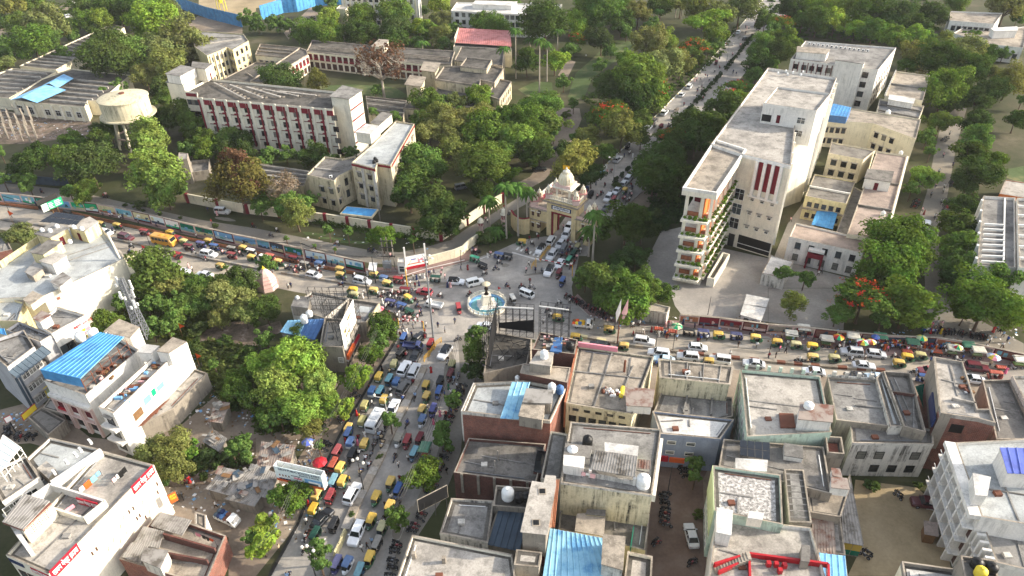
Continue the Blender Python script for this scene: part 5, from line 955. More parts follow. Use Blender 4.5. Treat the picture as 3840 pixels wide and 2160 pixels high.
m=MB();m.prism(PP(('C2',380,640,11),('C2',500,650,11),('C2',510,500,11),('C2',430,500,11)),10.66,11.1);tag(m.build('blue_tarpaulin',['tarp_blue']),'crumpled blue plastic sheet on the rubble strewn brick roof','tarpaulin')
tank(W('C2',585,610,10.7),.75,1.5,'black_paint','black tank at the corner of the rubble strewn roof',None)
b=House('frame_building','dark low building crowded with steel hoarding frames beside the roundabout','building','C1',[(2290,860),('C2',(150,760)),('C2',(200,510)),(2360,440)],7.5,'concrete_wall','roof_old',.4);rr=random.Random(21)
for k in range(30):c=b.at(rr.uniform(.1,.9),rr.uniform(.1,.9));c=Vector((*c,7.2));a_=rr.uniform(0,6.3);m=MB();m.tube(c,c+Vector((math.cos(a_),math.sin(a_),rr.uniform(.2,.9)))*rr.uniform(1,2.6),.07,4);tag(m.build('steel_bar',['dark_metal']),'loose steel bar on the dark frame building roof','bar','bars on the dark roof')
steel_frame('hoarding_frame','tall steel hoarding frame with white top rail nearest the roundabout','C1',(2365,700),(2440,330),7.5,13.5,5,5,1.5);
r,A,C,d=steel_frame('hoarding_frame','wide steel hoarding frame with black torn cloth in front of the roundabout','C2',(-130,480),(215,500),7.5,14.5,5,5,1.5)
K(r,'white_top_rail','white_paint','obox',A+Vector((0,0,0)),C,.14,14.5,14.75);m=MB();m.face([A+Vector((0,-.2,2.2)),C+Vector((0,-.2,1.6)),C+Vector((0,-.2,4.6)),A+Vector((0,-.2,3.4))]);m.face([A+Vector((0,-.24,3.4)),C+Vector((0,-.24,4.6)),C+Vector((0,-.24,1.6)),A+Vector((0,-.24,2.2))]);m.build('torn_cloth',['tarp_black'],r,r.location)
r,A,C,d=steel_frame('hoarding_frame','square steel hoarding frame on the rubble strewn brick roof','C2',(270,520),(560,560),10.7,18.5,4,5,1.6);K(r,'white_top_rail','white_paint','obox',A,C,.12,18.5,18.7)
r,A,C,d=steel_frame('billboard','black backed billboard seen edge on above the dark frame building','C1',(2350,780),(2420,420),7.5,13.0,3,3,.5,cat='billboard');K(r,'board_back','tarp_black','obox',A,C,.1,8,13.1)
b=House('cream_terrace_house','wide cream house with pale cracked terrace and pink edged parapet over the right road','building','C2',[(545,1155),(1210,1265),(1425,690),(1050,640),(665,585)],10.0,'streaky','concrete_warm',.35,q4=(0,1,2,4));b.wins(0,6,1,1.1,1.2,6.0,3,'k',.03,.95);b.wins(0,5,1,.9,.35,8.6,3,'k');b.strip(4,0,1,4,10.1,.35,'terracotta','side_wall')
P=PP(('C2',665,585,10),('C2',1060,640,10));K(b.root,'pink_parapet','sign_pink','obox',P[0],P[1],.35,9.6,11.0)
for u0,v0,u1,v1 in((0,.55,.95,.60),(.42,0,.46,.98),(.75,.2,.78,.8)):q0,q1=b.at(u0,v0),b.at(u1,v1);K(b.root,'roof_kerb','concrete_grey','obox',q0,q1,.2,9.66,9.9)
b.pblock('C2',[(1160,1180),(1400,1195),(1425,1030),(1150,1010)],9.6,11.4,'white_wall','sheet_rusty','roof_room',.2);p=W('C2',1130,830,10);K(b.root,'chimney_pipe','rust','tube',(p.x,p.y,9.6),(p.x,p.y,12.4),.2)
rr=random.Random(2);c=W('C2',1000,1050,9.7);r=empty('bedding_heap',c);tag(r,'heap of bedding and yellow cloth drying on the cream terrace','bedding')
for k in range(30):a_=rr.uniform(0,6.28);q=rr.uniform(0,1.7);m=MB();x,y=q*math.cos(a_),q*math.sin(a_)*.8;m.lathe([(.02,0),(.35,.03),(.3,.2+rr.uniform(0,.2)),(.02,.3+rr.uniform(0,.3))],(x,y,0),7);m.build('bundle',[rr.choice(['cloth_white','rubble','cloth_white','rust'])],r)
for k in range(7):K0(r,'yellow_cloth','sign_yellow','lathe',[(.02,0),(.4,.03),(.35,.4),(.02,.5)],(1.5+.1*k,-1.2+k*.35,0),7)
b=House('streaked_house','house with black rain streaks down its cream back wall and boxed roof slabs','building','C2',[(1495,895),(2190,965),(2222,790),(1482,715)],10.4,'streaky','concrete_warm',.15,over=.15);b.beams(4,.04,.96,0,1,10.26,'concrete_pale',False,'roof_kerb',.2,.15);ac_unit(W('C2',1765,870,10.4),R(10),'white box vent with hose on the streaked house roof')
q=House('s','','','C2',[(1430,1235),(1735,1290),(1960,1345),(2222,1290),(2215,1100),(1505,1040)],6.6,'concrete_wall','concrete_grey',.4,parent=b.root,q4=(0,3,4,5));q.beams(2,.2,.9,0,1,6.2,'concrete_grey',False,'roof_kerb',.5)
b=House('lane_end_house','house with plain blue grey wall closing the paved lane','building','B2',[(1490,15),(2095,70),('C2',(2235,1320)),('C2',(1415,1235))],8.0,'blue_grey_wall','roof_white',.4);b.wins(0,2,2,1.3,.7,3.4,2.4,'w',.05,.7);b.strip(0,.02,.2,1.6,2.8,.3,'sign_red','shop_sign');b.strip(0,.22,.48,1.6,2.6,.3,'sign_orange','shop_sign')
b=House('mint_parapet_house','large house with pale green parapet round a broad pale roof','building','C2',[('B2',(2365,45)),('C3',(640,1449)),('C3',(528,885)),(2300,815)],10,'mint','concrete_pale',.7);b.wins(3,5,3,1.1,1.4,1,3,'w');b.cols_(2,7,9.6,11.0,.5,.4,'mint','parapet_post')
b.pblock('C3',[(310,1320),(640,1350),(650,1190),(330,1160)],9.4,12,'white_wall','sheet_rusty','stair_cabin',.15);tank(W('C3',405,1200,12.1),.8,1.0,'plastic_white','round white tank on the stair cabin of the pale green house',None)
K(b.root,'skylight_grille','rust','prism',PP(('C3',125,1410,9.4),('C3',275,1410,9.4),('C3',255,1270,9.4),('C3',110,1265,9.4)),9.35,9.6)
b=House('grey_double_terrace','pair of stained grey terraces split by a low wall above the right road','building','C3',[(690,1325),(1230,1390),(1100,930),(600,895)],9.0,'concrete_wall','concrete_grey',.45);b.strip(2,0,1,8.8,9.4,.25,'white_old','white_parapet');b.cols_(2,4,8.6,10.2,.6,.5,'white_old','parapet_post');m=MB();m.box(-.5,.5,-.4,.4,0,.8);tag(m.build('water_box',['dark_metal'],None,W('C3',790,1060,8.7)),'dark square water box on the stained grey terrace','box');b.beams(1,.45,1,.38,.42,8.6,'concrete_grey',hgt=.3)
b=House('ruined_party_house','narrow grey house with crumbling party wall and dark stained roof','building','C3',[(1370,1390),(1590,1449),(1435,855),(1165,835)],10,'concrete_wall','concrete_dark',.7,'concrete_wall');K(b.root,'dividing_parapet','brick_dark','obox',b.at(0,.62),b.at(1,.62),.25,9.3,10)
b2=House('strip_roof_house','thin strip house with pale blue washed gutter roof between grey terraces','building','C3',[(1230,1390),(1360,1390),(1150,840),(1090,900)],9.6,'white_old','roof_blue_wash',.3)
House('weathered_back_wall_house','house with mould blackened white back wall over the sandy yard','building','B3',[(850,108),(1668,122),(1660,-30),(830,-90)],8.0,'peeling','concrete_grey',.4).wins(0,4,2,1.3,1.5,1.2,3.2,'k',.05,.95,((0,0),(1,2)))
r=empty('green_tarpaulin',W('C3',1590,1130,6));tag(r,'dark green tarpaulin stretched between houses beside the tall brick house','tarpaulin');m=MB();P=[W('C3',*p,z)for p,z in(((1480,990),7),((1600,1300),5.5),((1705,1150),7.5),((1640,940),7.5))]
n_=6;grid=[[P[0].lerp(P[3],i/n_).lerp(P[1].lerp(P[2],i/n_),j/n_)-Vector((0,0,1.2*math.sin(math.pi*i/n_)*math.sin(math.pi*j/n_)))for i in range(n_+1)]for j in range(n_+1)]
for j in range(n_):
 for i in range(n_):m.face([grid[j][i],grid[j][i+1],grid[j+1][i+1],grid[j+1][i]])
m.build('sheet',['tarp_green'],r,r.location)
b=House('tall_brick_house','tall raw brick house with pale plastered roof tower near the right edge','building','C3',[(1740,1255),(2120,1310),(2290,1355),(2235,1215),(2110,1215),(1960,740),(1675,690)],13,'brick','concrete_pale',.7,'concrete_pale',q4=(0,2,5,6));b.strip(0,.4,.75,9.2,11.0,.05,'black_paint','opening');b.strip(6,.0,.9,8,13,.2,'concrete_wall','plaster_face');b.strip(6,.55,1,9.5,11.5,.25,'sign_navy','signboard',.22);b.strip(0,-.0,.3,5,13,.06,'concrete_wall','plaster_face')
K(b.root,'dividing_parapet','concrete_pale','obox',b.at(.3,.3),b.at(.8,.28),.3,12.3,13.0)
for k in range(8):c=b.at(random.uniform(.6,.85),random.uniform(.4,.7));m=MB();m.box(c.x,c.x+random.uniform(.3,1),c.y,c.y+random.uniform(.2,.8),12.34,12.4+random.uniform(.1,.5));tag(m.build('scrap_box',[random.choice(['wood','rust','grey_metal'])]),'scrap box on the tall brick house roof','scrap','scrap on the tall brick roof')
House('dark_roof_house','house with dark stained roof right of the tall brick house','building','C3',[(2300,1520),(2720,1520),(2440,920),(2160,925)],9.5,'concrete_wall','concrete_dark',.5)
House('right_edge_house','cream edged grey roof house cut by the right edge','building','C3',[(2740,1449),(3000,1449),(2760,870),(2460,880)],10.5,'white_old','concrete_grey',.6)
# below them
b=House('brown_terrace_house','half finished house with dusty brown terrace below the rounded brick house','building','B1',[(1990,405),('B2',(240,510)),('B2',(340,120)),('B1',(2140,60))],6.4,'brick_dark','concrete_dark',.6,'brick_dark');b.cols_(0,5,2,6.5,.4,.3,'concrete_wall')
for x,y in((2435,280),(2405,380)):p=W('B1',x,y,6);K(b.root,'bare_column','concrete_pale','tube',(p.x,p.y,5.8),(p.x,p.y,8.2),.12)
b.pblock('B2',[(215,400),(320,420),(350,200),(255,190)],5.8,6.4,'brick_dark','dark_glass','stairwell',0)
b=House('tank_terrace_house','grey mottled terrace house with tank enclosure and dark billboard on its edge','building','B1',[(1850,1015),(2330,1110),(2390,690),(1965,665)],8.2,'white_old','concrete_grey',.5,'white_old')
b2=House('blue_grey_sheet_house','long low roof of blue grey sheets right of the mottled terrace','building','B1',[(2320,1115),('B2',(85,1190)),('B2',(180,790)),(2430,770)],7.4,'concrete_wall','concrete_dark',.1);shed_roof(b2.root,b2.org,PP(('B1',2330,1110,8),('B2',80,1180,8),('B2',175,800,8),('B1',2440,780,8)),7.5,7.9,'sheet_navy')
b3=House('tank_enclosure','dark walled tank enclosure holding white and black tanks','building','B2',[(-190,740),(150,770),(190,560),(-160,535)],9.0,'concrete_wall','roof_old',.8);tank(W('B1',2535,660,8.6),.95,2.1,'plastic_white','large white ribbed tank inside the dark tank enclosure',None);tank(W('B2',72,690,8.6),.7,1.6,'black_paint','left black tank inside the dark enclosure','black tanks in the enclosure');tank(W('B2',148,685,8.6),.7,1.6,'black_paint','right black tank inside the dark enclosure','black tanks in the enclosure')
signbox('billboard','dark backed billboard propped on the grey mottled terrace','B1',(1640,800),(1930,650),8.4,2.6,'tarp_black',cat='billboard',edge='concrete_warm')
for k in range(3):m=MB();p=W('B1',1700+k*110,870-k*40,8);m.tube((p.x,p.y,7.8),(p.x,p.y+.9,10.4),.06,5);tag(m.build('stay',['dark_metal']),'steel stay propping the dark backed billboard','stay','billboard stays')
m=MB();m.box(-.7,.7,-.5,.5,0,.6);tag(m.build('cooler_box',['pale_green'],None,W('B1',2030,1040,7.8)),'pale green box on the front edge of the mottled terrace','box')
b=House('bottom_pale_roof','house with big bare pale roof and two stub posts at the bottom edge','building','B1',[(1360,1640),('B2',(60,1640)),(2576,1230),(1570,1035)],10.2,'ivory','concrete_pale',.5);b.q4=(0,1,2,3)
for x,y in((1593,1262),(1893,1308)):p=W('B1',x,y,9.8);K(b.root,'stub_post','concrete_warm','box',p.x-.25,p.x+.25,p.y-.25,p.y+.25,9.74,10.9)
b=House('slim_tower_house','slim concrete tower house with two square roof holes','building','B2',[(105,995),(340,1020),(425,545),(215,508)],14,'concrete_wall','concrete_pale',0);
for x,y in((305,600),(243,915)):p=W('B2',x,y,14);K(b.root,'hatch_frame','concrete_warm','box',p.x-.55,p.x+.55,p.y-.55,p.y+.55,14.03,14.1);K(b.root,'hatch_hole','black_paint','box',p.x-.4,p.x+.4,p.y-.4,p.y+.4,14.04,14.13)
b.strip(0,.6,.9,10.2,11.8,.05,'concrete_warm','window_opening');b.strip(0,.55,.95,6.5,8.8,.05,'maroon_dark','shutter');m=MB()
for k in range(5):c=W('B2',370+k*14,960,12);e_=W('B2',425+k*12,480,13);m.tube(c,e_,.06,5)
m.build('drain_pipe',['terracotta'],b.root,b.org)
House('cream_strip_house','narrow house with cracked concrete strip roof left of the cream lane house','building','B2',[(290,470),(500,475),(560,20),(390,-10)],10.6,'ivory','concrete_grey',.3).pblock('B2',[(320,520),(440,540),(440,450),(340,440)],10,13,'concrete_wall','concrete_pale','stair_cabin',.05)
House('low_cube_house','small bare cube house below the slim tower','building','B2',[(20,1335),(270,1358),(300,1210),(45,1180)],11,'concrete_wall','concrete_pale',.15)
b=House('cream_lane_house','tall stained cream house with white cabins and corrugated roof beside the paved lane','building','B2',[(490,505),(1410,635),(1490,60),('C2',(1500,1420)),('C2',(590,1345))],13,'streaky','concrete_grey',.35,'white_old',q4=(0,1,3,4));b.strip(1,0,1,11.6,13.0,.5,'ivory','cornice');b.wins(1,5,3,1.0,1.4,1,3.2,'b')
b.pblock('B2',[(515,340),(720,370),(735,255),(520,235)],12.6,14.4,'white_wall','white_wall','tank_room',0);b.pblock('B2',[(520,240),(780,270),(805,150),(540,120)],12.6,14.0,'white_wall','concrete_dark','tank_room',.05);b.pblock('B2',[(935,215),(1260,250),(1270,150),(935,110)],12.6,14.8,'pale_green','roof_white','roof_room',.05)
P=PP(('B2',790,345,15),('B2',1240,425,15),('B2',1262,255,15),('B2',835,195,15));shed_roof(b.root,b.org,P,14.4,15.3,'sheet_grey');shed_roof(b.root,b.org,PP(('B2',1250,360,14),('B2',1390,370,14),('B2',1395,300,14),('B2',1260,285,14)),13.9,14.3,'sheet_rusty')
K(b.root,'low_wall','white_old','obox',P[0],P[1],.2,12.65,13.5)
for p in P[:2]:K(b.root,'column','white_wall','box',p.x-.2,p.x+.2,p.y-.2,p.y+.2,12.65,14.3)
for p,r_,h_,mt,lab in(((605,240),.85,2.0,'plastic_white','white bottle tank in the roof enclosure of the cream lane house'),((1315,540),1.0,2.3,'plastic_white','tall white tank at the right end of the cream lane house roof'),((758,130),.8,2.0,'black_paint','black tank with pale lid on the cream lane house roof')):tank(W('B2',*p,12.7),r_,h_,mt,lab,None)
washing('washing line with pink and lilac cloths on the cream lane house roof','B2',(700,400),(850,430),14.2,[(0,.25,'cloth_pink',.8),(.3,.5,'cloth_white',.5),(.6,.9,'cloth_pink',.9)])
b=House('yellow_court_house','lower yellow walled house with brown slab roof under the stained cream wall','building','B2',[(470,970),(1340,1190),(1395,760),(490,740)],6.5,'yellow_wall','concrete_dark',.8,'yellow_wall');b.pblock('B2',[(635,1000),(920,1050),(940,812),(655,830)],5.7,8.6,'yellow_wall','concrete_warm','roof_room',.05);b.pblock('B2',[(745,830),(935,850),(940,790),(755,785)],5.7,8.9,'yellow_wall','concrete_dark','roof_room',.05);K(b.root,'green_cloth_screen','tarp_green','obox',W('B2',1195,1160,7)[:2],W('B2',1225,950,7)[:2],.15,5.8,7.0)
b=House('faded_sheet_house','house roofed in faded cyan corrugated sheet at the bottom edge','building','B2',[(310,1560),(1140,1560),(915,1060),(385,970)],9.2,'ivory','concrete_grey',.05);P=PP(('B2',290,1560,10),('B2',1145,1560,10),('B2',920,1065,10),('B2',385,965,10));shed_roof(b.root,b.org,P,9.4,9.9,'sheet_cyan')
b.pblock('B2',[(905,1330),(1110,1390),(1135,1060),(920,1040)],0,12,'white_old','concrete_warm','stair_cabin',.1);House('cream_corner_house','small cream house with pale roof beside the lane at the bottom','building','B2',[(1120,1560),(1400,1560),(1415,1250),(1165,1200)],9.2,'ivory','concrete_pale',.6)
b=House('gravel_roof_house','house with speckled gravel roof inside a mint green parapet','building','B2',[(2040,790),('B3',(150,930)),('B3',(128,430)),(2025,335)],11,'mint','gravel',.6,'mint');b.wins(3,6,3,1.0,1.3,1,3.1,'w');b.pblock('B2',[(2370,870),(2520,890),(2535,820),(2380,800)],10.4,12,'ivory','roof_white','stair_hood',0);b.strip(3,0,1,5,11,.12,'pale_green','side_trim')
b=House('solar_roof_house','low grey roofed house carrying solar panels behind the gravel roof','building','B2',[(2085,340),('B3',(640,620)),('B3',(560,150)),(2130,70)],8.4,'concrete_wall','concrete_dark',.35);solar('solar_array','grey solar panel array on the low roof behind the gravel roof','B2',[(2290,255),(2590,305),(2580,155),(2278,130)],8.6,2,4,.7);b.pblock('B2',[(2250,390),(2560,400),(2570,290),(2250,270)],8,10,'white_wall','roof_white','roof_room',.05);m=MB();m.box(-.6,.6,-.4,.4,0,.9)
tag(m.build('tank_stand',['white_wall'],None,W('B2',2180,240,8.1)),'small pale box on the solar roof','box')
b.pblock('B3',[(165,240),(350,270),(345,150),(160,115)],8,9.0,'white_wall','concrete_grey','stairwell',.05);b.pblock('B3',[(640,560),(815,580),(790,475),(640,460)],8,9.6,'white_wall','sheet_rusty','roof_shed',.1);b.pblock('B3',[(650,440),(740,460),(720,380),(640,370)],8,9.4,'white_wall','sheet_rusty','roof_shed',.1)
House('roofless_room','open topped concrete room with broken clay pots over the sandy yard','building','B3',[(600,205),(770,220),(740,50),(580,40)],8.8,'concrete_wall','brick',1.2)
b=House('stair_slab_house','long stepped concrete slab roof beside the gravel roof','building','B3',[(215,905),(440,910),(360,380),(165,370)],9.2,'concrete_wall','concrete_grey',.3,'concrete_warm');b.beams(8,.05,.95,.05,.98,8.85,'concrete_grey',True,'roof_step',.12,.2)
House('brown_slab_house','stepped brown terrace above the sandy yard','building','B3',[(430,805),(732,855),(820,570),(400,590)],6.5,'concrete_wall','concrete_warm',.2)
b=House('rusty_sheet_shed','shed roofed with rust patched sheets at the bottom right','building','B3',[(455,1200),(780,1235),(730,860),(438,830)],4.6,'concrete_wall','concrete_grey',.05);shed_roof(b.root,b.org,PP(('B3',455,1200,5),('B3',690,1225,5),('B3',655,850,5),('B3',438,830,5)),4.8,5.2,'sheet_rusty')
b=House('yard_shed','grey sheet shed with yellow and green panel front facing the sandy yard','building','B3',[(775,1090),(962,1122),(825,420),(765,560)],3.4,'concrete_wall','concrete_grey',.05);shed_roof(b.root,b.org,PP(('B3',768,1095,4),('B3',968,1128,4),('B3',825,415,4),('B3',740,830,4)),3.6,4.0,'sheet_grey');b.strip(0,.02,.48,.3,1.4,.05,'tarp_green','front_panel');b.strip(0,.02,.48,1.42,2.8,.05,'gold','front_panel');b.strip(0,.52,.98,.3,1.4,.05,'tarp_green','front_panel');b.strip(0,.52,.98,1.42,2.8,.05,'gold','front_panel')
b=House('blue_sheet_shed','shed with bright blue corrugated roof at the bottom edge','building','B3',[(475,1560),(815,1560),(775,1245),(468,1210)],5.2,'concrete_wall','concrete_grey',.05);shed_roof(b.root,b.org,PP(('B3',475,1560,6),('B3',820,1560,6),('B3',778,1243,6),('B3',465,1205,6)),5.4,5.9,'sheet_blue_faded')
b=House('red_trim_house','white house with red outside staircase and red parapets at the bottom edge','building','B2',[(1975,1540),('B3',(600,1540)),('B3',(435,960)),(2060,855)],9.6,'white_wall','concrete_pale',.7,'white_wall');b.pblock('B2',[(2060,1010),(2200,1040),(2215,800),(2065,770)],9,11.6,'white_wall','roof_white','stair_cabin',.1);b.pblock('B3',[(335,1300),(415,1310),(420,1150),(340,1140)],8.9,10.6,'concrete_wall','concrete_dark','stairwell',.05)
def rail3(name,pts,z0,z1,mt,w=.3):
 P=[Vector(W(o,x,y,z1)[:2])for o,x,y in pts];m=MB()
 for u,v in zip(P,P[1:]):m.obox(u,v,w,z0,z1)
 return m.build(name,[mt],b.root,b.org)
rail3('red_parapet',[('B2',2040,1320),('B2',2390,1215),('B3',610,1320),('B3',615,1500)],9.0,9.9,'red_paint');rail3('red_parapet',[('B2',2080,1400),('B2',2390,1270),('B2',2400,1500)],9.0,9.75,'red_paint')
for k in range(12):p=W('B2',2065+k*28,1375-k*9.5,9.4);K(b.root,'stair_step','concrete_warm','box',p.x-.25,p.x+.25,p.y-.6,p.y+.6,8.95,9.1+k*.09)
for x,y in((15,1300),(92,1305),(175,1318),(130,1370)):p=W('B3',x,y,10);m=MB();m.box(p.x-.28,p.x+.28,p.y-.28,p.y+.28,8.95,9.8);tag(m.build('red_planter',['red_paint']),'red square planter box on the red trimmed house roof','planter','red planters on the red trimmed roof')
m=MB();m.box(-1.6,1.6,-.9,.9,.55,.7)
for sx in(-1.4,1.4):
 for sy in(-.7,.7):m.box(sx-.06,sx+.06,sy-.06,sy+.06,0,.55)
tag(m.build('roof_table',['sign_white'],None,W('B3',365,1370,9)),'white slab table beside the red parapet','table')
b=House('white_balcony_house','white multi level house with projecting balconies at the right edge','building','B3',[(2150,850),(2800,960),(2780,60),(1885,105)],12.0,'white_wall','roof_blue_wash',.6);b.wins(3,4,3,1.1,1.5,1.2,3.2,'b')
for f in range(3):
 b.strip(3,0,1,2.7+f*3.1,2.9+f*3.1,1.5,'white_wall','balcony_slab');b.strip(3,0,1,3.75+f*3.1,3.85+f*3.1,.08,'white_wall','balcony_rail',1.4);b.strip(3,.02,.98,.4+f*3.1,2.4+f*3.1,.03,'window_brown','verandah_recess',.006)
b.cols_(3,6,0,11.4,.35,1.35,'white_wall','balcony_pier');b.strip(3,0,1,11.2,12,1.5,'white_wall','roof_eave')
b.pblock('B3',[(2425,410),(2800,430),(2800,180),(2335,175)],11.4,14.6,'white_wall','concrete_grey','roof_room',.1);shed_roof(b.root,b.org,PP(('B3',2415,405,15),('B3',2850,425,15),('B3',2850,180,15),('B3',2325,170,15)),14.8,15.3,'sheet_violet')
b.pblock('B3',[(2085,640),(2200,650),(2235,460),(2060,420)],11.4,14.0,'white_wall','roof_white','stair_cabin',.05)
q=House('w','','','B3',[(2300,1310),(2800,1430),(2800,955),(2160,925)],9,'white_wall','concrete_grey',.7,parent=b.root);q.strip(3,0,1,3,3.4,1.2,'white_wall','balcony_slab');q.strip(3,0,1,6,6.4,1.2,'white_wall','balcony_slab');q.cols_(3,5,0,9,.4,1.2,'white_wall','column');q.wins(3,4,2,1.2,1.6,1.2,3.2,'b')
b=House('tank_roof_house','dark walled roof holding two black tanks and a yellow one at the bottom right','building','B3',[(2000,1560),(2330,1560),(2290,1290),(1940,1240)],13,'concrete_wall','concrete_dark',.5);tank(W('B3',2088,1350,12.6),.75,1.4,'black_paint','left black tank behind the yellow tank','black tanks beside the yellow tank');tank(W('B3',2235,1395,12.6),.75,1.4,'black_paint','right black tank beside the yellow tank','black tanks beside the yellow tank');tank(W('B3',2125,1440,12.6),.75,1.5,'sign_yellow','pale yellow tank in front of two black tanks',None)
House('bottom_slab_house','concrete roof with dark gutter at the bottom of the sandy yard','building','B3',[(1400,1640),(2010,1640),(1985,1390),(1350,1300)],10,'cream','roof_white',.7,'concrete_wall')
House('doll_hut','small pink roofed hut in the sandy yard','hut','B3',[(1590,1020),(1700,1040),(1690,920),(1585,905)],2.2,'wood','roof_pink',0)
# ================================================================== walls, railings, gate, roundabout
def mural(name,label,top,h,colours,seed):
 "painted boundary wall: concrete panels each carrying its own picture of sky, hills and figures"
 P=[Vector(W(o,x,y,h)[:2])for o,x,y in top];c=P[len(P)//2];r=empty(name,(c.x,c.y,0));tag(r,label,'wall');rr=random.Random(seed)
 for a,q in zip(P,P[1:]):
  L=(q-a).length;n=max(1,round(L/5.5));d=(q-a).normalized();nn=Vector((d.y,-d.x))
  for i in range(n):
   u,v=a.lerp(q,i/n),a.lerp(q,(i+1)/n);K(r,'wall_panel','maroon_dark' if i%2 else 'pink_wall','obox',u,v,.3,0,h)
   cs=[rr.choice(colours)for _ in range(4)];w=L/n
   def bx(s0,s1,z0,z1,mt,k):m=MB();p0=u+d*(w*s0)+nn*(.16+k*.015);p1=u+d*(w*s1)+nn*(.16+k*.015);m.obox(p0,p1,.02,z0,z1);m.build('mural_picture',[mt],r,r.location)
   bx(.05,.95,.5,h-.25,cs[0],0);bx(.05,.95,.5,.5+h*rr.uniform(.15,.3),cs[1],1)
   for k in range(4):s=rr.uniform(.08,.75);z=rr.uniform(.6,h*.55);bx(s,s+rr.uniform(.06,.2),z,z+rr.uniform(.3,1.0),cs[2+k%2],2+k)
  K(r,'coping','concrete_warm','obox',a,q,.45,h+.002,h+.12)
 return r
MC=['sign_blue','pool_blue','sign_pale','sign_green','yellow_wall','sheet_navy','sign_blue','pool_floor','terracotta','tarp_green','cloth_white','pool_floor']
for a_,b_,lab in(([('M0',-250,490),('M0',0,492),('M0',200,510),('M0',480,545),('M0',700,572)],0,'left stretch of the painted mural wall with blue scenes'),([('M0',700,572),('M0',970,600),('M0',1150,632),('M0',1500,708),('M0',1950,815)],1,'middle stretch of the painted mural wall with green and yellow scenes'),([('M0',1950,815),('M0',2340,905),('M1',0,950),('M1',270,1010),('M1',700,1100),('M1',1085,1185)],2,'right stretch of the painted mural wall with teal scenes near the junction')):mural('mural_wall',lab,a_,2.9,MC,3+b_)
MC2=['brick','maroon','pool_floor','sheet_navy','pink_wall','concrete_warm','sheet_navy','terracotta','brick_dark']
mural('mural_wall','red and blue painted wall along the right road below the hospital forecourt',[('C2',1690,268),('C2',2090,300),('C2',2576,365),('C3',260,382),('C3',700,430)],2.4,MC2,9);mural('mural_wall','dark red painted wall behind the crowded market stalls',[('C3',700,430),('C3',1200,480),('C3',1700,500),('C3',2000,545),('C3',2576,665),('C3',2800,720)],2.2,MC2,12)
wall_run('curved_wall','curved white boundary wall sweeping round the junction to the gate',[('M1',1735,1215),('M1',1830,1190),('M1',2000,1145),('M1',2085,1110),('M1',2150,1045),('M1',2235,985)],2.3,'cream',.35,cap=None)
# orange railing along the footpath, one post and panel after another
def railing(name,label,pts,h,mat,seg=2.4,gap=.0):
 P=[Vector(W(*p)[:2])for p in pts];c=P[len(P)//2];r=empty(name,(c.x,c.y,0));tag(r,label,'railing')
 for a,q in zip(P,P[1:]):
  n=max(1,round((q-a).length/seg))
  for i in range(n):
   u,v=a.lerp(q,i/n),a.lerp(q,(i+.94)/n);m=MB();m.obox(u,v,.07,h-.18,h);m.obox(u,v,.06,h*.5,h*.5+.1);m.obox(u,v,.06,.18,.28)
   for k in range(7):p=u.lerp(v,k/6);m.box(p.x-.05,p.x+.05,p.y-.04,p.y+.04,0,h-.16)
   m.build('rail_panel',[mat],r,r.location)
 return r
railing('footpath_railing','orange footpath railing along the left road below the mural wall',[('M0',-200,610),('M0',0,612),('M0',700,702),('M0',1250,825),('M0',1900,970),('M0',2400,1072),('M1',500,1225),('M1',1000,1318)],1.0,'terracotta')
# barricades
def barricade(label,o,p,q,mt='yellow_paint',h=1.25):
 A,C=W(o,*p),W(o,*q);mid=(A+C)/2;r=empty('barricade',mid);tag(r,label,'barricade','yellow police barricades');m=MB()
 for z in(.45,.85,h):m.obox(A,C,.06,z-.07,z)
 m.build('rail',[mt],r,mid);n=max(2,int((C-A).length/.5));m=MB()
 for k in range(n+1):u=A.lerp(C,k/n);m.box(u.x-.03,u.x+.03,u.y-.03,u.y+.03,.1,h-.08)
 m.build('upright',[mt],r,mid);m=MB()
 for u in(A.lerp(C,.08),A.lerp(C,.92)):m.box(u.x-.05,u.x+.05,u.y-.4,u.y+.4,0,.09)
 m.build('foot',[mt],r,mid)
barricade('yellow barricade beside the white car with black roof','C1',(1800,590),(1870,540));barricade('yellow barricade next to the red rickshaw at the street mouth','C1',(1745,680),(1800,605));barricade('yellow and red barricade at the head of the market street median','C1',(1690,740),(1740,680));barricade('yellow barricade in front of the gate among white cars','M2',(280,1180),(330,1110));barricade('yellow barricade beside the zebra crossing near the gate','M2',(335,1100),(385,1050));barricade('leaning yellow barricade at the edge of the gate crossing','M2',(195,1255),(225,1215))
for k,p in enumerate(((880,1050),(858,1120),(818,1200))):
 c=W('B1',*p);m=MB();m.loft([[(-.35,-.9,0),(.35,-.9,0),(.35,.9,0),(-.35,.9,0)],[(-.2,-.85,.45),(.2,-.85,.45),(.2,.85,.45),(-.2,.85,.45)],[(-.12,-.8,.95),(.12,-.8,.95),(.12,.8,.95),(-.12,.8,.95)]]);o=m.build('road_barrier',['yellow_wall'],None,(0,0,0));o.location=c;o.rotation_euler.z=R(-12);tag(o,('nearest','middle','lowest')[k]+' yellow concrete barrier block beyond the end of the market median','barrier','concrete barriers at the median end')
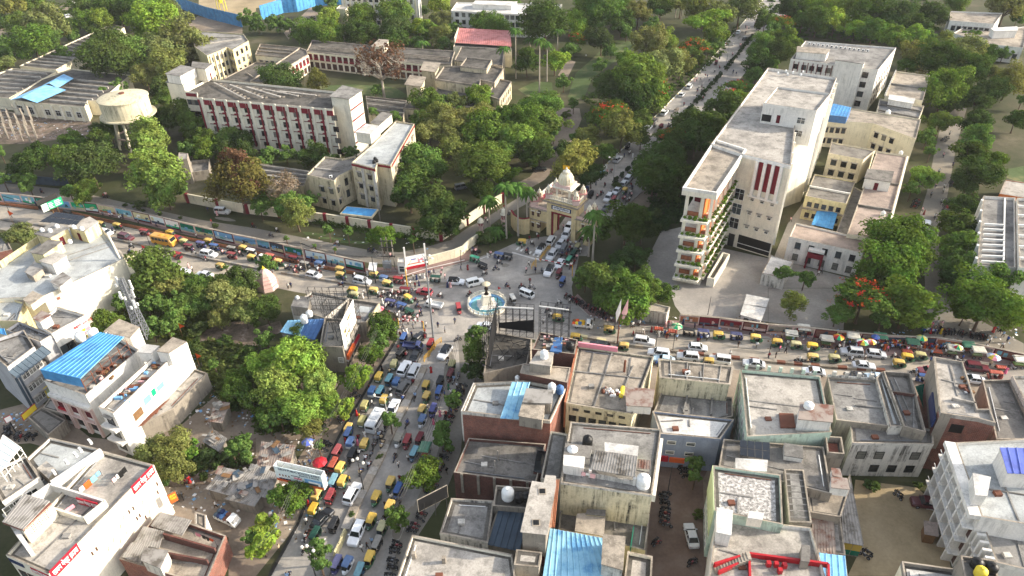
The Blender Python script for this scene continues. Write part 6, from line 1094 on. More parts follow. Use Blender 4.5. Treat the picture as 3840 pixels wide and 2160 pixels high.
 # gate tower
P4=[W('A',430,1265,0),W('A',945,1410,0)];gl=Vector(P4[0][:2]);gr=Vector(P4[1][:2]);gd=(gr-gl).normalized();gn=Vector((gd.y,-gd.x));GW=(gr-gl).length;r=empty('gate_tower',((gl+gr)/2).to_3d());tag(r,'ornate cream gate tower with domed pavilion, corner cupolas and Hindi name board','gate')
GO=r.location.copy();gp=lambda s,t:gl+gd*s-gn*t # s along the front, t backwards
def gbox(name,s0,s1,t0,t1,z0,z1,mt):m=MB();m.prism([gp(s0,t0),gp(s1,t0),gp(s1,t1),gp(s0,t1)],z0,z1);return m.build(name,[mt],r,GO)
DP=4.6;pw=1.25;r.scale.z=1.1
gbox('pier',0,pw,0,DP,0,6.8,'ochre_stone');gbox('pier',GW-pw,GW,0,DP,0,6.8,'ochre_stone');gbox('arch_wall',0,GW,0,DP,6.805,9.3,'ochre_stone')
gbox('inner_pilaster',pw+.004,pw+.25,.2,.9,0,6.8,'maroon');gbox('inner_pilaster',pw+.004,pw+.25,DP-.9,DP-.2,0,6.8,'maroon');gbox('inner_pilaster',GW-pw-.25,GW-pw-.004,DP-.9,DP-.2,0,6.8,'maroon');gbox('arch_lintel',pw,GW-pw,.25,.6,6.2,6.8,'maroon')
gbox('cornice',-.9,GW+.9,-.9,DP+.9,9.305,9.55,'concrete_warm');gbox('cornice',-.5,GW+.5,-.5,DP+.5,9.555,9.9,'ochre_stone');gbox('roof_deck',-.2,GW+.2,-.2,DP+.2,9.905,10.05,'concrete_warm')
for s0,s1,t0,t1 in((-.3,GW+.3,-.3,-.05),(-.3,GW+.3,DP+.05,DP+.3),(-.3,-.05,0,DP),(GW+.05,GW+.3,0,DP)):
 gbox('balustrade',s0,s1,t0,t1,10.06,10.25,'ivory');
 n=int(max(s1-s0,t1-t0)/.42)
 for k in range(n):
  c=gp(s0+(s1-s0)*(k+.5)/n if s1-s0>1 else(s0+s1)/2,t0+(t1-t0)*(k+.5)/n if t1-t0>1 else(t0+t1)/2);K(r,'baluster','ivory','lathe',[(.11,10.25),(.11,10.75),(.17,10.8),(.17,10.98),(.1,11.1),(.01,11.18)],(c.x,c.y,0),7)
def cupola(c,z,rad,base=True,mt='pink_stone'):
 if base:
  K(r,'cupola_base','pink_wall','box',c.x-rad,c.x+rad,c.y-rad,c.y+rad,z,z+rad*1.5)
  K(r,'cupola_eave',mt,'box',c.x-rad*1.25,c.x+rad*1.25,c.y-rad*1.25,c.y+rad*1.25,z+rad*1.5+.002,z+rad*1.72);z+=rad*1.72
 K(r,'cupola_dome','cream','lathe',[(rad*.95,z),(rad*1.0,z+rad*.5),(rad*.85,z+rad*1.1),(rad*.5,z+rad*1.7),(rad*.3,z+rad*1.8)],(c.x,c.y,0),10)
 for k in range(6):m=MB();a=k*1.05;m.lathe([(.09,0),(.09,rad*1.1),(.02,rad*1.3)],(c.x+rad*.9*math.cos(a),c.y+rad*.9*math.sin(a),z),5);m.build('dome_rib',['maroon'],r,GO)
 K(r,'finial','ivory','lathe',[(rad*.42,z+rad*1.75),(rad*.46,z+rad*1.95),(rad*.3,z+rad*2.1),(rad*.1,z+rad*2.25),(rad*.12,z+rad*2.4),(.01,z+rad*2.75)],(c.x,c.y,0),8)
for s,t in((.3,.3),(GW-.3,.3),(.3,DP-.3),(GW-.3,DP-.3)):cupola(gp(s,t),10.06,.78)
cs,ct=GW/2,DP/2
for ds in(-1.75,1.75):
 for dt in(-1.5,1.5):c=gp(cs+ds,ct+dt);K(r,'pavilion_column','ivory','box',c.x-.22,c.x+.22,c.y-.22,c.y+.22,10.06,13.0)
gbox('pavilion_eave',cs-2.7,cs+2.7,ct-2.4,ct+2.4,13.005,13.2,'ivory');gbox('pavilion_drum',cs-2.1,cs+2.1,ct-1.9,ct+1.9,13.205,13.9,'pink_wall')
c=gp(cs,ct);K(r,'main_dome','cream','lathe',[(1.95,13.9),(2.0,14.5),(1.85,15.2),(1.4,16.0),(.85,16.5),(.6,16.55)],(c.x,c.y,0),16)
K(r,'finial','ivory','lathe',[(.85,16.5),(.9,16.75),(.55,16.95),(.2,17.1),(.25,17.4),(.01,17.9)],(c.x,c.y,0),10)
for k in range(16):a=2*math.pi*k/16;u=Vector((math.cos(a),math.sin(a)));m=MB();m.tube((c.x+u.x*2.0,c.y+u.y*2.0,14.0),(c.x+u.x*1.87,c.y+u.y*1.87,15.2),.07,4);m.tube((c.x+u.x*1.87,c.y+u.y*1.87,15.2),(c.x+u.x*.9,c.y+u.y*.9,16.5),.07,4);m.build('dome_rib',['ochre_stone'],r,GO)
K(r,'flag_pole','dark_metal','tube',(c.x-.9,c.y,14),(c.x-1.0,c.y,18.3),.04,5);m=MB();m.idx([(c.x-1,c.y,18.25),(c.x+.1,c.y-.1,18.15),(c.x+.75,c.y,17.9),(c.x+.7,c.y,17.2),(c.x,c.y+.1,17.1),(c.x-1,c.y,17.2)],[(0,1,4,5),(1,2,3,4)]);m.build('flag',['yellow_paint'],r,GO)
gbox('name_board',1.35,GW-1.35,-.08,-.004,7.5,8.5,'sign_navy');gbox('name_board',1.75,GW-1.75,-.12,-.085,7.62,8.38,'sign_white');q0,q1=gp(1.75,-.13),gp(GW-1.75,-.13);lettering('काशी हिन्दू विश्वविद्यालय'.replace('हि','िह').replace('वि','िव'),.62,'sign_navy',r,(*q0,8.0),(*q1,8.0),(0,0,1),.02,fit=GW-4.0)
for s,z in((-2.6,5.2),(-2.6,1.6)):gbox('window',s,s+.8,.1,.18,z,z+1.2,'window_brown')
for sgn,w in((-1,5.2),(1,4.0)):
 s0,s1=(-w,-.004)if sgn<0 else(GW+.004,GW+w);t0,t1=.25,DP
 gbox('wing_wall',s0,s1 if sgn>0 else s1-2.1,t0,t1,0,6.2,'ochre_stone')if sgn<0 else gbox('wing_wall',s0+2.1,s1,t0,t1,0,6.2,'ochre_stone')
 gbox('wing_lintel',(s1-2.095)if sgn<0 else s0,s1 if sgn<0 else s0+2.095,t0,t1,3.4,6.2,'ochre_stone')
 gbox('wing_cornice',s0-.3,s1+(.3 if sgn>0 else 0),t0-.3,t1+.3,6.205,6.5,'concrete_warm');gbox('wing_parapet',s0,s1,t0,t0+.2,6.505,7.1,'pink_wall');gbox('wing_band',s0,s1,t0-.06,t0-.004,3.1,3.35,'concrete_warm')
 for k in range(2):
  for z in(1.2,4.3):
   s=(s0+.7+k*1.6)if sgn<0 else(s1-1.4-k*1.6+.6);gbox('window',s,s+.7,t0-.07,t0-.004,z,z+1.1,'window_brown');gbox('window_hood',s-.2,s+.9,t0-.3,t0-.005,z+1.2,z+1.4,'ivory')
 cupola(gp(s0+.9 if sgn<0 else s1-.9,1.2),6.51,.95);cupola(gp(s0+.9 if sgn<0 else s1-.9,DP-.6),6.51,.8)
gbox('gallery_floor',-5.4,-1.2,DP+.8,DP+9.5,5.8,6.2,'maroon');gbox('gallery_wall',-5.4,-1.2,DP+.81,DP+9.49,0,5.795,'ochre_stone');gbox('gallery_parapet',-5.6,-5.35,DP+.8,DP+9.5,5.8,7.2,'ivory')
# curved flank wall and small turrets left of the gate
wall_run('flank_wall','curved maroon topped flank wall left of the gate tower',[('A',120,1230),('A',20,1250),('A',-60,1235),('A',-150,1170),('A',-200,1090)],4.6,'ochre_stone',.4,coping='maroon',cat='wall')
def turret(label,p,h):
 t=empty('gate_turret',p);tag(t,label,'turret','small turrets left of the gate');K0(t,'base','pink_wall','lathe',[(.75,0),(.75,.4),(.55,.45),(.55,h*.45),(.8,h*.5),(.8,h*.55)],n=10)
 for k in range(6):a=k*1.047;K0(t,'column','maroon','tube',(.5*math.cos(a),.5*math.sin(a),h*.55),(.5*math.cos(a),.5*math.sin(a),h*.75),.09,5)
 K0(t,'dome','ivory','lathe',[(.85,h*.75),(.85,h*.79),(.7,h*.8),(.72,h*.88),(.5,h*.97),(.12,h),(.02,h*1.1)],n=12);return t
turret('striped turret on the outer end of the junction garden',W('M1',2265,900),4.6);turret('striped turret beside the flank wall and palms',W('M1',2495,870),6.5)
# roundabout with statue
c=W('F',830,960,0);r=empty('fountain_roundabout',c);tag(r,'round blue pool roundabout with stepped plinth inside a cream railing','fountain')
RB=(W('F',1300,900,0)-W('F',320,960,0)).length/2
m=MB();m.lathe([(RB,0),(RB,.5),(RB-.35,.52),(RB-.37,.3)],n=48);m.build('pool_wall',['ivory'],r);m=MB();m.lathe([(RB-.37,.3),(RB-.9,.24),(RB-.95,.03)],n=48);m.build('pool_lining',['sign_blue'],r);m=MB();m.lathe([(RB-.95,.03),(RB*.5,.026),(.1,.028)],n=48);m.build('pool_floor',['pool_blue'],r)
m=MB();m.lathe([(RB*.54,0),(RB*.54,.4),(RB*.5,.42)],n=40);m.build('island',['pool_floor'],r);m=MB();m.lathe([(RB*.5,.42),(.1,.43)],n=40);m.build('island_top',['white_wall'],r)
a_=R(12);rot=lambda x,y,z:(x*math.cos(a_)-y*math.sin(a_),x*math.sin(a_)+y*math.cos(a_),z)
m=MB();sq=lambda w,z:[rot(-w,-w,z),rot(w,-w,z),rot(w,w,z),rot(-w,w,z)];m.loft([sq(1.3,.44),sq(1.1,1.7),sq(.85,3.0),sq(.95,3.04),sq(.95,3.2)]);m.build('pedestal',['ivory'],r);m=MB()
for k in range(3):w=2.0-k*.25;m.prism([Vector(rot(-w,-w,0)[:2]),Vector(rot(w,-w,0)[:2]),Vector(rot(w,w,0)[:2]),Vector(rot(-w,w,0)[:2])],.435+k*.15,.585+k*.15)
m.build('plinth_step',['white_wall'],r)
for k in range(22):a=2*math.pi*k/22;p=(math.cos(a)*(RB-.18),math.sin(a)*(RB-.18));K0(r,'railing_post','ivory','box',p[0]-.12,p[0]+.12,p[1]-.12,p[1]+.12,.5,1.35)
for z in(.85,1.2):K0(r,'rail','ivory','lathe',[(RB-.12,z),(RB-.12,z+.1),(RB-.24,z+.1),(RB-.24,z)],n=44)
st=empty('statue',c+Vector((0,0,3.21)));st.scale=(.72,)*3;tag(st,'dark bronze standing statue under a round gold canopy on the plinth','statue')
def blob(name,mats,verts,edges,radii,parent,levels=1,smooth=True):
 me=D.meshes.new(name);me.from_pydata(verts,edges,[]);o=D.objects.new(name,me);col.objects.link(o);md=o.modifiers.new('skin','SKIN');md.use_smooth_shade=True
 for i,rd in enumerate(radii):me.skin_vertices[0].data[i].radius=(rd,rd)if not isinstance(rd,tuple)else rd
 me.skin_vertices[0].data[0].use_root=True
 s=o.modifiers.new('sub','SUBSURF');s.levels=levels;dg=bpy.context.evaluated_depsgraph_get();nm=D.meshes.new_from_object(o.evaluated_get(dg));nm.name=name
 col.objects.unlink(o);D.objects.remove(o);nm.materials.clear()
 for m_ in mats:nm.materials.append(MATS[m_])
 if parent is False:return nm
 ob=D.objects.new(name,nm);col.objects.link(ob);ob.parent=parent;return ob
blob('figure',['statue_bronze'],[(0,0,1.5),(0,0,2.1),(0,0,2.55),(0,0,2.8),(0,0,3.1),(-.4,0,2.45),(-.5,-.1,1.9),(-.35,-.35,1.6),(.4,0,2.45),(.5,-.1,1.9),(.3,-.4,1.7),(-.2,0,.8),(-.22,0,.05),(.2,0,.8),(.22,0,.05)],
[(0,1),(1,2),(2,3),(3,4),(2,5),(5,6),(6,7),(2,8),(8,9),(9,10),(0,11),(11,12),(0,13),(13,14)],[.42,.42,.36,.14,.25,.18,.14,.1,.18,.14,.1,.3,.3,.3,.3],st)
K0(st,'base','statue_bronze','lathe',[(.03,0),(.75,.003),(.75,.12),(.02,.13)],n=12)
m=MB();m.lathe([(1.35,3.8),(1.28,3.92),(.8,4.15),(.3,4.25),(.12,4.3),(.1,4.55),(.01,4.65)],n=24);m.lathe([(.02,4.1),(.8,4.05),(1.35,3.8)],n=24);m.build('canopy',['cream_old'],st);K0(st,'canopy_pole','dark_metal','tube',(0,.45,.1),(0,.45,4.2),.06,6)
# poles and lamps
def pole(name,label,top,base,hz,r0=.16,mat='grey_metal',cat='pole',arms=()):
 b0=W(*base);rt=empty(name,b0);tag(rt,label,cat);K0(rt,'pole',mat,'tube',(0,0,0),(0,0,hz),r0,8,0,r0*.6)
 for k,(dx,dy,dz,lamp)in enumerate(arms):
  K0(rt,'arm',mat,'tube',(0,0,hz-.3),(dx,dy,hz+dz),.05,5)
  if lamp:K0(rt,'lamp','lamp_glass','lathe',[(.02,.1),(.24,0),(.28,-.2),(.02,-.32)]if lamp==1 else[(.02,0),(.2,.1),(.26,.3),(.2,.5),(.02,.6)],(dx,dy,hz+dz),10)
 return rt
pole('mast_light','tall tapered high mast light at the mouth of the market street',None,('C1',1785,500),20,.22,arms=[(math.cos(k)*1.3,math.sin(k)*1.3,.3,1)for k in range(6)])
for p,lab,hz in((('B1',1085,590),'ornate twin globe street lamp on the market median',7.5),(('B1',600,1449),'twin globe street lamp beside the median tree at the bottom',7)):pole('street_lamp',lab,None,p,hz,.1,'dark_metal','street lamp',[(-.9,.3,-.6,2),(.9,-.3,-.6,2),(0,0,.1,2)])
pole('street_lamp','grey double arm street lamp on the avenue median nearest the trees',None,('T2',2150,680),9,.09,'grey_metal','street lamp',[(-1.6,0,.5,1),(1.6,0,.5,1)]);pole('street_lamp','grey double arm street lamp on the avenue behind the gate',None,('M2',1015,430),9,.09,'grey_metal','street lamp',[(-1.6,0,.5,1),(1.6,0,.5,1)]);pole('street_lamp','grey street lamp on the avenue among the parked white cars',None,('T2',1860,1020),9,.09,'grey_metal','street lamp',[(-1.6,0,.5,1),(1.6,0,.5,1)])
pole('street_lamp','leaning street lamp on the left road median beside the shrine',None,('M1',510,1280),8.5,.1,'concrete_wall','street lamp',[(1.8,.6,.8,1)]);pole('street_lamp','white double lamp pole on the market street median',None,('C1',1330,1330),6,.08,'white_paint','street lamp',[(-1.8,0,.1,2),(1.2,0,.1,2)])
pole('utility_pole','utility pole on the left road median in front of the white hatchback',None,('C1',1130,110),8.5,.13,'dark_metal');pole('utility_pole','utility pole standing between auto rickshaws on the left road',None,('M1',1205,1400),7.5,.13,'dark_metal');pole('traffic_signal','yellow armed traffic signal at the left corner of the junction',None,('M1',1525,1449),5.5,.14,'yellow_paint','signal',[(1.4,1.4,1.4,0)]);pole('traffic_signal','traffic signal post on the pavement by the curved white wall',None,('M1',2065,1220),4.5,.1,'dark_metal','signal',[(.4,0,-.3,1)])
pole('flag_mast','rusty mast carrying tall white and pink flags over the right road',None,('C2',1060,560),9,.16,'rust');f0=W('C2',1060,560)
for dx,w,mt in((-.7,1.5,'cloth_white'),(.5,2.0,'cloth_pink')):
 m=MB();z=5.2;m.idx([(dx,-.2,z-1.5),(dx+w*.5,-.1,z+1.2),(dx+w*.45,0,z+4.6),(dx-.2,.1,z+1)],[(0,1,2,3)]);o=m.build('flag',[mt],None,(0,0,0));o.location=f0+Vector((0,-.1,2));tag(o,'tall white flag on the rusty mast' if dx<0 else 'tall pink flag on the rusty mast','flag')
for p,hz,lab in((('C2',1445,600),6,'thin pale pole at the gap in the right road median'),(('C2',1615,640),5.5,'dark pole with base at the right road median'),(('C3',0,700),6,'dark pole on the right road median near the yellow rickshaws'),(('M0',1510,1020),4,'short dark pole on the left road median beside the yellow bus'),(('M0',125,745),7,'dark pole with orange pennant on the left road median'),(('M1',2265,720),7,'slim pole beside the compound wall corner'),(('B2',1570,590),6,'pole with red crossboard beside parked motorcycles in the lane'),(('C2',1970,270),5,'thin lamp pole in the hospital forecourt')):pole('pole',lab,None,p,hz,.08,'dark_metal')
def pennant(o,p,z,mt,lab,s=1.2):
 c=W(o,*p);rt=empty('pennant',c);tag(rt,lab,'flag');K0(rt,'pole','wood','tube',(0,0,0),(0,0,z),.05,5);m=MB();m.idx([(0,0,z),(s,-.1,z-.6*s),(0,0,z-1.2*s)],[(0,1,2)]);m.build('cloth',[mt],rt)
pennant('C0',(1850,520),4.5,'cloth_orange','orange pennant on a stick in the scrub above the rubble');pennant('C0',(2010,790),3.6,'cloth_orange','orange pennant standing on the rubble slope');pennant('M0',(1470,1150),4,'sign_red','red pennant above the bush by the left road',1.0);pennant('M0',(150,830),5,'cloth_orange','orange pennant near the left road median pole',1.4);pennant('F',(1110,700),2.4,'sign_red','small red pennant behind the roundabout railing',.7)
# height bars across the roads
for o,p,q,h,lab in(('M2',(240,1260),(605,1330),3.2,'yellow and red height bar across the gate lane'),('C1',(1440,400),(1690,430),2.6,'striped height bar across the market street mouth')):
 A,C=W(o,*p),W(o,*q);r=empty('height_bar',(A+C)/2);tag(r,lab,'barrier');m=MB();m.tube((A.x,A.y,0),(A.x,A.y,h),.1,6);m.tube((C.x,C.y,0),(C.x,C.y,h),.1,6);m.build('post',['yellow_paint'],r,r.location)
 for k in range(12):m=MB();u,v=A.lerp(C,k/12),A.lerp(C,(k+1)/12);m.tube((u.x,u.y,h-.1),(v.x,v.y,h-.1),.09,6);m.build('bar',['sign_red' if k%2 else 'sign_white'],r,r.location)
 # overhead service cables between the poles
def cables(label,pts,n=3):
 r=empty('overhead_cable',W(*pts[0][:3]));tag(r,label,'cable');m=MB()
 for(o,x,y,z),(o2,x2,y2,z2)in zip(pts,pts[1:]):
  A,C=W(o,x,y,0)+Vector((0,0,z)),W(o2,x2,y2,0)+Vector((0,0,z2))
  for k in range(n):
   pr=None
   for i in range(9):t=i/8;p=A.lerp(C,t)+Vector((k*.3-.3,0,-4*t*(1-t)*(.8+.3*k)));(m.tube(pr,p,.035,3)if pr is not None else None);pr=p
 m.build('wire',['black_paint'],r,r.location)
cables('sagging cables along the left road from the transformer',[('M1',1330,1290,9),('M1',1205,1400,7.4),('M1',510,1280,8),('M0',1510,1020,6),('M0',125,745,7)]);cables('cables along the left kerb of the market street',[('C1',1130,110,8),('C1',1250,700,7),('B1',700,330,7),('B1',420,930,7),('B1',120,1449,7)]);cables('cables along the right road median',[('C2',1060,560,8),('C2',1615,640,7),('C3',0,700,7),('C3',1200,830,7),('C3',2500,960,7)]);cables('cables down the right side of the market street',[('C1',2050,800,8),('C1',1900,1380,8),('B1',1640,640,8),('B1',1420,1100,8)])
hz_=D.materials.new('haze');hz_.use_nodes=True;t_=hz_.node_tree;t_.nodes.remove(t_.nodes['Principled BSDF']);pv=t_.nodes.new('ShaderNodeVolumePrincipled');pv.inputs['Density'].default_value=.00006;pv.inputs['Color'].default_value=(.93,.95,1,1);t_.links.new(pv.outputs[0],t_.nodes['Material Output'].inputs['Volume']);MATS['haze']=hz_
m=MB();m.box(-720,720,-470,960,-1,112);tag(m.build('haze',['haze']),kind='stuff')
# ================================================================== trees
rt=random.Random(42)
def leaf_quads(mb,c,nrm,s,r):
 "one leaf spray: a bent quad"
 n=(nrm+Vector((r.uniform(-1,1),r.uniform(-1,1),r.uniform(-.6,1)))*.75).normalized();a=n.orthogonal().normalized();a.rotate(Matrix.Rotation(r.uniform(0,6.28),3,n));b=n.cross(a)
 w,l=s*r.uniform(.6,1.1),s*r.uniform(.9,1.5);mb.face([c-a*w*.5-b*l*.5,c+a*w*.5-b*l*.4,c+a*w*.4+b*l*.5-n*s*.25,c-a*w*.45+b*l*.45-n*s*.2])
def crown_mesh(seed,leaves,size,clumps,shape='dome',flat=1.0,gap=0.0):
 "unit-radius crown, base at z=-1 top z=1: leaf sprays on many sub-clumps"
 r=random.Random(seed);mb=MB();cl=[]
 for k in range(clumps):
  while True:
   v=Vector((r.gauss(0,1),r.gauss(0,1),r.gauss(0,1))).normalized()
   if v.z>-.72:break
  if shape=='flat':v.z=abs(v.z)*.7+.1
  rad=r.uniform(.2,.36)*(1.0 if clumps>25 else 1.25);d=r.uniform(.52,.86)if r.random()<.8 else r.uniform(.2,.5)
  if shape=='tall':v=Vector((v.x*(1-.35*max(v.z,0)),v.y*(1-.35*max(v.z,0)),v.z))
  lump=1+.2*math.sin(3.1*v.x+seed)+.18*math.sin(2.7*v.y-seed)+.14*math.sin(4.3*v.z+seed*2)+r.uniform(-.1,.12)
  cl.append((v*d*lump,rad))
 if gap:cl=[c for c in cl if r.random()>gap]
 tot=sum(q*q for _,q in cl)
 for c,q in cl:
  for k in range(int(leaves*q*q/tot)):
   v=Vector((r.gauss(0,1),r.gauss(0,1),r.gauss(0,1)+.35)).normalized();p=c+v*q*(r.uniform(.75,1.08)if r.random()<.8 else r.uniform(.2,.8));leaf_quads(mb,Vector((p.x,p.y,p.z*flat)),(v+c*.4).normalized(),size,r)
 return mb.mesh('crown',['leaf'])
def petal_mesh(seed):
 r=random.Random(seed);mb=MB()
 for k in range(17):
  v=Vector((r.gauss(0,1),r.gauss(0,1),abs(r.gauss(0,.8))+.25)).normalized()*r.uniform(.85,1.0);q=r.uniform(.05,.14)
  for j in range(14):leaf_quads(mb,v+Vector((r.gauss(0,q),r.gauss(0,q),r.gauss(0,.05))),v,.062,r)
 return mb.mesh('blossom',['petal'])
def trunk_mesh(seed,spread=.6,n=6,bare=False):
 "unit trunk: z 0..1 to the crown's heart, limbs reaching out"
 r=random.Random(seed);mb=MB();p=Vector((0,0,0));top=Vector((r.uniform(-.06,.06),r.uniform(-.06,.06),.62));mb.tube(p,top,.052,8,0,.036);mb.tube((0,0,-.02),(0,0,.08),.08,8,0,.052)
 for k in range(n):
  a=6.28*k/n+r.uniform(-.4,.4);m1=top+Vector((math.cos(a)*spread*.5,math.sin(a)*spread*.5,r.uniform(.15,.3)));e=m1+Vector((math.cos(a)*spread*.4,math.sin(a)*spread*.4,r.uniform(.12,.4)));mb.tube(top-Vector((0,0,.05*k/n)),m1,.03,6,0,.018);mb.tube(m1,e,.018,5,0,.007)
  for j in range(9 if bare else 2):
   b=m1.lerp(e,r.random());d=Vector((r.gauss(0,.18),r.gauss(0,.18),r.uniform(.05,.3)))*(1.0 if bare else.8);mb.tube(b,b+d,.009,4,0,.003)
   if bare:
    for i in range(5):q=b+d*r.random();mb.tube(q,q+Vector((r.gauss(0,.1),r.gauss(0,.1),r.uniform(-.03,.14))),.006,3,0,.002)
 return mb.mesh('trunk',['bark_pale' if bare else 'bark'])
CR={'big':[crown_mesh(i,10500,.062,95)for i in(1,2,3)],'mid':[crown_mesh(i,5200,.088,55)for i in(4,5,6,7)],'small':[crown_mesh(i,1700,.15,26)for i in(8,9,10)],
'airy':[crown_mesh(i,5600,.072,72,gap=.25)for i in(11,12,13)],'flat':[crown_mesh(i,4600,.08,60,'flat',.8)for i in(14,15)],'tall':[crown_mesh(i,4600,.085,55,'tall')for i in(16,17)],'thin':[crown_mesh(i,1500,.07,60,gap=.35)for i in(18,19)]}
PET=[petal_mesh(i)for i in(31,32)];TR=[trunk_mesh(i)for i in(41,42,43)];BR=[trunk_mesh(i,.8,9,True)for i in(44,45)]
def child(name,me,root,loc=(0,0,0),scale=(1,1,1),rz=0,color=None):
 o=D.objects.new(name,me);col.objects.link(o);o.parent=root;o.location=loc;o.scale=scale;o.rotation_euler.z=rz
 if color:o.color=(*color[:3],1)
 return o
KIND={ # colour, crown set, height/width, trunk part, words
'd':('#3d5028',None,.82,.45,'dense dark green tree'),'m':('#526a30',None,.85,.45,'mid green leafy tree'),'l':('#708a3a',None,.85,.45,'bright light green tree'),
'o':('#687040','airy',.85,.5,'thin olive toned tree'),'y':('#6d8640','airy',.88,.5,'large yellow green tree'),'f':('#4d632a','flat',.7,.6,'flame tree with red blossom'),
'b':('#53552f',None,.9,.5,'large tree with brown dead foliage among the green'),'r':('#5a4432','thin',.95,.5,'dried reddish brown tree'),'c':('#3b4a2c','tall',1.5,.4,'dark conical tree'),
't':('#5b7533','tall',1.5,.5,'tall narrow green tree'),'s':('#485a30','small',.7,.1,'low green bush'),'x':('#7d7058','thin',.85,.6,'bare twiggy tree'),'g':('#557433','small',.85,.8,'young street tree'),'u':('#5f7a30','flat',.6,.8,'flat topped spreading tree')}
PALMS=[]
def palm_meshes(seed,low):
 r=random.Random(seed);t=MB();h=1.0;t.lathe([(.035,0),(.03,.1),(.024,.5),(.022,.9),(.03,.96),(.012,1.0)],n=9);tm=t.mesh('trunk',['bark_pale']);f=MB()
 for k in range(20):
  a=6.28*k/20+r.uniform(-.15,.15);up=r.uniform(.1,1.0);L=r.uniform(.26,.34);prev=None;seg=7
  for i in range(seg+1):
   s=i/seg;p=Vector((math.cos(a)*L*s,math.sin(a)*L*s,1.0+L*(up*s-(.6+.5*up)*s*s*1.25)));side=Vector((-math.sin(a),math.cos(a),0))*(.05*math.sin(math.pi*min(1,s*.9+.12)))
   if prev:
    for sg in(1,-1):q0,q1=prev[0],p;f.face([q0,q1,q1+side*sg-Vector((0,0,.022)),q0+prev[1]*sg-Vector((0,0,.022))]if sg>0 else[q1,q0,q0-prev[1]-Vector((0,0,.022)),q1-side-Vector((0,0,.022))])
   prev=(p,side)
 return tm,f.mesh('fronds',['leaf'])
PM=[palm_meshes(i,False)for i in(51,52)]
def palm(o,x,y,ytop,label,bx=None):
 b=W(o,x if bx is None else bx,y);tx=x;z=8.0
 d=ray(o,tx,ytop);t=(b.x*d.x+b.y*d.y)/(d.x**2+d.y**2);z=max(3.0,CAM_H+d.z*t);root=empty('palm_tree',b,rt.uniform(0,6));tag(root,label,'palm','palms by the gate and lawn');tm,fm=rt.choice(PM);k=max(z,5)
 child('trunk',tm,root,(0,0,0),(9,9,z));child('fronds',fm,root,(0,0,z-10.5),(10.5,10.5,10.5),0,hx('#43602d'));return root
TREES=[]
def tree(kind,o,x,y,w,hh=None):
 c,cs,ratio,tp,words=KIND[kind];s=TILE[o][2];px=w/s
 p=W(o,x,y,6.0);rad=px*dep(p)/FPX
 for _ in range(3):
  rz=rad*ratio;zc=rz*(1+tp*.8)+(.5 if kind!='s' else 0);zc=min(zc,15.0);p=W(o,x,y,zc);rad=px*dep(p)/FPX
 rz=min(rad*ratio,zc*.97);b=Vector((p.x,p.y,0));root=empty('bush' if kind=='s' else 'tree',b,rt.uniform(0,6.28));key=cs or('big' if rad>6 else 'mid' if rad>2.6 else 'small')
 if kind=='g' and rad>2.4:key='mid'
 base=Vector(hx(c));v=rt.uniform(.82,1.2);base=Vector((base.x*v*rt.uniform(.9,1.12),base.y*v,base.z*v*rt.uniform(.8,1.2)))
 if kind=='r':child('trunk',rt.choice(BR),root,(0,0,0),(rad*1.15,rad*1.15,zc))
 elif kind=='x':child('trunk',rt.choice(BR),root,(0,0,0),(rad,rad,zc))
 elif kind!='s':child('trunk',rt.choice(TR),root,(0,0,0),(max(rad,2.5),max(rad,2.5),zc))
 if kind in 'rx':child('crown',rt.choice(CR['thin']),root,(0,0,zc),(rad*1.05,rad*1.05,rz),0,base)
 elif kind=='b':child('crown',CR['big'][0],root,(0,0,zc),(rad*.98,rad*.98,rz),0,base);child('dead_foliage',CR['airy'][0],root,(-rad*.1,rad*.1,zc+rz*.28),(rad*.78,rad*.78,rz*.85),1,hx('#574233'))
 else:
  q=rt.uniform(.88,1.14);o_=child('crown',rt.choice(CR[key]),root,(0,0,zc),(rad*1.04*q,rad*1.04/q,rz*rt.uniform(.95,1.12)),rt.uniform(0,6),base);o_.rotation_euler.x=rt.uniform(-.2,.2);o_.rotation_euler.y=rt.uniform(-.2,.2)
 if kind=='f':child('blossom',rt.choice(PET),root,(0,0,zc+rz*.02),(rad*.95,rad*.95,rz*.88),rt.uniform(0,6),hx('#a8492f'))
 cat='bush' if kind=='s' else 'tree';TREES.append((root,words,cat));return root
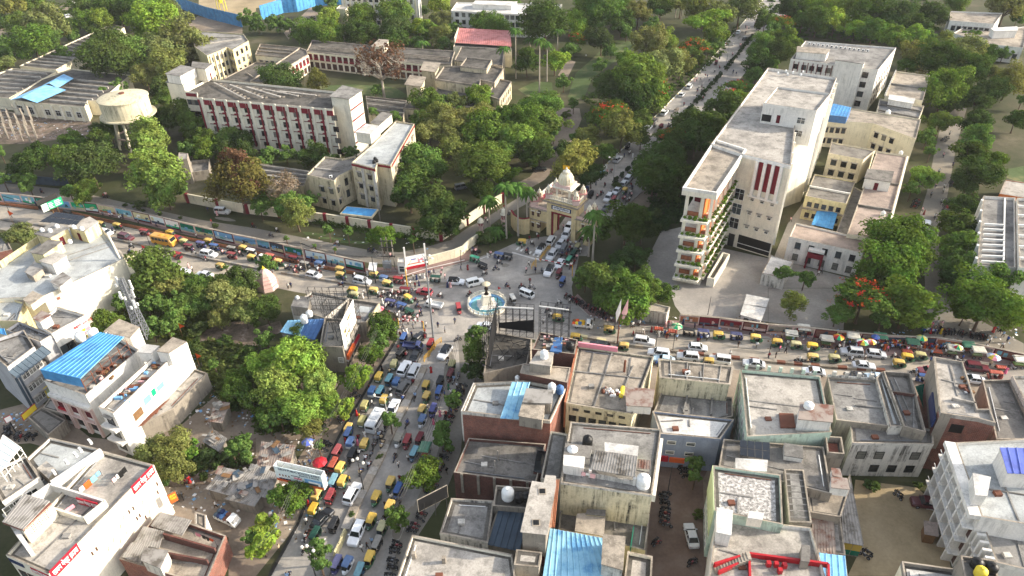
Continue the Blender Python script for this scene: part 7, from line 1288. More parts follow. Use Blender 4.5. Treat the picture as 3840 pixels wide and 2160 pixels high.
TD={'T0':'o100,60,150 m300,30,130 l20,200,70 o420,230,200 o560,320,120 m330,430,190 m480,400,120 o60,440,90 o60,640,110 d30,530,90 m930,80,180 m1180,70,190 m1430,80,190 o1700,90,140 l1000,200,130 m880,230,120 m1090,220,100 r740,360,70 l1560,230,250 d1080,440,180 d1130,580,260 d960,520,140 m1330,560,200 o1620,500,210 o1860,410,230 o1700,650,190 o1990,560,130 o1450,740,140 m1180,880,100 l1050,930,60 d2510,210,100 d1600,900,120 m1650,990,120 m1760,900,90 d1650,1200,150 m1850,1150,170 m1950,1260,150 y1500,1390,200 m750,1410,120 d1100,1300,120 d1000,1420,150 m2280,1370,130 d2450,1410,120 m2080,1400,130 d1400,1180,70 o640,560,90 m200,250,140 d1250,200,90 m1700,300,90',
'T1':'d1550,1420,120 m1650,1200,110 d2080,1150,100 o1950,1400,130 d2300,1060,90 d1450,1400,80 t20,260,90 t200,250,100 c330,260,70 m560,330,140 l720,200,120 m780,160,90 m720,350,160 m1080,180,170 d1050,330,160 m1190,340,100 m1400,160,180 d1380,300,160 d1420,400,120 t1680,110,80 l1640,270,110 m1760,310,120 o1850,190,110 o1860,350,120 y1850,30,150 d2000,290,80 d750,20,70 r1250,650,270 d250,800,180 o620,810,120 m1200,910,85 m1800,610,70 m1180,1140,65 m2250,970,140 m2430,280,150 m2500,60,110 m2300,220,110 m1750,1030,150 m1900,1010,100 o2040,1030,120 o1850,1200,170 o2000,1250,180 o1750,1330,150 o2200,1180,170 m2350,1300,190 m2150,1380,160 m2480,1180,120 d930,1400,90 d1400,1180,70 d450,340,90 m620,90,60 d1600,420,90 d1000,280,80 m1900,450,80',
'T2':'d60,1130,110 m420,1330,80 d640,1390,90 d620,1040,55 m560,520,80 d1000,500,90 m1160,240,80 l60,80,100 d330,220,250 d160,160,120 l680,220,130 f650,400,110 m780,60,180 m900,110,200 m1050,50,140 o1270,130,130 d1500,70,130 o1700,40,110 d900,400,130 d150,620,130 l430,600,130 l520,830,90 l1150,590,110 l1290,620,80 o1380,430,170 l1570,420,110 f1820,500,170 o1500,640,200 o1700,620,150 u1950,220,220 o2110,150,140 o2300,70,180 o1850,60,170 m2050,330,130 m1280,830,280 d1050,880,200 f1400,900,200 c900,660,80 d1250,1000,220 m1450,960,130 f1000,1150,200 m850,1180,130 o1100,1300,200 o750,1380,130 m1280,1220,110 d1300,1380,110 m300,1090,190 d180,1060,120 m100,1250,200 m350,1230,170 l60,1400,160 m300,1400,120 m2550,200,110 m2500,480,150 f2560,390,90 d2480,650,140 d2450,770,100 f2270,880,120 f2220,980,140 d2150,1080,170 d2000,1200,130 d1850,1250,180 d2050,1300,150 f1630,1390,170 d1850,1390,190 d2210,1220,120 m1980,480,80 m2060,440,70 s1900,600,50 s1800,700,50 d1150,330,80 d1100,230,120 d620,480,80 m1400,280,100 s1560,950,50 s1430,1100,55 s1330,1200,50 s760,1020,40 s540,1160,60',
'T3':'d230,80,130 l450,60,130 l620,90,130 l920,30,190 m1000,110,180 l760,130,100 l560,290,90 l680,200,130 m500,200,140 l880,280,110 m1060,310,120 m1270,370,130 l1480,340,120 l1600,380,90 d1300,170,180 d1450,200,120 d1650,150,160 m1900,30,130 o2400,60,190 f130,240,130 f60,330,100 m200,380,130 d130,520,150 l30,480,80 f40,640,70 o1480,560,170 m1600,500,130 d1700,600,200 m1420,640,120 o1950,530,210 d2080,700,170 l2050,370,100 d2200,540,110 d2370,540,80 l2510,180,80 m1780,900,210 d1850,830,180 d2220,930,180 d2120,1000,150 m1740,1210,140 d2100,1230,160 o2430,800,170 o2320,760,110 d2500,1200,120 o1600,1390,100 m2090,1400,140 d2560,1000,60 o1780,420,110 d1560,280,110 m1200,250,110 m350,200,110 d1850,1050,110 d1720,720,110',
'M0':'g30,360,70 g150,340,70 g280,400,100 l0,80,60 d280,200,170 d420,80,120 m650,130,150 m640,290,110 d900,200,230 d1000,90,150 m850,470,130 d700,480,80 y1560,300,250 m1650,440,200 l1430,180,120 m1900,40,110 d1830,450,80 b2380,360,290 o2480,250,130 s1390,600,60 s2170,820,35 s1615,705,25 s1255,615,28 s1810,740,22 s1440,665,22 d2250,80,120 m2080,60,120 d2450,60,120 o190,930,150 m1560,1290,250 l1450,1190,100 m1480,1370,120 m1740,1240,80 d2430,1370,160 o1700,1400,160 m1980,1430,120 m2230,1430,120 g2270,1240,35',
'M1':'m370,600,180 o400,700,160 m560,560,90 m80,560,100 m110,140,110 d300,110,100 d620,120,170 d950,80,80 x290,440,200 m1620,180,220 m1560,330,180 d1540,480,200 d1790,550,220 d1850,720,230 d1960,830,120 o2000,60,150 m2300,180,260 o2150,230,180 m2450,100,150 d2280,470,130 m1800,250,130 m2500,300,120 g730,850,60 g920,880,60 g1270,930,130 g1580,970,50 s2330,930,100 s2440,850,80 l305,950,28 l595,1020,25 l790,1060,25 m110,1210,90 o40,640,90 s1900,900,60',
'M2':'o620,180,220 d800,300,130 d560,60,120 d150,80,130 d280,90,150 m930,80,110 d1430,330,220 d1550,180,230 d1600,60,170 f1400,130,110 d1700,350,170 d1560,480,120 d1150,800,240 d1310,850,150 d1250,1130,150 d1080,1150,120 m880,1330,210 l1050,1280,110 m1100,1400,170 m1350,1400,150 m740,1350,110 s1440,700,70 d1340,240,120 s1060,420,50 s1200,300,50',
'C0':'s2350,1180,70 o2480,1100,90 s2250,950,60 m2150,760,60 s2050,700,50 s2330,720,60 m1050,340,140 o1210,130,100 o1600,130,110 m1820,230,170 m1830,120,110 m2100,170,110 o2300,100,200 o2450,250,150 o1520,400,110 o1680,390,100 s2000,420,100 s1400,330,90 s1950,600,90 s2250,540,90 s2450,650,110 m2380,1010,150 l2430,880,100 o1480,180,100 m1960,60,120 o2200,300,120',
'C1':'o120,1330,110 m240,1300,90 s420,1330,80 s560,1280,70 y380,760,270 y200,960,230 y620,1000,190 y520,760,180 y120,760,190 y700,1120,150 y330,1150,170 m120,1180,180 y480,1250,200 o100,500,110 m420,520,130 m1270,420,150 m1230,540,110 m1160,650,130 l1000,880,150 l860,1180,130 d100,220,150 t2190,640,120 m2210,470,110 d2200,820,120 g1350,1330,100 g1970,1130,100 g1850,1410,100 o560,1400,120 l720,1220,120',
'B1':'l630,140,60 l200,640,110 m340,660,170 l100,960,150 l60,1130,150 m1870,80,120 m1670,450,170 m1420,850,130 m640,1180,110 m650,1330,90 s960,830,35 s1240,250,35','B0':'o2330,180,90 m2480,240,80 s2180,330,50 s2050,440,50 s2250,230,70 s2350,300,60 s1680,480,70 s2000,330,60 m2420,120,110 o1560,180,170 o1760,120,180 o1700,330,190 m1900,180,120 s2080,250,110 l2520,1060,80',
'B2':'m1840,290,100 m1850,420,80 s1890,830,60','B3':'s1700,600,80 s1000,520,60 s1080,545,60 s1510,520,50','C2':'m1150,120,250 m1000,60,150 m1300,80,140 d1490,60,120 m1100,240,120 m900,30,130',
'C3':'f960,110,280 f780,180,160 m700,250,130 m1400,160,250 l1500,300,140 o250,150,130 m2200,140,300 m2450,250,180 d1150,300,110 m1980,250,120','M3':'m1330,1000,300 m1250,1250,300 d1100,1380,200 f940,1400,110 l1550,330,130 m1450,450,70 d2080,130,180 d2150,300,220 d2000,420,120 d1980,620,150 d1930,830,190 m1900,1080,190 m1950,1230,180 m2300,1330,210 d1880,1380,130 o160,1300,90 x380,1330,100 x1640,70,70 m2230,180,140 m1450,1130,180'}
import re
TL=sorted([(float(q[1:].split(',')[2])/TILE[o][2],o,q)for o,s in TD.items()for q in s.split()],reverse=True);TN=0;WM=MB()
for w,o,q in TL:
 x,y,w=map(float,q[1:].split(','))
 if q[0]=='s':tree(q[0],o,x,y,w);continue
 TN+=1
 if TN<=290:tree(q[0],o,x,y,w);continue
 p=W(o,x,y,4.0);rad=w/TILE[o][2]*dep(p)/FPX;me=CR['small'][TN%3];a=rt.uniform(0,6) # the smallest-looking crowns
 M=Matrix.Translation((p.x,p.y,max(4.0,rad)))@Matrix.Rotation(a,4,'Z')@Matrix.Diagonal((rad,rad,rad*.9,1));WM.idx([M@v.co for v in me.vertices],[tuple(f.vertices)for f in me.polygons])
 WM.tube((p.x,p.y,0),(p.x,p.y,4),.15,5,1)
wo=WM.build('small_trees',['leaf','bark']);wo.color=(*hx('#56713a'),1);tag(wo,kind='stuff')
for a in(('M2',65,925,420,'tall palm standing left of the gate beside the zebra crossing',62),('M2',155,880,470,'palm close against the left pier of the gate',152),('M1',2345,850,560,'palm by the striped turret in the junction garden',2350),('M1',2520,950,420,'tallest palm left of the gate with white painted base',2520),('M1',2400,960,870,'short leaning palm in the junction garden',2400),('M2',800,1180,700,'shaggy palm right of the gate with long hanging fronds',810),('M2',770,1130,850,'second shaggy palm close to the right side of the gate',770),
('T2',275,925,400,'tall palm on the lawn left of the garden path',275),('T2',350,820,440,'palm just right of the tall lawn palm',350),('T2',35,790,300,'tall palm beside the old college hall corner',40),('T2',450,560,300,'small palm beside the red flowered tree',455),('T1',1700,640,420,'slim palm rising above the old college wing roof',1690),('T1',2500,800,480,'palm at the right end of the old college hall',2500),('T2',1465,270,100,'palm with hanging dead fronds near the far avenue trees',1465),('T2',180,500,390,'short palm among trees by the gabled hall',180),('T2',1620,180,-40,'left tall palm trunk in the far palm row',1640),('T2',1690,190,-40,'middle tall palm trunk in the far palm row',1700),('T2',1740,190,-30,'right tall palm trunk in the far palm row',1750)):palm(*a)
# foliage on the balcony wing ledges, avenue hedge
for p,z in PLANTS:
 e=empty('ledge_plant',(p.x,p.y,z));tag(e,'trailing green plant on a ledge of the balcony wing','plant','plants on the balcony wing ledges');k=rt.uniform(.4,.75);child('foliage',rt.choice(CR['small']),e,(0,0,.1),(k,k,k*.9),rt.uniform(0,6),Vector(hx('#56732c'))*rt.uniform(.8,1.3))
hm=[('N',2296,704),('N',2386,612),('N',2519,490),('N',2717,270),('N',2915,26)]
for a,c in zip(hm,hm[1:]):
 P,Q=W(*a),W(*c);n=int((Q-P).length/4.2)
 for k in range(n):
  p=P.lerp(Q,(k+.5)/n)
  if rt.random()<.12:continue
  e=empty('hedge_shrub',(p.x,p.y,.25));tag(e,'small round shrub in the planted avenue median','shrub','shrubs along the avenue median');s=rt.uniform(.9,1.25);child('foliage',rt.choice(CR['small']),e,(0,0,s*.8),(s,s,s),rt.uniform(0,6),Vector(hx('#33452c')))
  # scrub: uncountable undergrowth below the left houses
def scrub(name,o,poly,n,colr,size=.5):
 P=[Vector(W(o,x,y)[:2])for x,y in poly];r=random.Random(n);mb=MB();xs=[p.x for p in P];ys=[p.y for p in P]
 def inside(q):
  c=False
  for i in range(len(P)):
   a,b=P[i],P[i-1]
   if(a.y>q.y)!=(b.y>q.y)and q.x<(b.x-a.x)*(q.y-a.y)/(b.y-a.y)+a.x:c=not c
  return c
 k=0
 while k<n:
  q=Vector((r.uniform(min(xs),max(xs)),r.uniform(min(ys),max(ys))))
  if not inside(q):continue
  k+=1;R_=r.uniform(.4,1.3);h=r.uniform(.3,1.6)
  for j in range(26):leaf_quads(mb,Vector((q.x+r.gauss(0,R_*.5),q.y+r.gauss(0,R_*.5),abs(r.gauss(0,h*.5)))),Vector((0,0,1)),size,r)
 ob=mb.build(name,['leaf']);ob.color=(*hx(colr),1);tag(ob,kind='stuff');return ob
scrub('undergrowth','C0',[(1100,300),(1250,60),(1700,0),(2576,60),(2576,300),(2200,330),(1900,560),(1650,480),(1300,420)],900,'#53602f')
scrub('weeds','C0',[(1900,560),(2300,560),(2576,650),(2576,1250),(2250,1150),(2100,900)],260,'#4f5a30')
scrub('undergrowth','M0',[(1300,1200),(1760,1300),(2300,1400),(2576,1449),(1300,1449)],420,'#4f6630')
scrub('woodland_floor','M2',[(1380,500),(1700,300),(1900,400),(1700,800),(1450,900),(1350,800)],260,'#35492a')
scrub('weeds','M1',[(560,790),(1200,900),(1800,1000),(1800,975),(1150,875),(580,770)],120,'#465a2a',.35)
scrub('garden_border','M1',[(2230,1000),(2220,930),(2400,900),(2560,930),(2400,1000)],90,'#3f5a2a',.4)
scrub('woodland_floor','T0',[(700,330),(0,660),(0,0),(1000,40),(1600,120),(1250,260)],500,'#4b5c33',.7)
scrub('woodland_floor','T3',[(0,0),(1600,0),(1850,500),(1700,760),(1300,480),(500,380),(100,560)],700,'#3f5a2a',.7)
scrub('woodland_floor','T2',[(700,1000),(1100,700),(1900,500),(2350,200),(2100,560),(1500,1050),(1200,1300),(1000,1320)],420,'#41552b',.6)
scrub('woodland_floor','T1',[(300,400),(900,420),(1300,440),(1900,480),(2000,330),(1600,150),(900,120),(450,200)],420,'#44582d',.6)
scrub('weeds','B0',[(1600,350),(2100,150),(2500,60),(2500,330),(2150,340),(1800,480)],130,'#4c5632',.4)
scrub('weeds','C1',[(0,1000),(600,1200),(700,1449),(0,1449)],160,'#4a5a2e',.4)
# ================================================================== vehicles (+X forward)
def ringp(x,hw,z0,z1):return[(x,-hw*.9,z0),(x,hw*.9,z0),(x,hw,z0+.12),(x,hw,z1-.1),(x,hw*.86,z1),(x,-hw*.86,z1),(x,-hw,z1-.1),(x,-hw,z0+.12)]
def wheel_mesh(r,w):
 m=MB();m.tube((0,-w/2,0),(0,w/2,0),r,14,0);m.tube((0,-w/2-.01,0),(0,w/2+.01,0),r*.58,10,1);return m.mesh('wheel',['tyre','grey_metal'])
WH={'car':wheel_mesh(.32,.2),'auto':wheel_mesh(.21,.12),'big':wheel_mesh(.42,.26),'moto':wheel_mesh(.29,.1),'cyc':wheel_mesh(.33,.04)}
def mk(name,mats,fn):m=MB();fn(m);return m.mesh(name,mats)
PR={}
def car(key,L,Wd,H,belt,hood,xa,xb,xc,xd,roofmat_='paint',rails=False,wr=.32):
 hw=Wd/2;h=L/2
 def body(m):
  m.loft([ringp(h,hw*.78,.3,hood-.18),ringp(h-.1,hw*.92,.22,hood-.06),ringp(h-.45,hw,.2,hood),ringp(xa-.02,hw,.2,hood+.06),ringp(xa-.35,hw,.2,belt),ringp(xb+.1,hw,.2,belt),ringp(-h+.12,hw*.95,.24,belt-.06),ringp(-h,hw*.86,.32,belt-.18)])
  for s in(1,-1):
   for x0,x1 in((xa,xc),((xa+xb)/2,(xc+xd)/2),(xb,xd)):m.tube((x0-.02,s*hw*.93,belt-.03),(x1,s*hw*.76,H-.06),.045,5)
   m.box(xa-.3,xa-.12,s*hw-.05,s*(hw+.2)if s>0 else s*hw+.05,belt+.02,belt+.14)if s>0 else m.box(xa-.3,xa-.12,-hw-.2,-hw+.05,belt+.02,belt+.14)
 def glass(m):m.loft([[(xa,-hw*.92,belt-.02),(xa,hw*.92,belt-.02),(xb,hw*.9,belt-.02),(xb,-hw*.9,belt-.02)],[(xc,-hw*.74,H-.06),(xc,hw*.74,H-.06),(xd,hw*.74,H-.06),(xd,-hw*.74,H-.06)]])
 def roof(m):
  m.loft([[(xc+.06,-hw*.74,H-.06),(xc+.06,hw*.74,H-.06),(xd-.06,hw*.76,H-.06),(xd-.06,-hw*.76,H-.06)],[(xc,-hw*.7,H),(xc,hw*.7,H),(xd,hw*.7,H),(xd,-hw*.7,H)]])
  if rails:
   for s in(1,-1):m.box(xd,xc,s*hw*.66-.03,s*hw*.66+.03,H,H+.06)
 wb=L*.3;P=[('body',mk('body',['paint'],body),0),('window',mk('window',['dark_glass'],glass),None),('roof',mk('roof',[roofmat_],roof),0)]
 P+=[('wheel',WH['car' if wr<.4 else 'big'],None,(sx*wb,sy*(hw-.08),wr))for sx in(1,-1)for sy in(1,-1)]
 hl=mk('headlight',['headlight'],lambda m:m.box(-.03,.03,-.17,.17,-.07,.07));tl=mk('taillight',['taillight'],lambda m:m.box(-.03,.03,-.12,.12,-.1,.1))
 P+=[('headlight',hl,None,(h-.08,s*hw*.66,hood-.2))for s in(1,-1)]+[('taillight',tl,None,(-h+.03,s*hw*.68,belt-.25))for s in(1,-1)]
 P+=[('number_plate',mk('plate',['sign_white'],lambda m:m.box(-h-.015,-h+.02,-.25,.25,.45,.57)),None)];PR[key]=P
car('suv',4.5,1.82,1.7,1.02,.98,1.0,-2.0,.42,-1.85,rails=True);car('hatch',3.9,1.7,1.52,.95,.9,.95,-1.75,.3,-1.45);car('sedan',4.4,1.74,1.46,.93,.88,1.0,-1.6,.32,-.95)
car('blackroof',4.2,1.76,1.6,.98,.95,.95,-1.85,.35,-1.6,'black_paint');car('jeep',4.3,1.75,1.85,1.1,1.08,.9,-2.05,.62,-2.0,rails=True);car('van',3.6,1.5,1.8,1.05,.95,1.62,-1.72,1.12,-1.68)
car('crossover',4.6,1.86,1.6,1.0,.95,1.0,-2.1,.35,-1.5,'dark_glass')
def rick(key,roofc):
 auto=key=='auto'
 def body(m):
  m.loft([ringp(1.28,.2,.35,.8),ringp(1.05,.34,.25,1.0),ringp(.7,.5,.25,.98),ringp(.45,.6,.25,.45),ringp(-.3,.64,.25,.45),ringp(-.35,.65,.25,.95),ringp(-1.3,.6,.35,.95)])
 def canopy(m):
  m.loft([ringp(.72,.5,1.5,1.62),ringp(.45,.58,1.52,1.74),ringp(-.6,.62,1.5,1.8),ringp(-1.2,.6,1.45,1.74),ringp(-1.3,.56,1.4,1.6)]);m.loft([ringp(-.75,.62,.95,1.55),ringp(-1.3,.585,.95,1.48)])
  for s in(1,-1):m.tube((.72,s*.47,.95),(.68,s*.47,1.55),.03,4);m.tube((-.25,s*.6,.9),(-.25,s*.58,1.55),.03,4)
 ws=mk('windshield',['dark_glass'],lambda m:m.idx([(.99,-.38,1.0),(.99,.38,1.0),(.72,.46,1.5),(.72,-.46,1.5)],[(0,1,2,3)]));st=mk('seat',['rubber_seat'],lambda m:(m.box(-.72,-.3,-.52,.52,.46,.7),m.box(.25,.45,-.3,.3,.46,.7),m.box(-.35,.4,-.5,.5,.452,.49)))
 PR[key]=[('body',mk('body',['paint'],body),0),('canopy',mk('canopy',['matte'],canopy),1),('windshield',ws,None),('seat',st,None)]+[('wheel',WH['auto'],None,p)for p in((.98,0,.21),(-.85,.52,.21),(-.85,-.52,.21))]+[('headlight',mk('headlight',['headlight'],lambda m:m.box(1.24,1.31,-.09,.09,.62,.76)),None),('rear_panel',mk('rear_panel',['sign_white' if auto else 'dark_glass'],lambda m:m.box(-1.325,-1.29,-.38,.38,1.0 if not auto else.55,1.35 if not auto else.8)),None)]
rick('auto',0)
def erick():
 def body(m):m.loft([ringp(1.3,.2,.35,.95),ringp(1.1,.42,.28,1.05),ringp(.85,.46,.28,.98),ringp(.7,.5,.28,.42),ringp(-1.2,.52,.28,.42),ringp(-1.25,.52,.3,.85),ringp(-1.38,.48,.35,.85)])
 def roof(m):
  m.loft([ringp(1.0,.4,1.66,1.75),ringp(.8,.52,1.66,1.8),ringp(-1.25,.54,1.66,1.8),ringp(-1.42,.46,1.64,1.74)])
  for k in range(6):m.box(-1.15+k*.32,-1.05+k*.32,-.44,.44,1.8,1.83)
 fr=lambda m:[m.tube((x,s*.46,.4),(x,s*.48,1.68),.025,4)for x in(.82,-.25,-1.25)for s in(1,-1)]+[m.box(-1.27,-1.24,-.46,.46,1.1,1.5)]
 PR['erick']=[('body',mk('body',['paint'],body),0),('roof',mk('roof',['matte'],roof),1),('frame',mk('frame',['dark_metal'],fr),None),('windshield',mk('windshield',['dark_glass'],lambda m:m.idx([(1.08,-.38,1.05),(1.08,.38,1.05),(.9,.42,1.66),(.9,-.42,1.66)],[(0,1,2,3)])),None),('seat',mk('seat',['rubber_seat'],lambda m:m.box(-1.2,-.85,-.46,.46,.43,.8)),None),('seat',mk('seat',['rubber_seat'],lambda m:m.box(-.1,.2,-.46,.46,.43,.75)),None)]+[('wheel',WH['auto'],None,p)for p in((1.05,0,.21),(-.9,.48,.21),(-.9,-.48,.21))]+[('headlight',PR['auto'][7][1],None,(.02,0,.1))]
erick()
def boxy(key,L,Wd,H,cab,glassz,hood=0):
 hw=Wd/2;h=L/2;b=lambda m:m.loft([ringp(h,hw*.9,.4,H*.55),ringp(h-.2,hw,.35,H*.62 if not hood else H*.6),ringp(h-.55,hw,.35,H-.1),ringp(h-1.0,hw,.35,H),ringp(-h+.2,hw,.35,H),ringp(-h,hw*.95,.4,H-.15)])
 def g(m):
  for s in(1,-1):
   n=max(3,int(L/1.1))
   for k in range(n-1):x=-h+.5+(L-1.4)*k/(n-1);m.box(x,x+(L-1.4)/(n-1)-.12,s*hw-.01 if s<0 else hw-.01,s*hw+.012 if s<0 else hw+.012,H*glassz,H*.86)if s>0 else m.box(x,x+(L-1.4)/(n-1)-.12,-hw-.012,-hw+.01,H*glassz,H*.86)
  m.idx([(h-.17,-hw*.85,H*.64),(h-.17,hw*.85,H*.64),(h-.5,hw*.85,H*.93),(h-.5,-hw*.85,H*.93)],[(0,1,2,3)]);m.box(-h-.012,-h+.02,-hw*.75,hw*.75,H*.6,H*.84)
 PR[key]=[('body',mk('body',['paint'],b),0),('window',mk('window',['dark_glass'],g),None),('roof_hatch',mk('roof_hatch',['matte'],lambda m:(m.box(-1.0,.1,-.5,.5,H,H+.12),m.box(1.0,1.8,-.4,.4,H,H+.1))),0),('stripe',mk('stripe',['black_paint'],lambda m:[m.box(-h+.2,h-.6,s*(hw+.006)-.006,s*(hw+.006)+.006,H*.42,H*.45)for s in(1,-1)]),None)]+[('wheel',WH['big'],None,(sx*L*.29,sy*(hw-.1),.42))for sx in(1,-1)for sy in(1,-1)]
boxy('bus',6.8,2.1,2.75,0,.55);boxy('minibus',5.4,1.95,2.4,0,.58)
def pick(key,load):
 cab=lambda m:m.loft([ringp(2.1,.74,.35,.9),ringp(2.0,.82,.3,1.05),ringp(1.45,.82,.3,1.75),ringp(.75,.82,.3,1.8),ringp(.7,.82,.3,1.2)]);bed=lambda m:(m.box(-2.2,.6,-.85,.85,.55,.65),m.box(-2.2,.6,-.85,-.79,.652,1.15),m.box(-2.2,.6,.79,.85,.652,1.15),m.box(-2.2,-2.14,-.788,.788,.652,1.15),m.box(.54,.6,-.788,.788,.652,1.25))
 P=[('body',mk('body',['paint'],cab),0),('bed',mk('bed',['paint'],bed),0),('windshield',mk('windshield',['dark_glass'],lambda m:(m.idx([(2.0,-.7,1.08),(2.0,.7,1.08),(1.5,.7,1.68),(1.5,-.7,1.68)],[(0,1,2,3)]),m.box(.85,1.4,-.835,.835,1.1,1.6))),None)]+[('wheel',WH['car'],None,(sx*1.35,sy*.72,.32))for sx in(1,-1)for sy in(1,-1)]
 if load:
  r=random.Random(len(key))
  for k,mt in enumerate(load):
   def f(m):x=-1.9+(k%4)*.62;y=-.4+(k//4)*.8;m.lathe([(.02,0),(.42,.05),(.5,.3),(.42,.6),(.02,.75)],(x,y,.66+.1*(k%3)),9)
   P.append(('bundle',mk('bundle',[mt],f),None))
 PR[key]=P
pick('pickup',None);pick('truck',['cloth_orange','sign_yellow','tarp_blue','yellow_paint','wood','cloth_orange','sign_yellow','yellow_paint']);pick('clothtruck',['sheet_navy','sign_navy','tarp_blue','rust','sheet_navy','sign_navy','tarp_blue','rust'])
def bike():
 b=lambda m:(m.loft([ringp(.42,.07,.62,.82),ringp(.2,.13,.6,.92),ringp(-.1,.1,.6,.84)]),m.tube((.62,0,.3),(.42,0,.95),.035,5),m.tube((-.58,0,.3),(-.05,0,.6),.035,5),m.box(-.15,.25,-.1,.1,.3,.6),m.box(.52,.8,-.06,.06,.58,.62))
 PR['motorcycle']=[('body',mk('body',['paint'],b),0),('seat',mk('seat',['rubber_seat'],lambda m:m.loft([ringp(-.1,.12,.74,.84),ringp(-.5,.13,.76,.86),ringp(-.75,.08,.8,.88)])),None),('handlebar',mk('handlebar',['dark_metal'],lambda m:(m.tube((.38,-.34,1.02),(.38,.34,1.02),.02,5),m.box(.42,.52,-.09,.09,.82,.98))),None),('wheel',WH['moto'],None,(.64,0,.29)),('wheel',WH['moto'],None,(-.6,0,.29))]
 PR['bicycle']=[('frame',mk('frame',['matte'],lambda m:(m.tube((.5,0,.33),(.38,0,1.0),.02,5),m.tube((.42,0,.8),(-.15,0,.75),.018,5),m.tube((.42,0,.75),(0,0,.3),.018,5),m.tube((0,0,.3),(-.18,0,.85),.018,5),m.tube((-.5,0,.33),(0,0,.3),.015,5))),0),('seat',mk('seat',['rubber_seat'],lambda m:m.box(-.28,-.08,-.08,.08,.84,.9)),None),('handlebar',mk('handlebar',['dark_metal'],lambda m:m.tube((.38,-.28,1.02),(.38,.28,1.02),.018,5)),None),('wheel',WH['cyc'],None,(.52,0,.33)),('wheel',WH['cyc'],None,(-.52,0,.33))]
bike()
cartb=lambda m:(m.box(-1,1,-.6,.6,.68,.76),m.tube((1,.4,.72),(1.5,.4,.9),.03,5),m.tube((1,-.4,.72),(1.5,-.4,.9),.03,5),m.tube((1.5,-.4,.9),(1.5,.4,.9),.03,5))
PR['cart']=[('platform',mk('platform',['wood'],cartb),None)]+[('wheel',WH['cyc'],None,(sx*.6,sy*.66,.33))for sx in(1,-1)for sy in(1,-1)]+[('goods',mk('goods',['matte'],lambda m:[m.lathe([(.02,0),(.24,.02),(.2,.2),(.02,.3)],(-.75+(k%5)*.37,-.32+(k//5)*.32,.765),7)for k in range(15)]),0)]
PR['stall']=PR['cart']+[('tarp',mk('tarp',['sheet'],lambda m:(m.loft([[(-1.3,-1.0,2.0),(1.3,-1.0,2.0),(1.3,1.0,2.1),(-1.3,1.0,2.1)],[(-1.1,-.8,2.2),(1.1,-.8,2.2),(1.1,.8,2.35),(-1.1,.8,2.35)]]))),1),('post',mk('post',['wood'],lambda m:[m.tube((x,y,0),(x,y,2.05),.035,5)for x in(-1.1,1.1)for y in(-.8,.8)]),None)]
ANY=[]
def put(key,loc,ang,cols,name,words,cat,group):
 if 'road' in(group or ''):k=rp.uniform(.75,1.15);d_=rp.uniform(.06,.34);cols=[tuple((c*(1-d_)+sum(q)/3*d_)*k for c in q)for q in cols] # dust and fading
 root=empty(name,loc,ang);ANY.append((root,words,cat,group))
 for q in PR[key]:
  o=D.objects.new(q[0],q[1]);col.objects.link(o);o.parent=root
  if len(q)>3:o.location=q[3]
  if q[2]is not None:o.color=(*cols[min(q[2],len(cols)-1)],1)
 return root
 # ------------------------------------------------------------------ people
HANDS=lambda p,s:[(p[0]+.02+.012*k,p[1]+s*.01*(k-2),p[2]-.1+.012*abs(k-2))for k in range(4)]+[(p[0]+.06,p[1],p[2]-.04)]
def person_meshes(pose,skirt=False):
 V=[(0,0,.93),(0,0,1.12),(.01,0,1.33),(.02,0,1.47),(.04,0,1.58),(.035,0,1.68),(.11,0,1.585)];E_=[(0,1),(1,2),(2,3),(3,4),(4,5),(4,6)];RD=[(.16,.12),(.15,.11),(.16,.12),.055,.095,.08,.025]
 st={'walk':.24,'stand':.04,'sit':0,'squat':0}[pose];dz=-.12 if pose=='sit' else 0
 def add(v,p,r):V.append(v);E_.append((p,len(V)-1));RD.append(r);return len(V)-1
 for s in(1,-1):
  a=add((0,s*.2,1.4),2,.065)
  if pose=='sit':e=add((.22,s*.26,1.16),a,.05);w=add((.46,s*.26,1.13),e,.035)
  else:e=add((-.03+s*st*.3,s*.27,1.14),a,.05);w=add((.08+s*st*.7,s*.27,.92),e,.036)
  h=add((V[w][0]+.03,V[w][1],V[w][2]-.07),w,.038)
  for f in HANDS(V[h],s):add(f,h,.011)
  b=add((0,s*.1,.87),0,.1)
  if pose=='sit':k=add((.4,s*.16,.84),b,.075);n=add((.3,s*.17,.45),k,.05);add((.48,s*.17,.4),n,.04)
  else:k=add((.04-s*st*.6,s*.1,.5),b,.072);n=add((-s*st,s*.1,.08),k,.045);add((-s*st+.16,s*.11,.04),n,.04)
 me=blob('body',['skin'],V,E_,RD,False)
 def cloth(name,test,off,mat):
  b=MB();nrm=[v.normal for v in me.vertices];vv=[v.co for v in me.vertices]
  for p in me.polygons:
   c=p.center
   if test(c):b.face([vv[i]+nrm[i]*off for i in p.vertices])
  return b.mesh(name,[mat],smooth=True)
 sit=pose=='sit'
 out=[('body',me,None),('shirt',cloth('shirt',lambda c:.9<c.z<1.46 and not(abs(c.y)>.235 and c.z<1.1)and not(sit and c.x>.25),.014,'cloth'),0),('hair',cloth('hair',lambda c:c.z>1.62 or(c.z>1.53 and c.x<.03),.014,'hair'),None)]
 if skirt:m=MB();m.lathe([(.16,1.0),(.19,.85),(.24,.45),(.3,.07)],n=12);out.append(('skirt',m.mesh('skirt',['cloth']),0))
 else:out.append(('trousers',cloth('trousers',lambda c:(.1<c.z<.95 and abs(c.y)<.225)and(not sit or c.z>.46),.013,'cloth'),1))
 return out
PR['walk']=person_meshes('walk');PR['stand']=person_meshes('stand');PR['sit']=person_meshes('sit');PR['robe']=person_meshes('walk',True)
rp=random.Random(77)
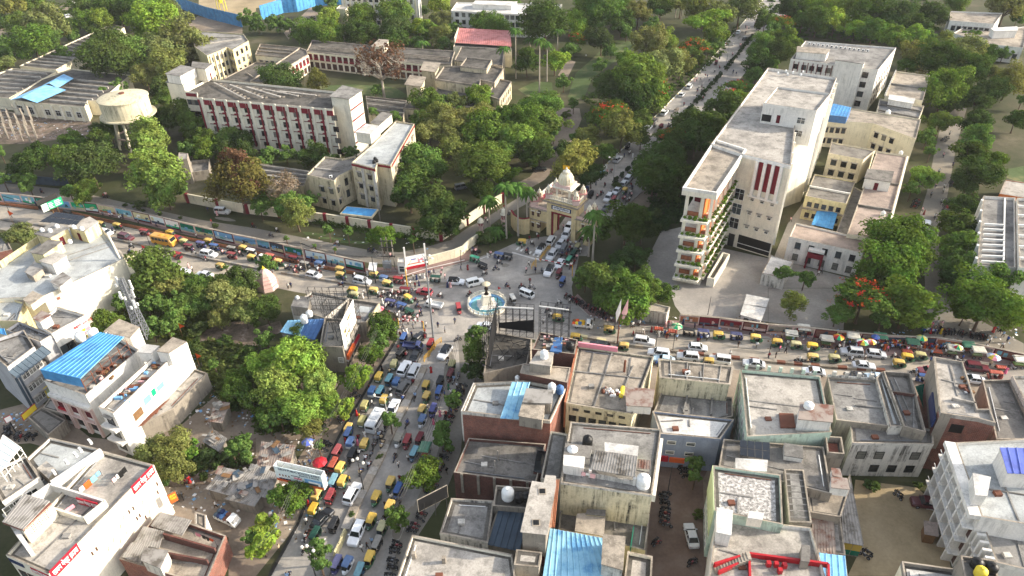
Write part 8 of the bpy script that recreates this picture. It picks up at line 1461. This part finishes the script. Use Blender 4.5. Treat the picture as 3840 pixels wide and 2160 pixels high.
SH=[('white','#d8d6d0'),('white','#cfd3d8'),('pale blue','#93aecb'),('black','#1b1c20'),('grey','#777a80'),('maroon','#6b1f28'),('blue','#2f4f8c'),('beige','#b9a585'),('white','#e2dfd8')];RB_=[('red','#b0252b'),('pink','#d4708c'),('orange','#d8682a'),('yellow','#cfae3c'),('green','#2f7a58'),('black','#17171a'),('white','#dcd8d0')];TRS=['#22242b','#2e3440','#4a4438','#1a1a1c','#5c5648']
FOLK=[]
def person(loc,ang,pose=None,colr=None):
 pose=pose or rp.choice(['walk','walk','stand','stand','robe']);nm,hxc=(next((q for q in RB_+SH if q[0]==colr),None)if colr else None)or rp.choice(RB_ if pose=='robe' else SH)
 w={'walk':f'walking person in {nm} shirt','stand':f'standing person in {nm} shirt','sit':f'rider in {nm} shirt seated on a motorcycle','robe':f'walking person in long {nm} dress'}[pose];FOLK.append((dep(loc),len(FOLK),pose,loc.copy(),ang,hxc,w))
Y2=('#c79a1c','#1f5a34');CODE={'A':('auto','#1f5a34','#cfa82c','yellow roofed green auto rickshaw'),'a':('auto','#2c5a3c','#b3aa6c','faded pale roofed auto rickshaw'),'b':('auto','#c8ccd0','#44699c','blue roofed auto rickshaw'),'W':('auto','#d0d0cc','#8c8676','white fronted grey roofed auto rickshaw'),
'r':('erick','#8c1a20','#a03236','red electric rickshaw'),'p':('erick','#2a2c66','#4b4f82','violet blue electric rickshaw'),'c':('erick','#1d5a7c','#6aa5b4','cyan roofed electric rickshaw'),'g':('erick','#123f2e','#1d4f40','dark green electric rickshaw'),'k':('erick','#17191c','#2b2d31','black electric rickshaw'),'w':('erick','#8c8c8a','#d4d2ca','white roofed electric rickshaw'),'m':('erick','#571820','#76222c','maroon electric rickshaw'),'o':('erick','#a03c28','#b9573f','orange electric rickshaw'),'B':('erick','#2a4274','#3f629c','bright blue electric rickshaw'),'G':('erick','#16704a','#2fae84','light green electric rickshaw'),'e':('erick','#55524e','#8c8880','grey roofed electric rickshaw'),
'S':('suv','#d6d8da',None,'white sport utility car'),'H':('hatch','#d4d6d8',None,'white hatchback car'),'D':('sedan','#cfd1d4',None,'white sedan car'),'K':('sedan','#16171a',None,'black sedan car'),'M':('suv','#5c1824',None,'maroon sport utility car'),'N':('blackroof','#d6d8da',None,'white car with black roof'),'J':('jeep','#d4d4d0',None,'boxy white jeep'),'V':('van','#d4d6d4',None,'small white van'),'R':('hatch','#a5182a',None,'red hatchback car'),'L':('sedan','#a9c3d2',None,'pale blue sedan car'),'Q':('suv','#55524e',None,'grey brown sport utility car'),'Z':('crossover','#d6d8da',None,'white coupe with black glass roof'),'Y':('van','#6e737a',None,'grey minivan'),
'P':('pickup','#d2d2ce',None,'white pickup truck with open bed'),'T':('truck','#d2d2ce',None,'white small truck piled with orange and yellow bundles'),'t':('clothtruck','#d2d2ce',None,'white small truck loaded with blue patterned cloth'),'C':('pickup','#26346e',None,'dark blue three wheeled cargo carrier'),'U':('bus','#c08a1e',None,'yellow school bus'),'X':('minibus','#d0d2d2',None,'white minibus with dark rear'),'h':('cart','#8c8070',None,'wooden handcart with goods'),'O':('cart','#c8502a',None,'handcart heaped with orange fruit'),'y':('bicycle','#26282c',None,'bicycle'),'F':('stall','#5c7a3a','#bfb9a8','pale tarpaulin market stall cart'),'f':('stall','#b5502e','#3f7a5c','green tarpaulin market stall cart')}
def dirn(a,b):d=W(*b)-W(*a);return math.atan2(d.y,d.x)
LANE={'L':dirn(('M0',1050,945),('M0',2500,1240)),'D':dirn(('B1',1000,760),('C1',1560,1070)),'R':dirn(('C2',1080,568),('C2',2576,745)),'F':dirn(('N',2519,490),('N',2717,270)),'Q':dirn(('M2',560,880),('M2',390,1130)),'S':dirn(('M3',1640,900),('M3',1700,100)),'0':0.0}
LP={'L':'on the left road','D':'on the market street','R':'on the right road','F':'on the avenue','Q':'in the gate queue','S':'on the side street','0':'at the junction'}
TX=[('M0','L','A1020,815 A1190,830 M1265,935 r1460,895 U1655,985 A1725,905 R1795,955 a1865,995 m1905,1045 p2030,1020 A2110,990 B2165,1045 S2100,1105 e2340,1070 r2340,1130 A2460,1060 w2535,1095 A2545,1155 H1065,885 k690,705 A2210,1235- D2055,1310- a1300,1160- r1780,1125- J2240,675@8 D1820,1280@25'),('M1','L','o150,1145 A240,1200 m385,1165 A180,1240 e500,1225 b645,1220 A855,1275 A860,1330 H580,1315 S1070,1375 A1200,1325 b1300,1365 A1330,1415 r1440,1380 w90,1155'),
('M1','0','g1800,1365@170 N2010,1380@-8 J2205,1390@25 G2195,1165@150 k2275,1235@140 B2440,1130@160 k2525,1140@160 Y2060,430@20'),('C1','0','A965,30@170 A1170,35@170 a970,80@175 A1540,115@-40 p1345,155@160 B1460,190@150 g1540,250@140 R1695,35@160 P1785,165@160 r2040,215@-80 m1490,35@170 D2315,380@160 B1490,510@80 K1630,500@60 r1760,570@75 Z1900,640@-110 C1580,585@-10 k1465,665@60'),
('C1','D','K1610,670 S1490,805 S1590,830 a1395,770 A1245,895 c1345,930 b1420,950 Q1490,995@-8 b1175,1040 c1255,1050 A1295,1125 D1380,1195 a1100,1185 a1080,1340 X1205,1345 A940,1415 a1970,795- m1955,890- k1850,965- A1705,1005- B1840,1065- A1710,1115- A1665,1250- p1780,1245- b1670,1350-'),('B1','D','b960,105 A1100,120 r825,200 k975,230 o790,330 A860,360 A880,495 c790,500 b690,515 A625,640 r755,650 S970,615 A590,775 K665,865@-18 k790,935 g605,1035 B935,20 W1430,95- r1520,110- m1645,90- c1590,235- f1705,200- A1350,535- B1430,605- A1205,680- A1340,775- A1155,910- S1015,1015- a1265,990- e1215,1150- A1140,1295- p810,1350- b915,1350- c1040,1430- h1840,330-'),
('M2','Q','N290,1055 S400,1115 H485,1005 S545,910 H570,830 D480,1200 Z375,1270 Y515,1065 a655,1050 g615,1120 G570,1185 m470,1315 B505,1395 J395,970@180'),('M2','0','A90,995@170 K455,50@10 K275,248@15'),('M2','F','S970,540- D1055,468- H1115,408- S1160,358- D1200,312- H1250,268- A1130,480- r1020,570- K955,638- B745,468 k795,513 c905,305 S1065,148 k1165,28'),('T2','F','H2280,320 J1785,870 H1710,948 S1535,1130 Q1430,1212 S1370,1283 r1310,1335 K2345,385 K2415,155 m2055,635 r2455,248 m1500,1280 h1655,1098 D1640,1300-'),
('C2','R','A470,310 T715,365 A985,430 h1290,445 S1330,530 S1475,650- L1530,715- S1770,685- J2090,720- D2435,755- H1870,595 A2085,485 p2260,495 A2460,515 k1785,455 p1930,465 A1110,595- A650,505 S885,570- A1960,750- O1475,412 O1615,437 w10,125@-60'.replace('S885','K885')),('C2','0','V150,60@-35'),('C3','R','A100,560 A455,600 A460,710 a290,585 a675,720 S845,640- H1090,660 D965,775 A1410,710 A1325,770 a1540,695 R1615,830- M2100,795 D460,835- K885,885- L1090,895- D2065,915- o2290,885 B1560,915- F350,445 F225,505 F580,555 F845,530 f1120,530 O1400,640 F2520,765 O2350,800 F2100,670 O1300,560 f1440,590 O1700,640 F1850,650 f2000,620'),
('B0','0','t2290,870@-25'),('B2','0','D1805,1035@92'),('B3','0','M1590,710@170'),('M3','S','S1600,805'),('T0','0','V685,165@60 P770,20@40')]
for o,ln,s in TX:
 for tk in s.split():
  g=re.match(r'(\w)(\d+),(-?\d+)(-?)(?:@(-?\d+))?$',tk);cd=CODE[g[1]];a=LANE[ln]+(math.pi if g[4]else 0)+R(float(g[5]or 0));a+=R(rp.uniform(-3,3));p=W(o,float(g[2]),float(g[3]),.75);p.z=.022
  name={'auto':'auto_rickshaw','erick':'electric_rickshaw','suv':'car','hatch':'car','sedan':'car','blackroof':'car','crossover':'car','jeep':'jeep','van':'van','pickup':'pickup_truck','truck':'loaded_truck','clothtruck':'loaded_truck','bus':'bus','minibus':'minibus','cart':'handcart','stall':'market_stall','bicycle':'bicycle'}[cd[0]];cat=name.replace('_',' ')
  if cd[0]in('erick','auto')and rp.random()<.2:person(p+Vector((math.cos(a)*.35,math.sin(a)*.35,-.22)),a,'sit')
  ob=put(cd[0],p,a,[hx(cd[1]),hx(cd[2])]if cd[2]else[hx(cd[1])],name,cd[3]+' '+LP[ln],cat,{'car':'cars on the roads'}.get(name,cat+'s on the roads'))
MO=[('M0','L','1320,1030- 1610,1075- 1305,1090- 2065,1160- 1140,870 2250,1100 1945,1085 420,480 1050,530 1075,520 2550,825 2485,985 1230,850 2200,1060 2420,1110'),('M1','L','410,1255 350,1245 310,1250 400,1290 460,1265 630,1275 890,1375 855,1415- 150,920- 215,875 810,1005- 1145,1078 1195,1078 280,1210 440,1240 1000,1330 1480,1350'),('M1','0','2300,1305@30 2450,1195@-20 2415,1255@10 2530,1432@-30 2560,695@40 1360,1130@10'),('C1','0','1450,60@10 1500,110@30 1290,60@-10 1600,130@170 1720,110@160 1850,80@150 1660,250@-60 1560,310@40 1250,85@-20 1350,45@170 1345,100@160 1420,100@10 1630,190@-30 2145,65@-140 1380,60@0 1580,30@20 1700,495@70 2030,515@200'),('C1','D','1515,670 1345,845 1355,1035 1485,1105 1600,1098- 1520,1375- 1930,735- 1905,1285- 1310,1405 1400,1235 1580,950 2040,890- 1990,930- 1340,1290'),('B1','D','1040,210 1060,400 700,460 900,640 1080,150 960,300 1140,330 1030,60 760,560 1400,260- 1450,700- 1290,890- 1160,225 505,1055 1105,265 490,1185 1230,70 1190,140 1280,110 1265,60 320,1449 520,1030 1480,490- 1690,290- 1660,330- 1250,20 1270,140'),('M2','F','935,415 860,530 910,495 895,500 990,480 1195,425- 1160,545- 1130,555- 1180,565- 1150,580- 1190,495- 1110,570- 1140,530- 1210,450- 1200,520- 1085,560-'),('M2','Q','520,840- 560,1095 600,1055 590,1235 205,1005@60 150,1090@60 640,1010 690,1080 580,1060 650,1150 545,1130 690,960 625,1200 500,1120'),('M2','0','145,1270@80 235,1270@85 300,1275@95 100,1435@10 200,1442@-20'),('T2','F','2350,335- 2225,445 2295,462- 2220,548 2090,683 2040,718- 2225,728- 2105,873- 1985,803 1880,883 1910,868 1865,913 1910,908- 1920,998- 1730,1053 1620,1193- 1575,1262 1440,1268 2510,190 2255,750-'),('C2','R','360,225@40 475,150@50 1440,770- 560,230 400,280 2430,450'),('C3','R','310,725- 830,720- 1475,845- 400,745 1280,690 720,600 1900,720 2450,800'),('M3','S','1640,515- 1740,335- 1765,115 1720,275 1675,740- 1745,585 1775,435 1765,475 1860,215- 1690,420')]
for o,ln,s in MO:
 for tk in s.split():
  g=re.match(r'(\d+),(-?\d+)(-?)(?:@(-?\d+))?$',tk);a=LANE[ln]+(math.pi if g[3]else 0)+R(float(g[4]or 0))+R(rp.uniform(-9,9));p=W(o,float(g[1]),float(g[2]),.5);p.z=.022;c=rp.choice([('black','#151518'),('black','#1c1c20'),('red','#8c1c20'),('blue','#1d2f5c'),('grey','#4a4c50'),('white','#c8cacc')])
  put('motorcycle',p,a,[hx(c[1])],'motorcycle',c[0]+' motorcycle with a rider '+LP[ln],'motorcycle','motorcycles on the roads');person(p+Vector((-.22*math.cos(a),-.22*math.sin(a),-.01)),a,'sit')
  if rp.random()<.15:person(p+Vector((-.55*math.cos(a),-.55*math.sin(a),.02)),a,'sit')
PK=[('B1',1700,780,1560,1020,6),('B1',1960,100,1720,640,14),('C1',2090,960,1900,1420,14),('B1',1440,1080,1330,1449,9),('C1',860,1300,900,1340,4),('B1',720,100,680,170,4),('B1',700,370,690,420,3),('C3',1740,430,1880,440,6),('C3',2030,470,2200,500,9),('C3',1900,440,1980,470,4),('B2',1545,600,1545,960,10),('B2',1700,330,1760,460,4),('B2',1790,1290,1830,1340,3),('B2',1430,1090,1450,1110,2),('M3',1500,560,1470,640,6),('M3',1800,560,1790,690,8),('M3',1850,370,1870,430,5),('C2',540,70,960,290,16),('B0',20,20,360,60,9),('B3',1295,645,1345,605,2),('B3',965,1270,1010,1180,2),('C1',980,1070,1030,1100,2),('B0',1790,650,1830,630,2),('C0',30,1430,130,1400,4),('T3',1760,1420,1800,1380,3),('M1',2160,1070,2260,1100,5),('C2',1180,300,1120,330,3)]
for o,x0,y0,x1,y1,n in PK:
 a0=math.atan2((W(o,x1,y1)-W(o,x0,y0)).y,(W(o,x1,y1)-W(o,x0,y0)).x)+math.pi/2
 for k in range(n):t=(k+.5)/n;p=W(o,x0+(x1-x0)*t,y0+(y1-y0)*t,.4);p.z=.022;c=rp.choice([('black','#151518'),('dark','#24262a'),('red','#7c1c20'),('grey','#4a4c50')]);put('motorcycle',p+Vector((rp.uniform(-.3,.3),rp.uniform(-.3,.3),0)),a0+R(rp.uniform(-15,15)),[hx(c[1])],'motorcycle',c[0]+' parked motorcycle without rider','motorcycle','parked motorcycles')
PE={'M0':'1035,705 1100,715 1130,715 1235,730 1215,735 1390,780p 1570,810 1815,870y 2040,895 1975,925 2315,960 2135,955 2445,995 2090,660g 2180,695 2125,780 1895,1220 1930,1255 360,605 1200,745','M1':'1500,1390 1550,1400 1600,1420 1640,1400r 1860,1300 1900,1330 2060,1250 2130,1240 2330,1120p 2360,1100 1120,1300 760,1200 820,1220 690,1190 560,1160 1580,1335 1615,1340o 1790,1285 1870,1260 1760,1295 290,1125 1070,1250 320,1430 350,1420 1690,1325 1925,1415 1955,1415 2495,635 2310,755 2330,775 1740,1300 1720,1310 1650,1330 2180,1060 2210,1075 2170,1080',
'C1':'1350,480 1390,330 1340,250r 1400,380p 1440,330 1530,340 1550,300 1480,380 1600,330w 1900,420 2000,330 1700,440 1560,250 1395,250 1240,700 1140,1000 1090,900p 1950,1180 2000,1080 1970,1240 1860,1360w 1565,465 1515,430 1470,415 1580,380 1705,370 1675,370m 1830,370b 1625,295 1440,255r 1420,280 1480,305p 1500,300p 1760,820r 1165,1155w 1725,1195 1850,1260 1785,1340 1960,1050 1935,990 1895,1065 1430,600 1010,1255 1040,1290 1780,240 1490,465 1265,805 1645,245 1300,190 1310,175 1270,130 1080,45 1070,75o 1030,60 1450,470 1500,480 1480,440 2080,1010 2090,1050 2020,980','M2':'845,390r 960,280 990,275 1005,270 1130,115 1190,80 1215,115 175,950w 250,915 265,935 100,1030p 160,1065 180,1375w 170,1200 950,220 900,255 1180,90 560,980 590,1000','T2':'2350,268 2365,278 2385,278 2090,575 1945,763 1965,768 1900,793 1840,803 1860,798 1585,1105b 2155,448 2135,473 1280,1395b 1340,1375w 745,565 1425,1260b 1570,1265 2450,90 2470,85',
'C2':'830,305 945,310 1000,315 1165,355 1215,370 1270,350 1285,355 1405,415 1480,455 1540,455 1560,465 1560,485 1545,365 1575,355 1580,375r 1725,335 1660,495 1900,505 1965,500 1870,530 2280,565b 2195,655w 2295,400 1840,380m 1925,385m 2465,575 315,335 1030,380 885,225 1220,460 580,130 600,120 650,150','C3':'200,555w 120,610p 180,630b 80,675b 10,680m 140,480 400,630 980,695w 1205,610p 890,585 675,655y 1645,650 1640,725 1490,865 1180,560 1700,350 1680,405 1600,425 1630,425 1570,435 2365,575w 2415,515 2370,465 2310,405 2340,425 2275,415r 1775,475 2240,525 470,500 520,510 280,500 250,520 760,560 1960,700 2240,760 2400,830',
'B1':'940,470y 685,705 1360,655w 1300,730b 1115,1145b 1060,1165 1165,1095 1235,925w 1430,325w 1530,260 1445,465m 640,785 500,895w 525,710r 545,745m 230,1165 900,85r 1090,20 540,225 525,210 560,130 540,305 1185,70 1020,100p 1515,145 480,320 430,310 1940,160 1920,390','B0':'2165,730w 1900,480r 1860,500 1950,520','M3':'1575,685r 1555,660 1700,935g 1715,705 1700,880 230,760w 545,1275g 510,1300w','B2':'1600,250 1640,270 1570,290 1700,300','T3':'1855,1200 1780,1295 1830,1340'}
CN={'p':'pink','r':'red','o':'orange','y':'yellow','g':'green','w':'white','b':'black','m':'maroon'}
for o,s in PE.items():
 for tk in s.split():
  g=re.match(r'(\d+),(\d+)(\w?)$',tk);c=CN.get(g[3]);p=W(o,float(g[1]),float(g[2]),.8);p.z=.022;pose='robe' if g[3]in 'rpo' and g[3]and rp.random()<.7 else None
  if c and pose is None:pose=rp.choice(['walk','stand'])
  person(p,rp.uniform(0,6.28),pose,c)
for k in range(95): # the crowd squeezed between the market stalls
 t=rp.random();x=720+t*1500;y=500+t*105+rp.uniform(-10,70);p=W('C3',x,y,.8);p.z=.022;person(p,rp.uniform(0,6.28),rp.choice(['stand','walk','robe']))
for k in range(26):t=rp.random();p=W('C3',1560+t*200,300+rp.uniform(0,150),.8);p.z=.022;person(p,rp.uniform(0,6.28))
FOLK.sort();CM=MB();CS=['skin','hair','white_paint','sign_navy','maroon','grey_metal','cloth_pink','dark_metal']
for _,i,pose,loc,ang,hxc,w in FOLK[:295]:put(pose,loc,ang,[hx(hxc),hx(rp.choice(TRS))],'person',w,'person','riders on motorcycles' if pose=='sit' else 'people on foot')
for _,i,pose,loc,ang,hxc,w in FOLK[295:]: # the far ones, a few pixels each
 M=Matrix.Translation(loc)@Matrix.Rotation(ang,4,'Z');s=rp.choice([2,2,3,4,5,6])
 for nm,me,k in PR[pose]:CM.idx([M@v.co for v in me.vertices],[tuple(p.vertices)for p in me.polygons],0 if nm=='body' else 1 if nm=='hair' else s if k==0 else 7)
tag(CM.build('far_crowd',CS),kind='stuff')
# umbrellas
def umbrella(o,x,y,cols_,r,label,h=2.3):
 r*=.82;p=W(o,x,y,h);p.z=0;root=empty('umbrella',p);tag(root,label,'umbrella');n=len(cols_)*(8//len(cols_)or 1);m=MB()
 for k in range(n):
  a,b=6.2832*k/n,6.2832*(k+1)/n;m.idx([(0,0,h+.45),(r*.6*math.cos(a),r*.6*math.sin(a),h+.25),(r*.6*math.cos(b),r*.6*math.sin(b),h+.25),(r*math.cos(a),r*math.sin(a),h-.1),(r*math.cos(b),r*math.sin(b),h-.1)],[(0,1,2),(1,3,4,2)],k%len(cols_))
 m.build('canopy',list(cols_),root);K0(root,'pole','grey_metal','tube',(0,0,0),(0,0,h+.5),.03,5)
MU=('sign_red','sign_yellow','sign_green','sign_white')
for a in(('C2',1660,380,('pale_green','sign_green'),1.5,'pale green umbrella over the fruit carts on the right road'),('C3',715,490,('sign_red','sign_green','sign_yellow','sign_orange'),1.4,'striped umbrella leftmost above the market stalls'),('C3',955,540,MU,1.5,'striped umbrella nearest the white sport utility cars'),('C3',1040,538,('sign_pink','sign_orange','sign_yellow','sign_white'),1.3,'pinkish striped umbrella overlapping its neighbour'),('C3',1085,490,('tarp_blue','sheet_violet'),1.1,'blue umbrella behind the green tarpaulin stall'),('C3',1550,500,('pale_green','sign_green','sign_yellow','pale_green'),1.4,'lime green umbrella beside the street corner crowd'),('C3',1910,590,('sign_red','sign_green','sign_yellow','sign_white'),1.3,'small striped umbrella standing in the dense crowd'),('C3',2275,690,('sign_yellow','sign_pink','sign_blue','sign_white'),1.6,'large pale striped umbrella towards the right edge'),('B1',640,300,('red_paint','sign_red'),1.6,'big red umbrella beside the market street kerb'),('B1',515,95,('sheet_violet','grey_metal'),1.3,'grey umbrella near the light green tree'),('C1',690,1100,('cream','concrete_warm'),1.4,'beige umbrella below the yellow green tree'),('C1',1245,205,('sign_pink','sign_red'),1.2,'salmon umbrella at the corner building'),('C1',1175,290,('sign_pink','sign_red'),1.1,'second salmon umbrella lower at the corner building')):umbrella(*a)
# ================================================================== labels: each says which one, by the nearest landmark and its rank there
NAMED={'bus':'the yellow bus','shrine':'the pink shrine','mast_light':'the high mast','fountain_roundabout':'the fountain','gate_tower':'the gate tower','school_billboard':'the school billboard','direction_sign':'the direction sign','transformer':'the transformer','flag_mast':'the flag mast','blue_roof_house':'the blue roof','rounded_brick_house':'the rounded brick house','corner_building':'the corner building','balcony_wing':'the balcony wing','dispensary':'the dispensary','market_hall':'the white hall','water_tower':'the water tower','lecture_block':'the lecture block','office_block':'the cream offices','old_college_hall':'the old hall','gabled_hall':'the red gable','clinic_block':'the clinic','mint_parapet_house':'the mint parapet','tall_brick_house':'the tall brick house','far_hostel':'the far hostel','curved_villa':'the curved villa','phone_mast':'the phone mast','guest_house':'the guest house','cream_lane_house':'the cream lane house','hostel_block':'the yellow hostel','workshop_range':'the beamed range','ward_block':'the ward block','streaked_house':'the streaked house','clinic_hoarding':'the pink hoarding','prefab_cabin':'the prefab cabin','white_institute':'the white institute','weathered_back_wall_house':'the mouldy wall','batching_plant':'the hopper'}
LM=[(Vector(o.location[:2]),NAMED[o.name])for o in scene.objects if o.name in NAMED and o.parent is None]
ORD=' ,second ,third ,fourth ,fifth ,sixth ,seventh ,eighth ,ninth ,tenth ,eleventh ,twelfth '.split(',')
ORD[0]=''
ONES=['','first','second','third','fourth','fifth','sixth','seventh','eighth','ninth'];TENS=['','','twenty','thirty','forty','fifty','sixty','seventy','eighty','ninety']
def ordinal(n):
 if n==0:return ''
 n+=1
 if n<=12:return ORD[n-1]
 if n<20:return['thirteenth ','fourteenth ','fifteenth ','sixteenth ','seventeenth ','eighteenth ','nineteenth '][n-13]
 return(TENS[n//10]+'-'+ONES[n%10]if n%10 else TENS[n//10][:-1]+'ieth')+' '
buck={}
for root,words,cat in TREES:buck.setdefault(words,[]).append((root,cat,'trees and bushes round the crossroads'))
for root,words,cat,group in ANY:buck.setdefault(words,[]).append((root,cat,group))
for words,L in buck.items():
 if len(L)==1:tag(L[0][0],words if len(words.split())>3 else words+' near '+min(((Vector(L[0][0].location[:2])-q).length,n)for q,n in LM)[1],L[0][1],None);continue
 by={}
 for root,cat,group in L:
  p=Vector(root.location[:2]);d,lm=min(((p-q).length,n)for q,n in LM);by.setdefault(lm,[]).append((d,root.name,root,cat,group))
 for lm,M in by.items():
  for k,(d,_,root,cat,group)in enumerate(sorted(M,key=lambda q:q[:2])):tag(root,f'{words} {ordinal(k)}nearest {lm}',cat,group)
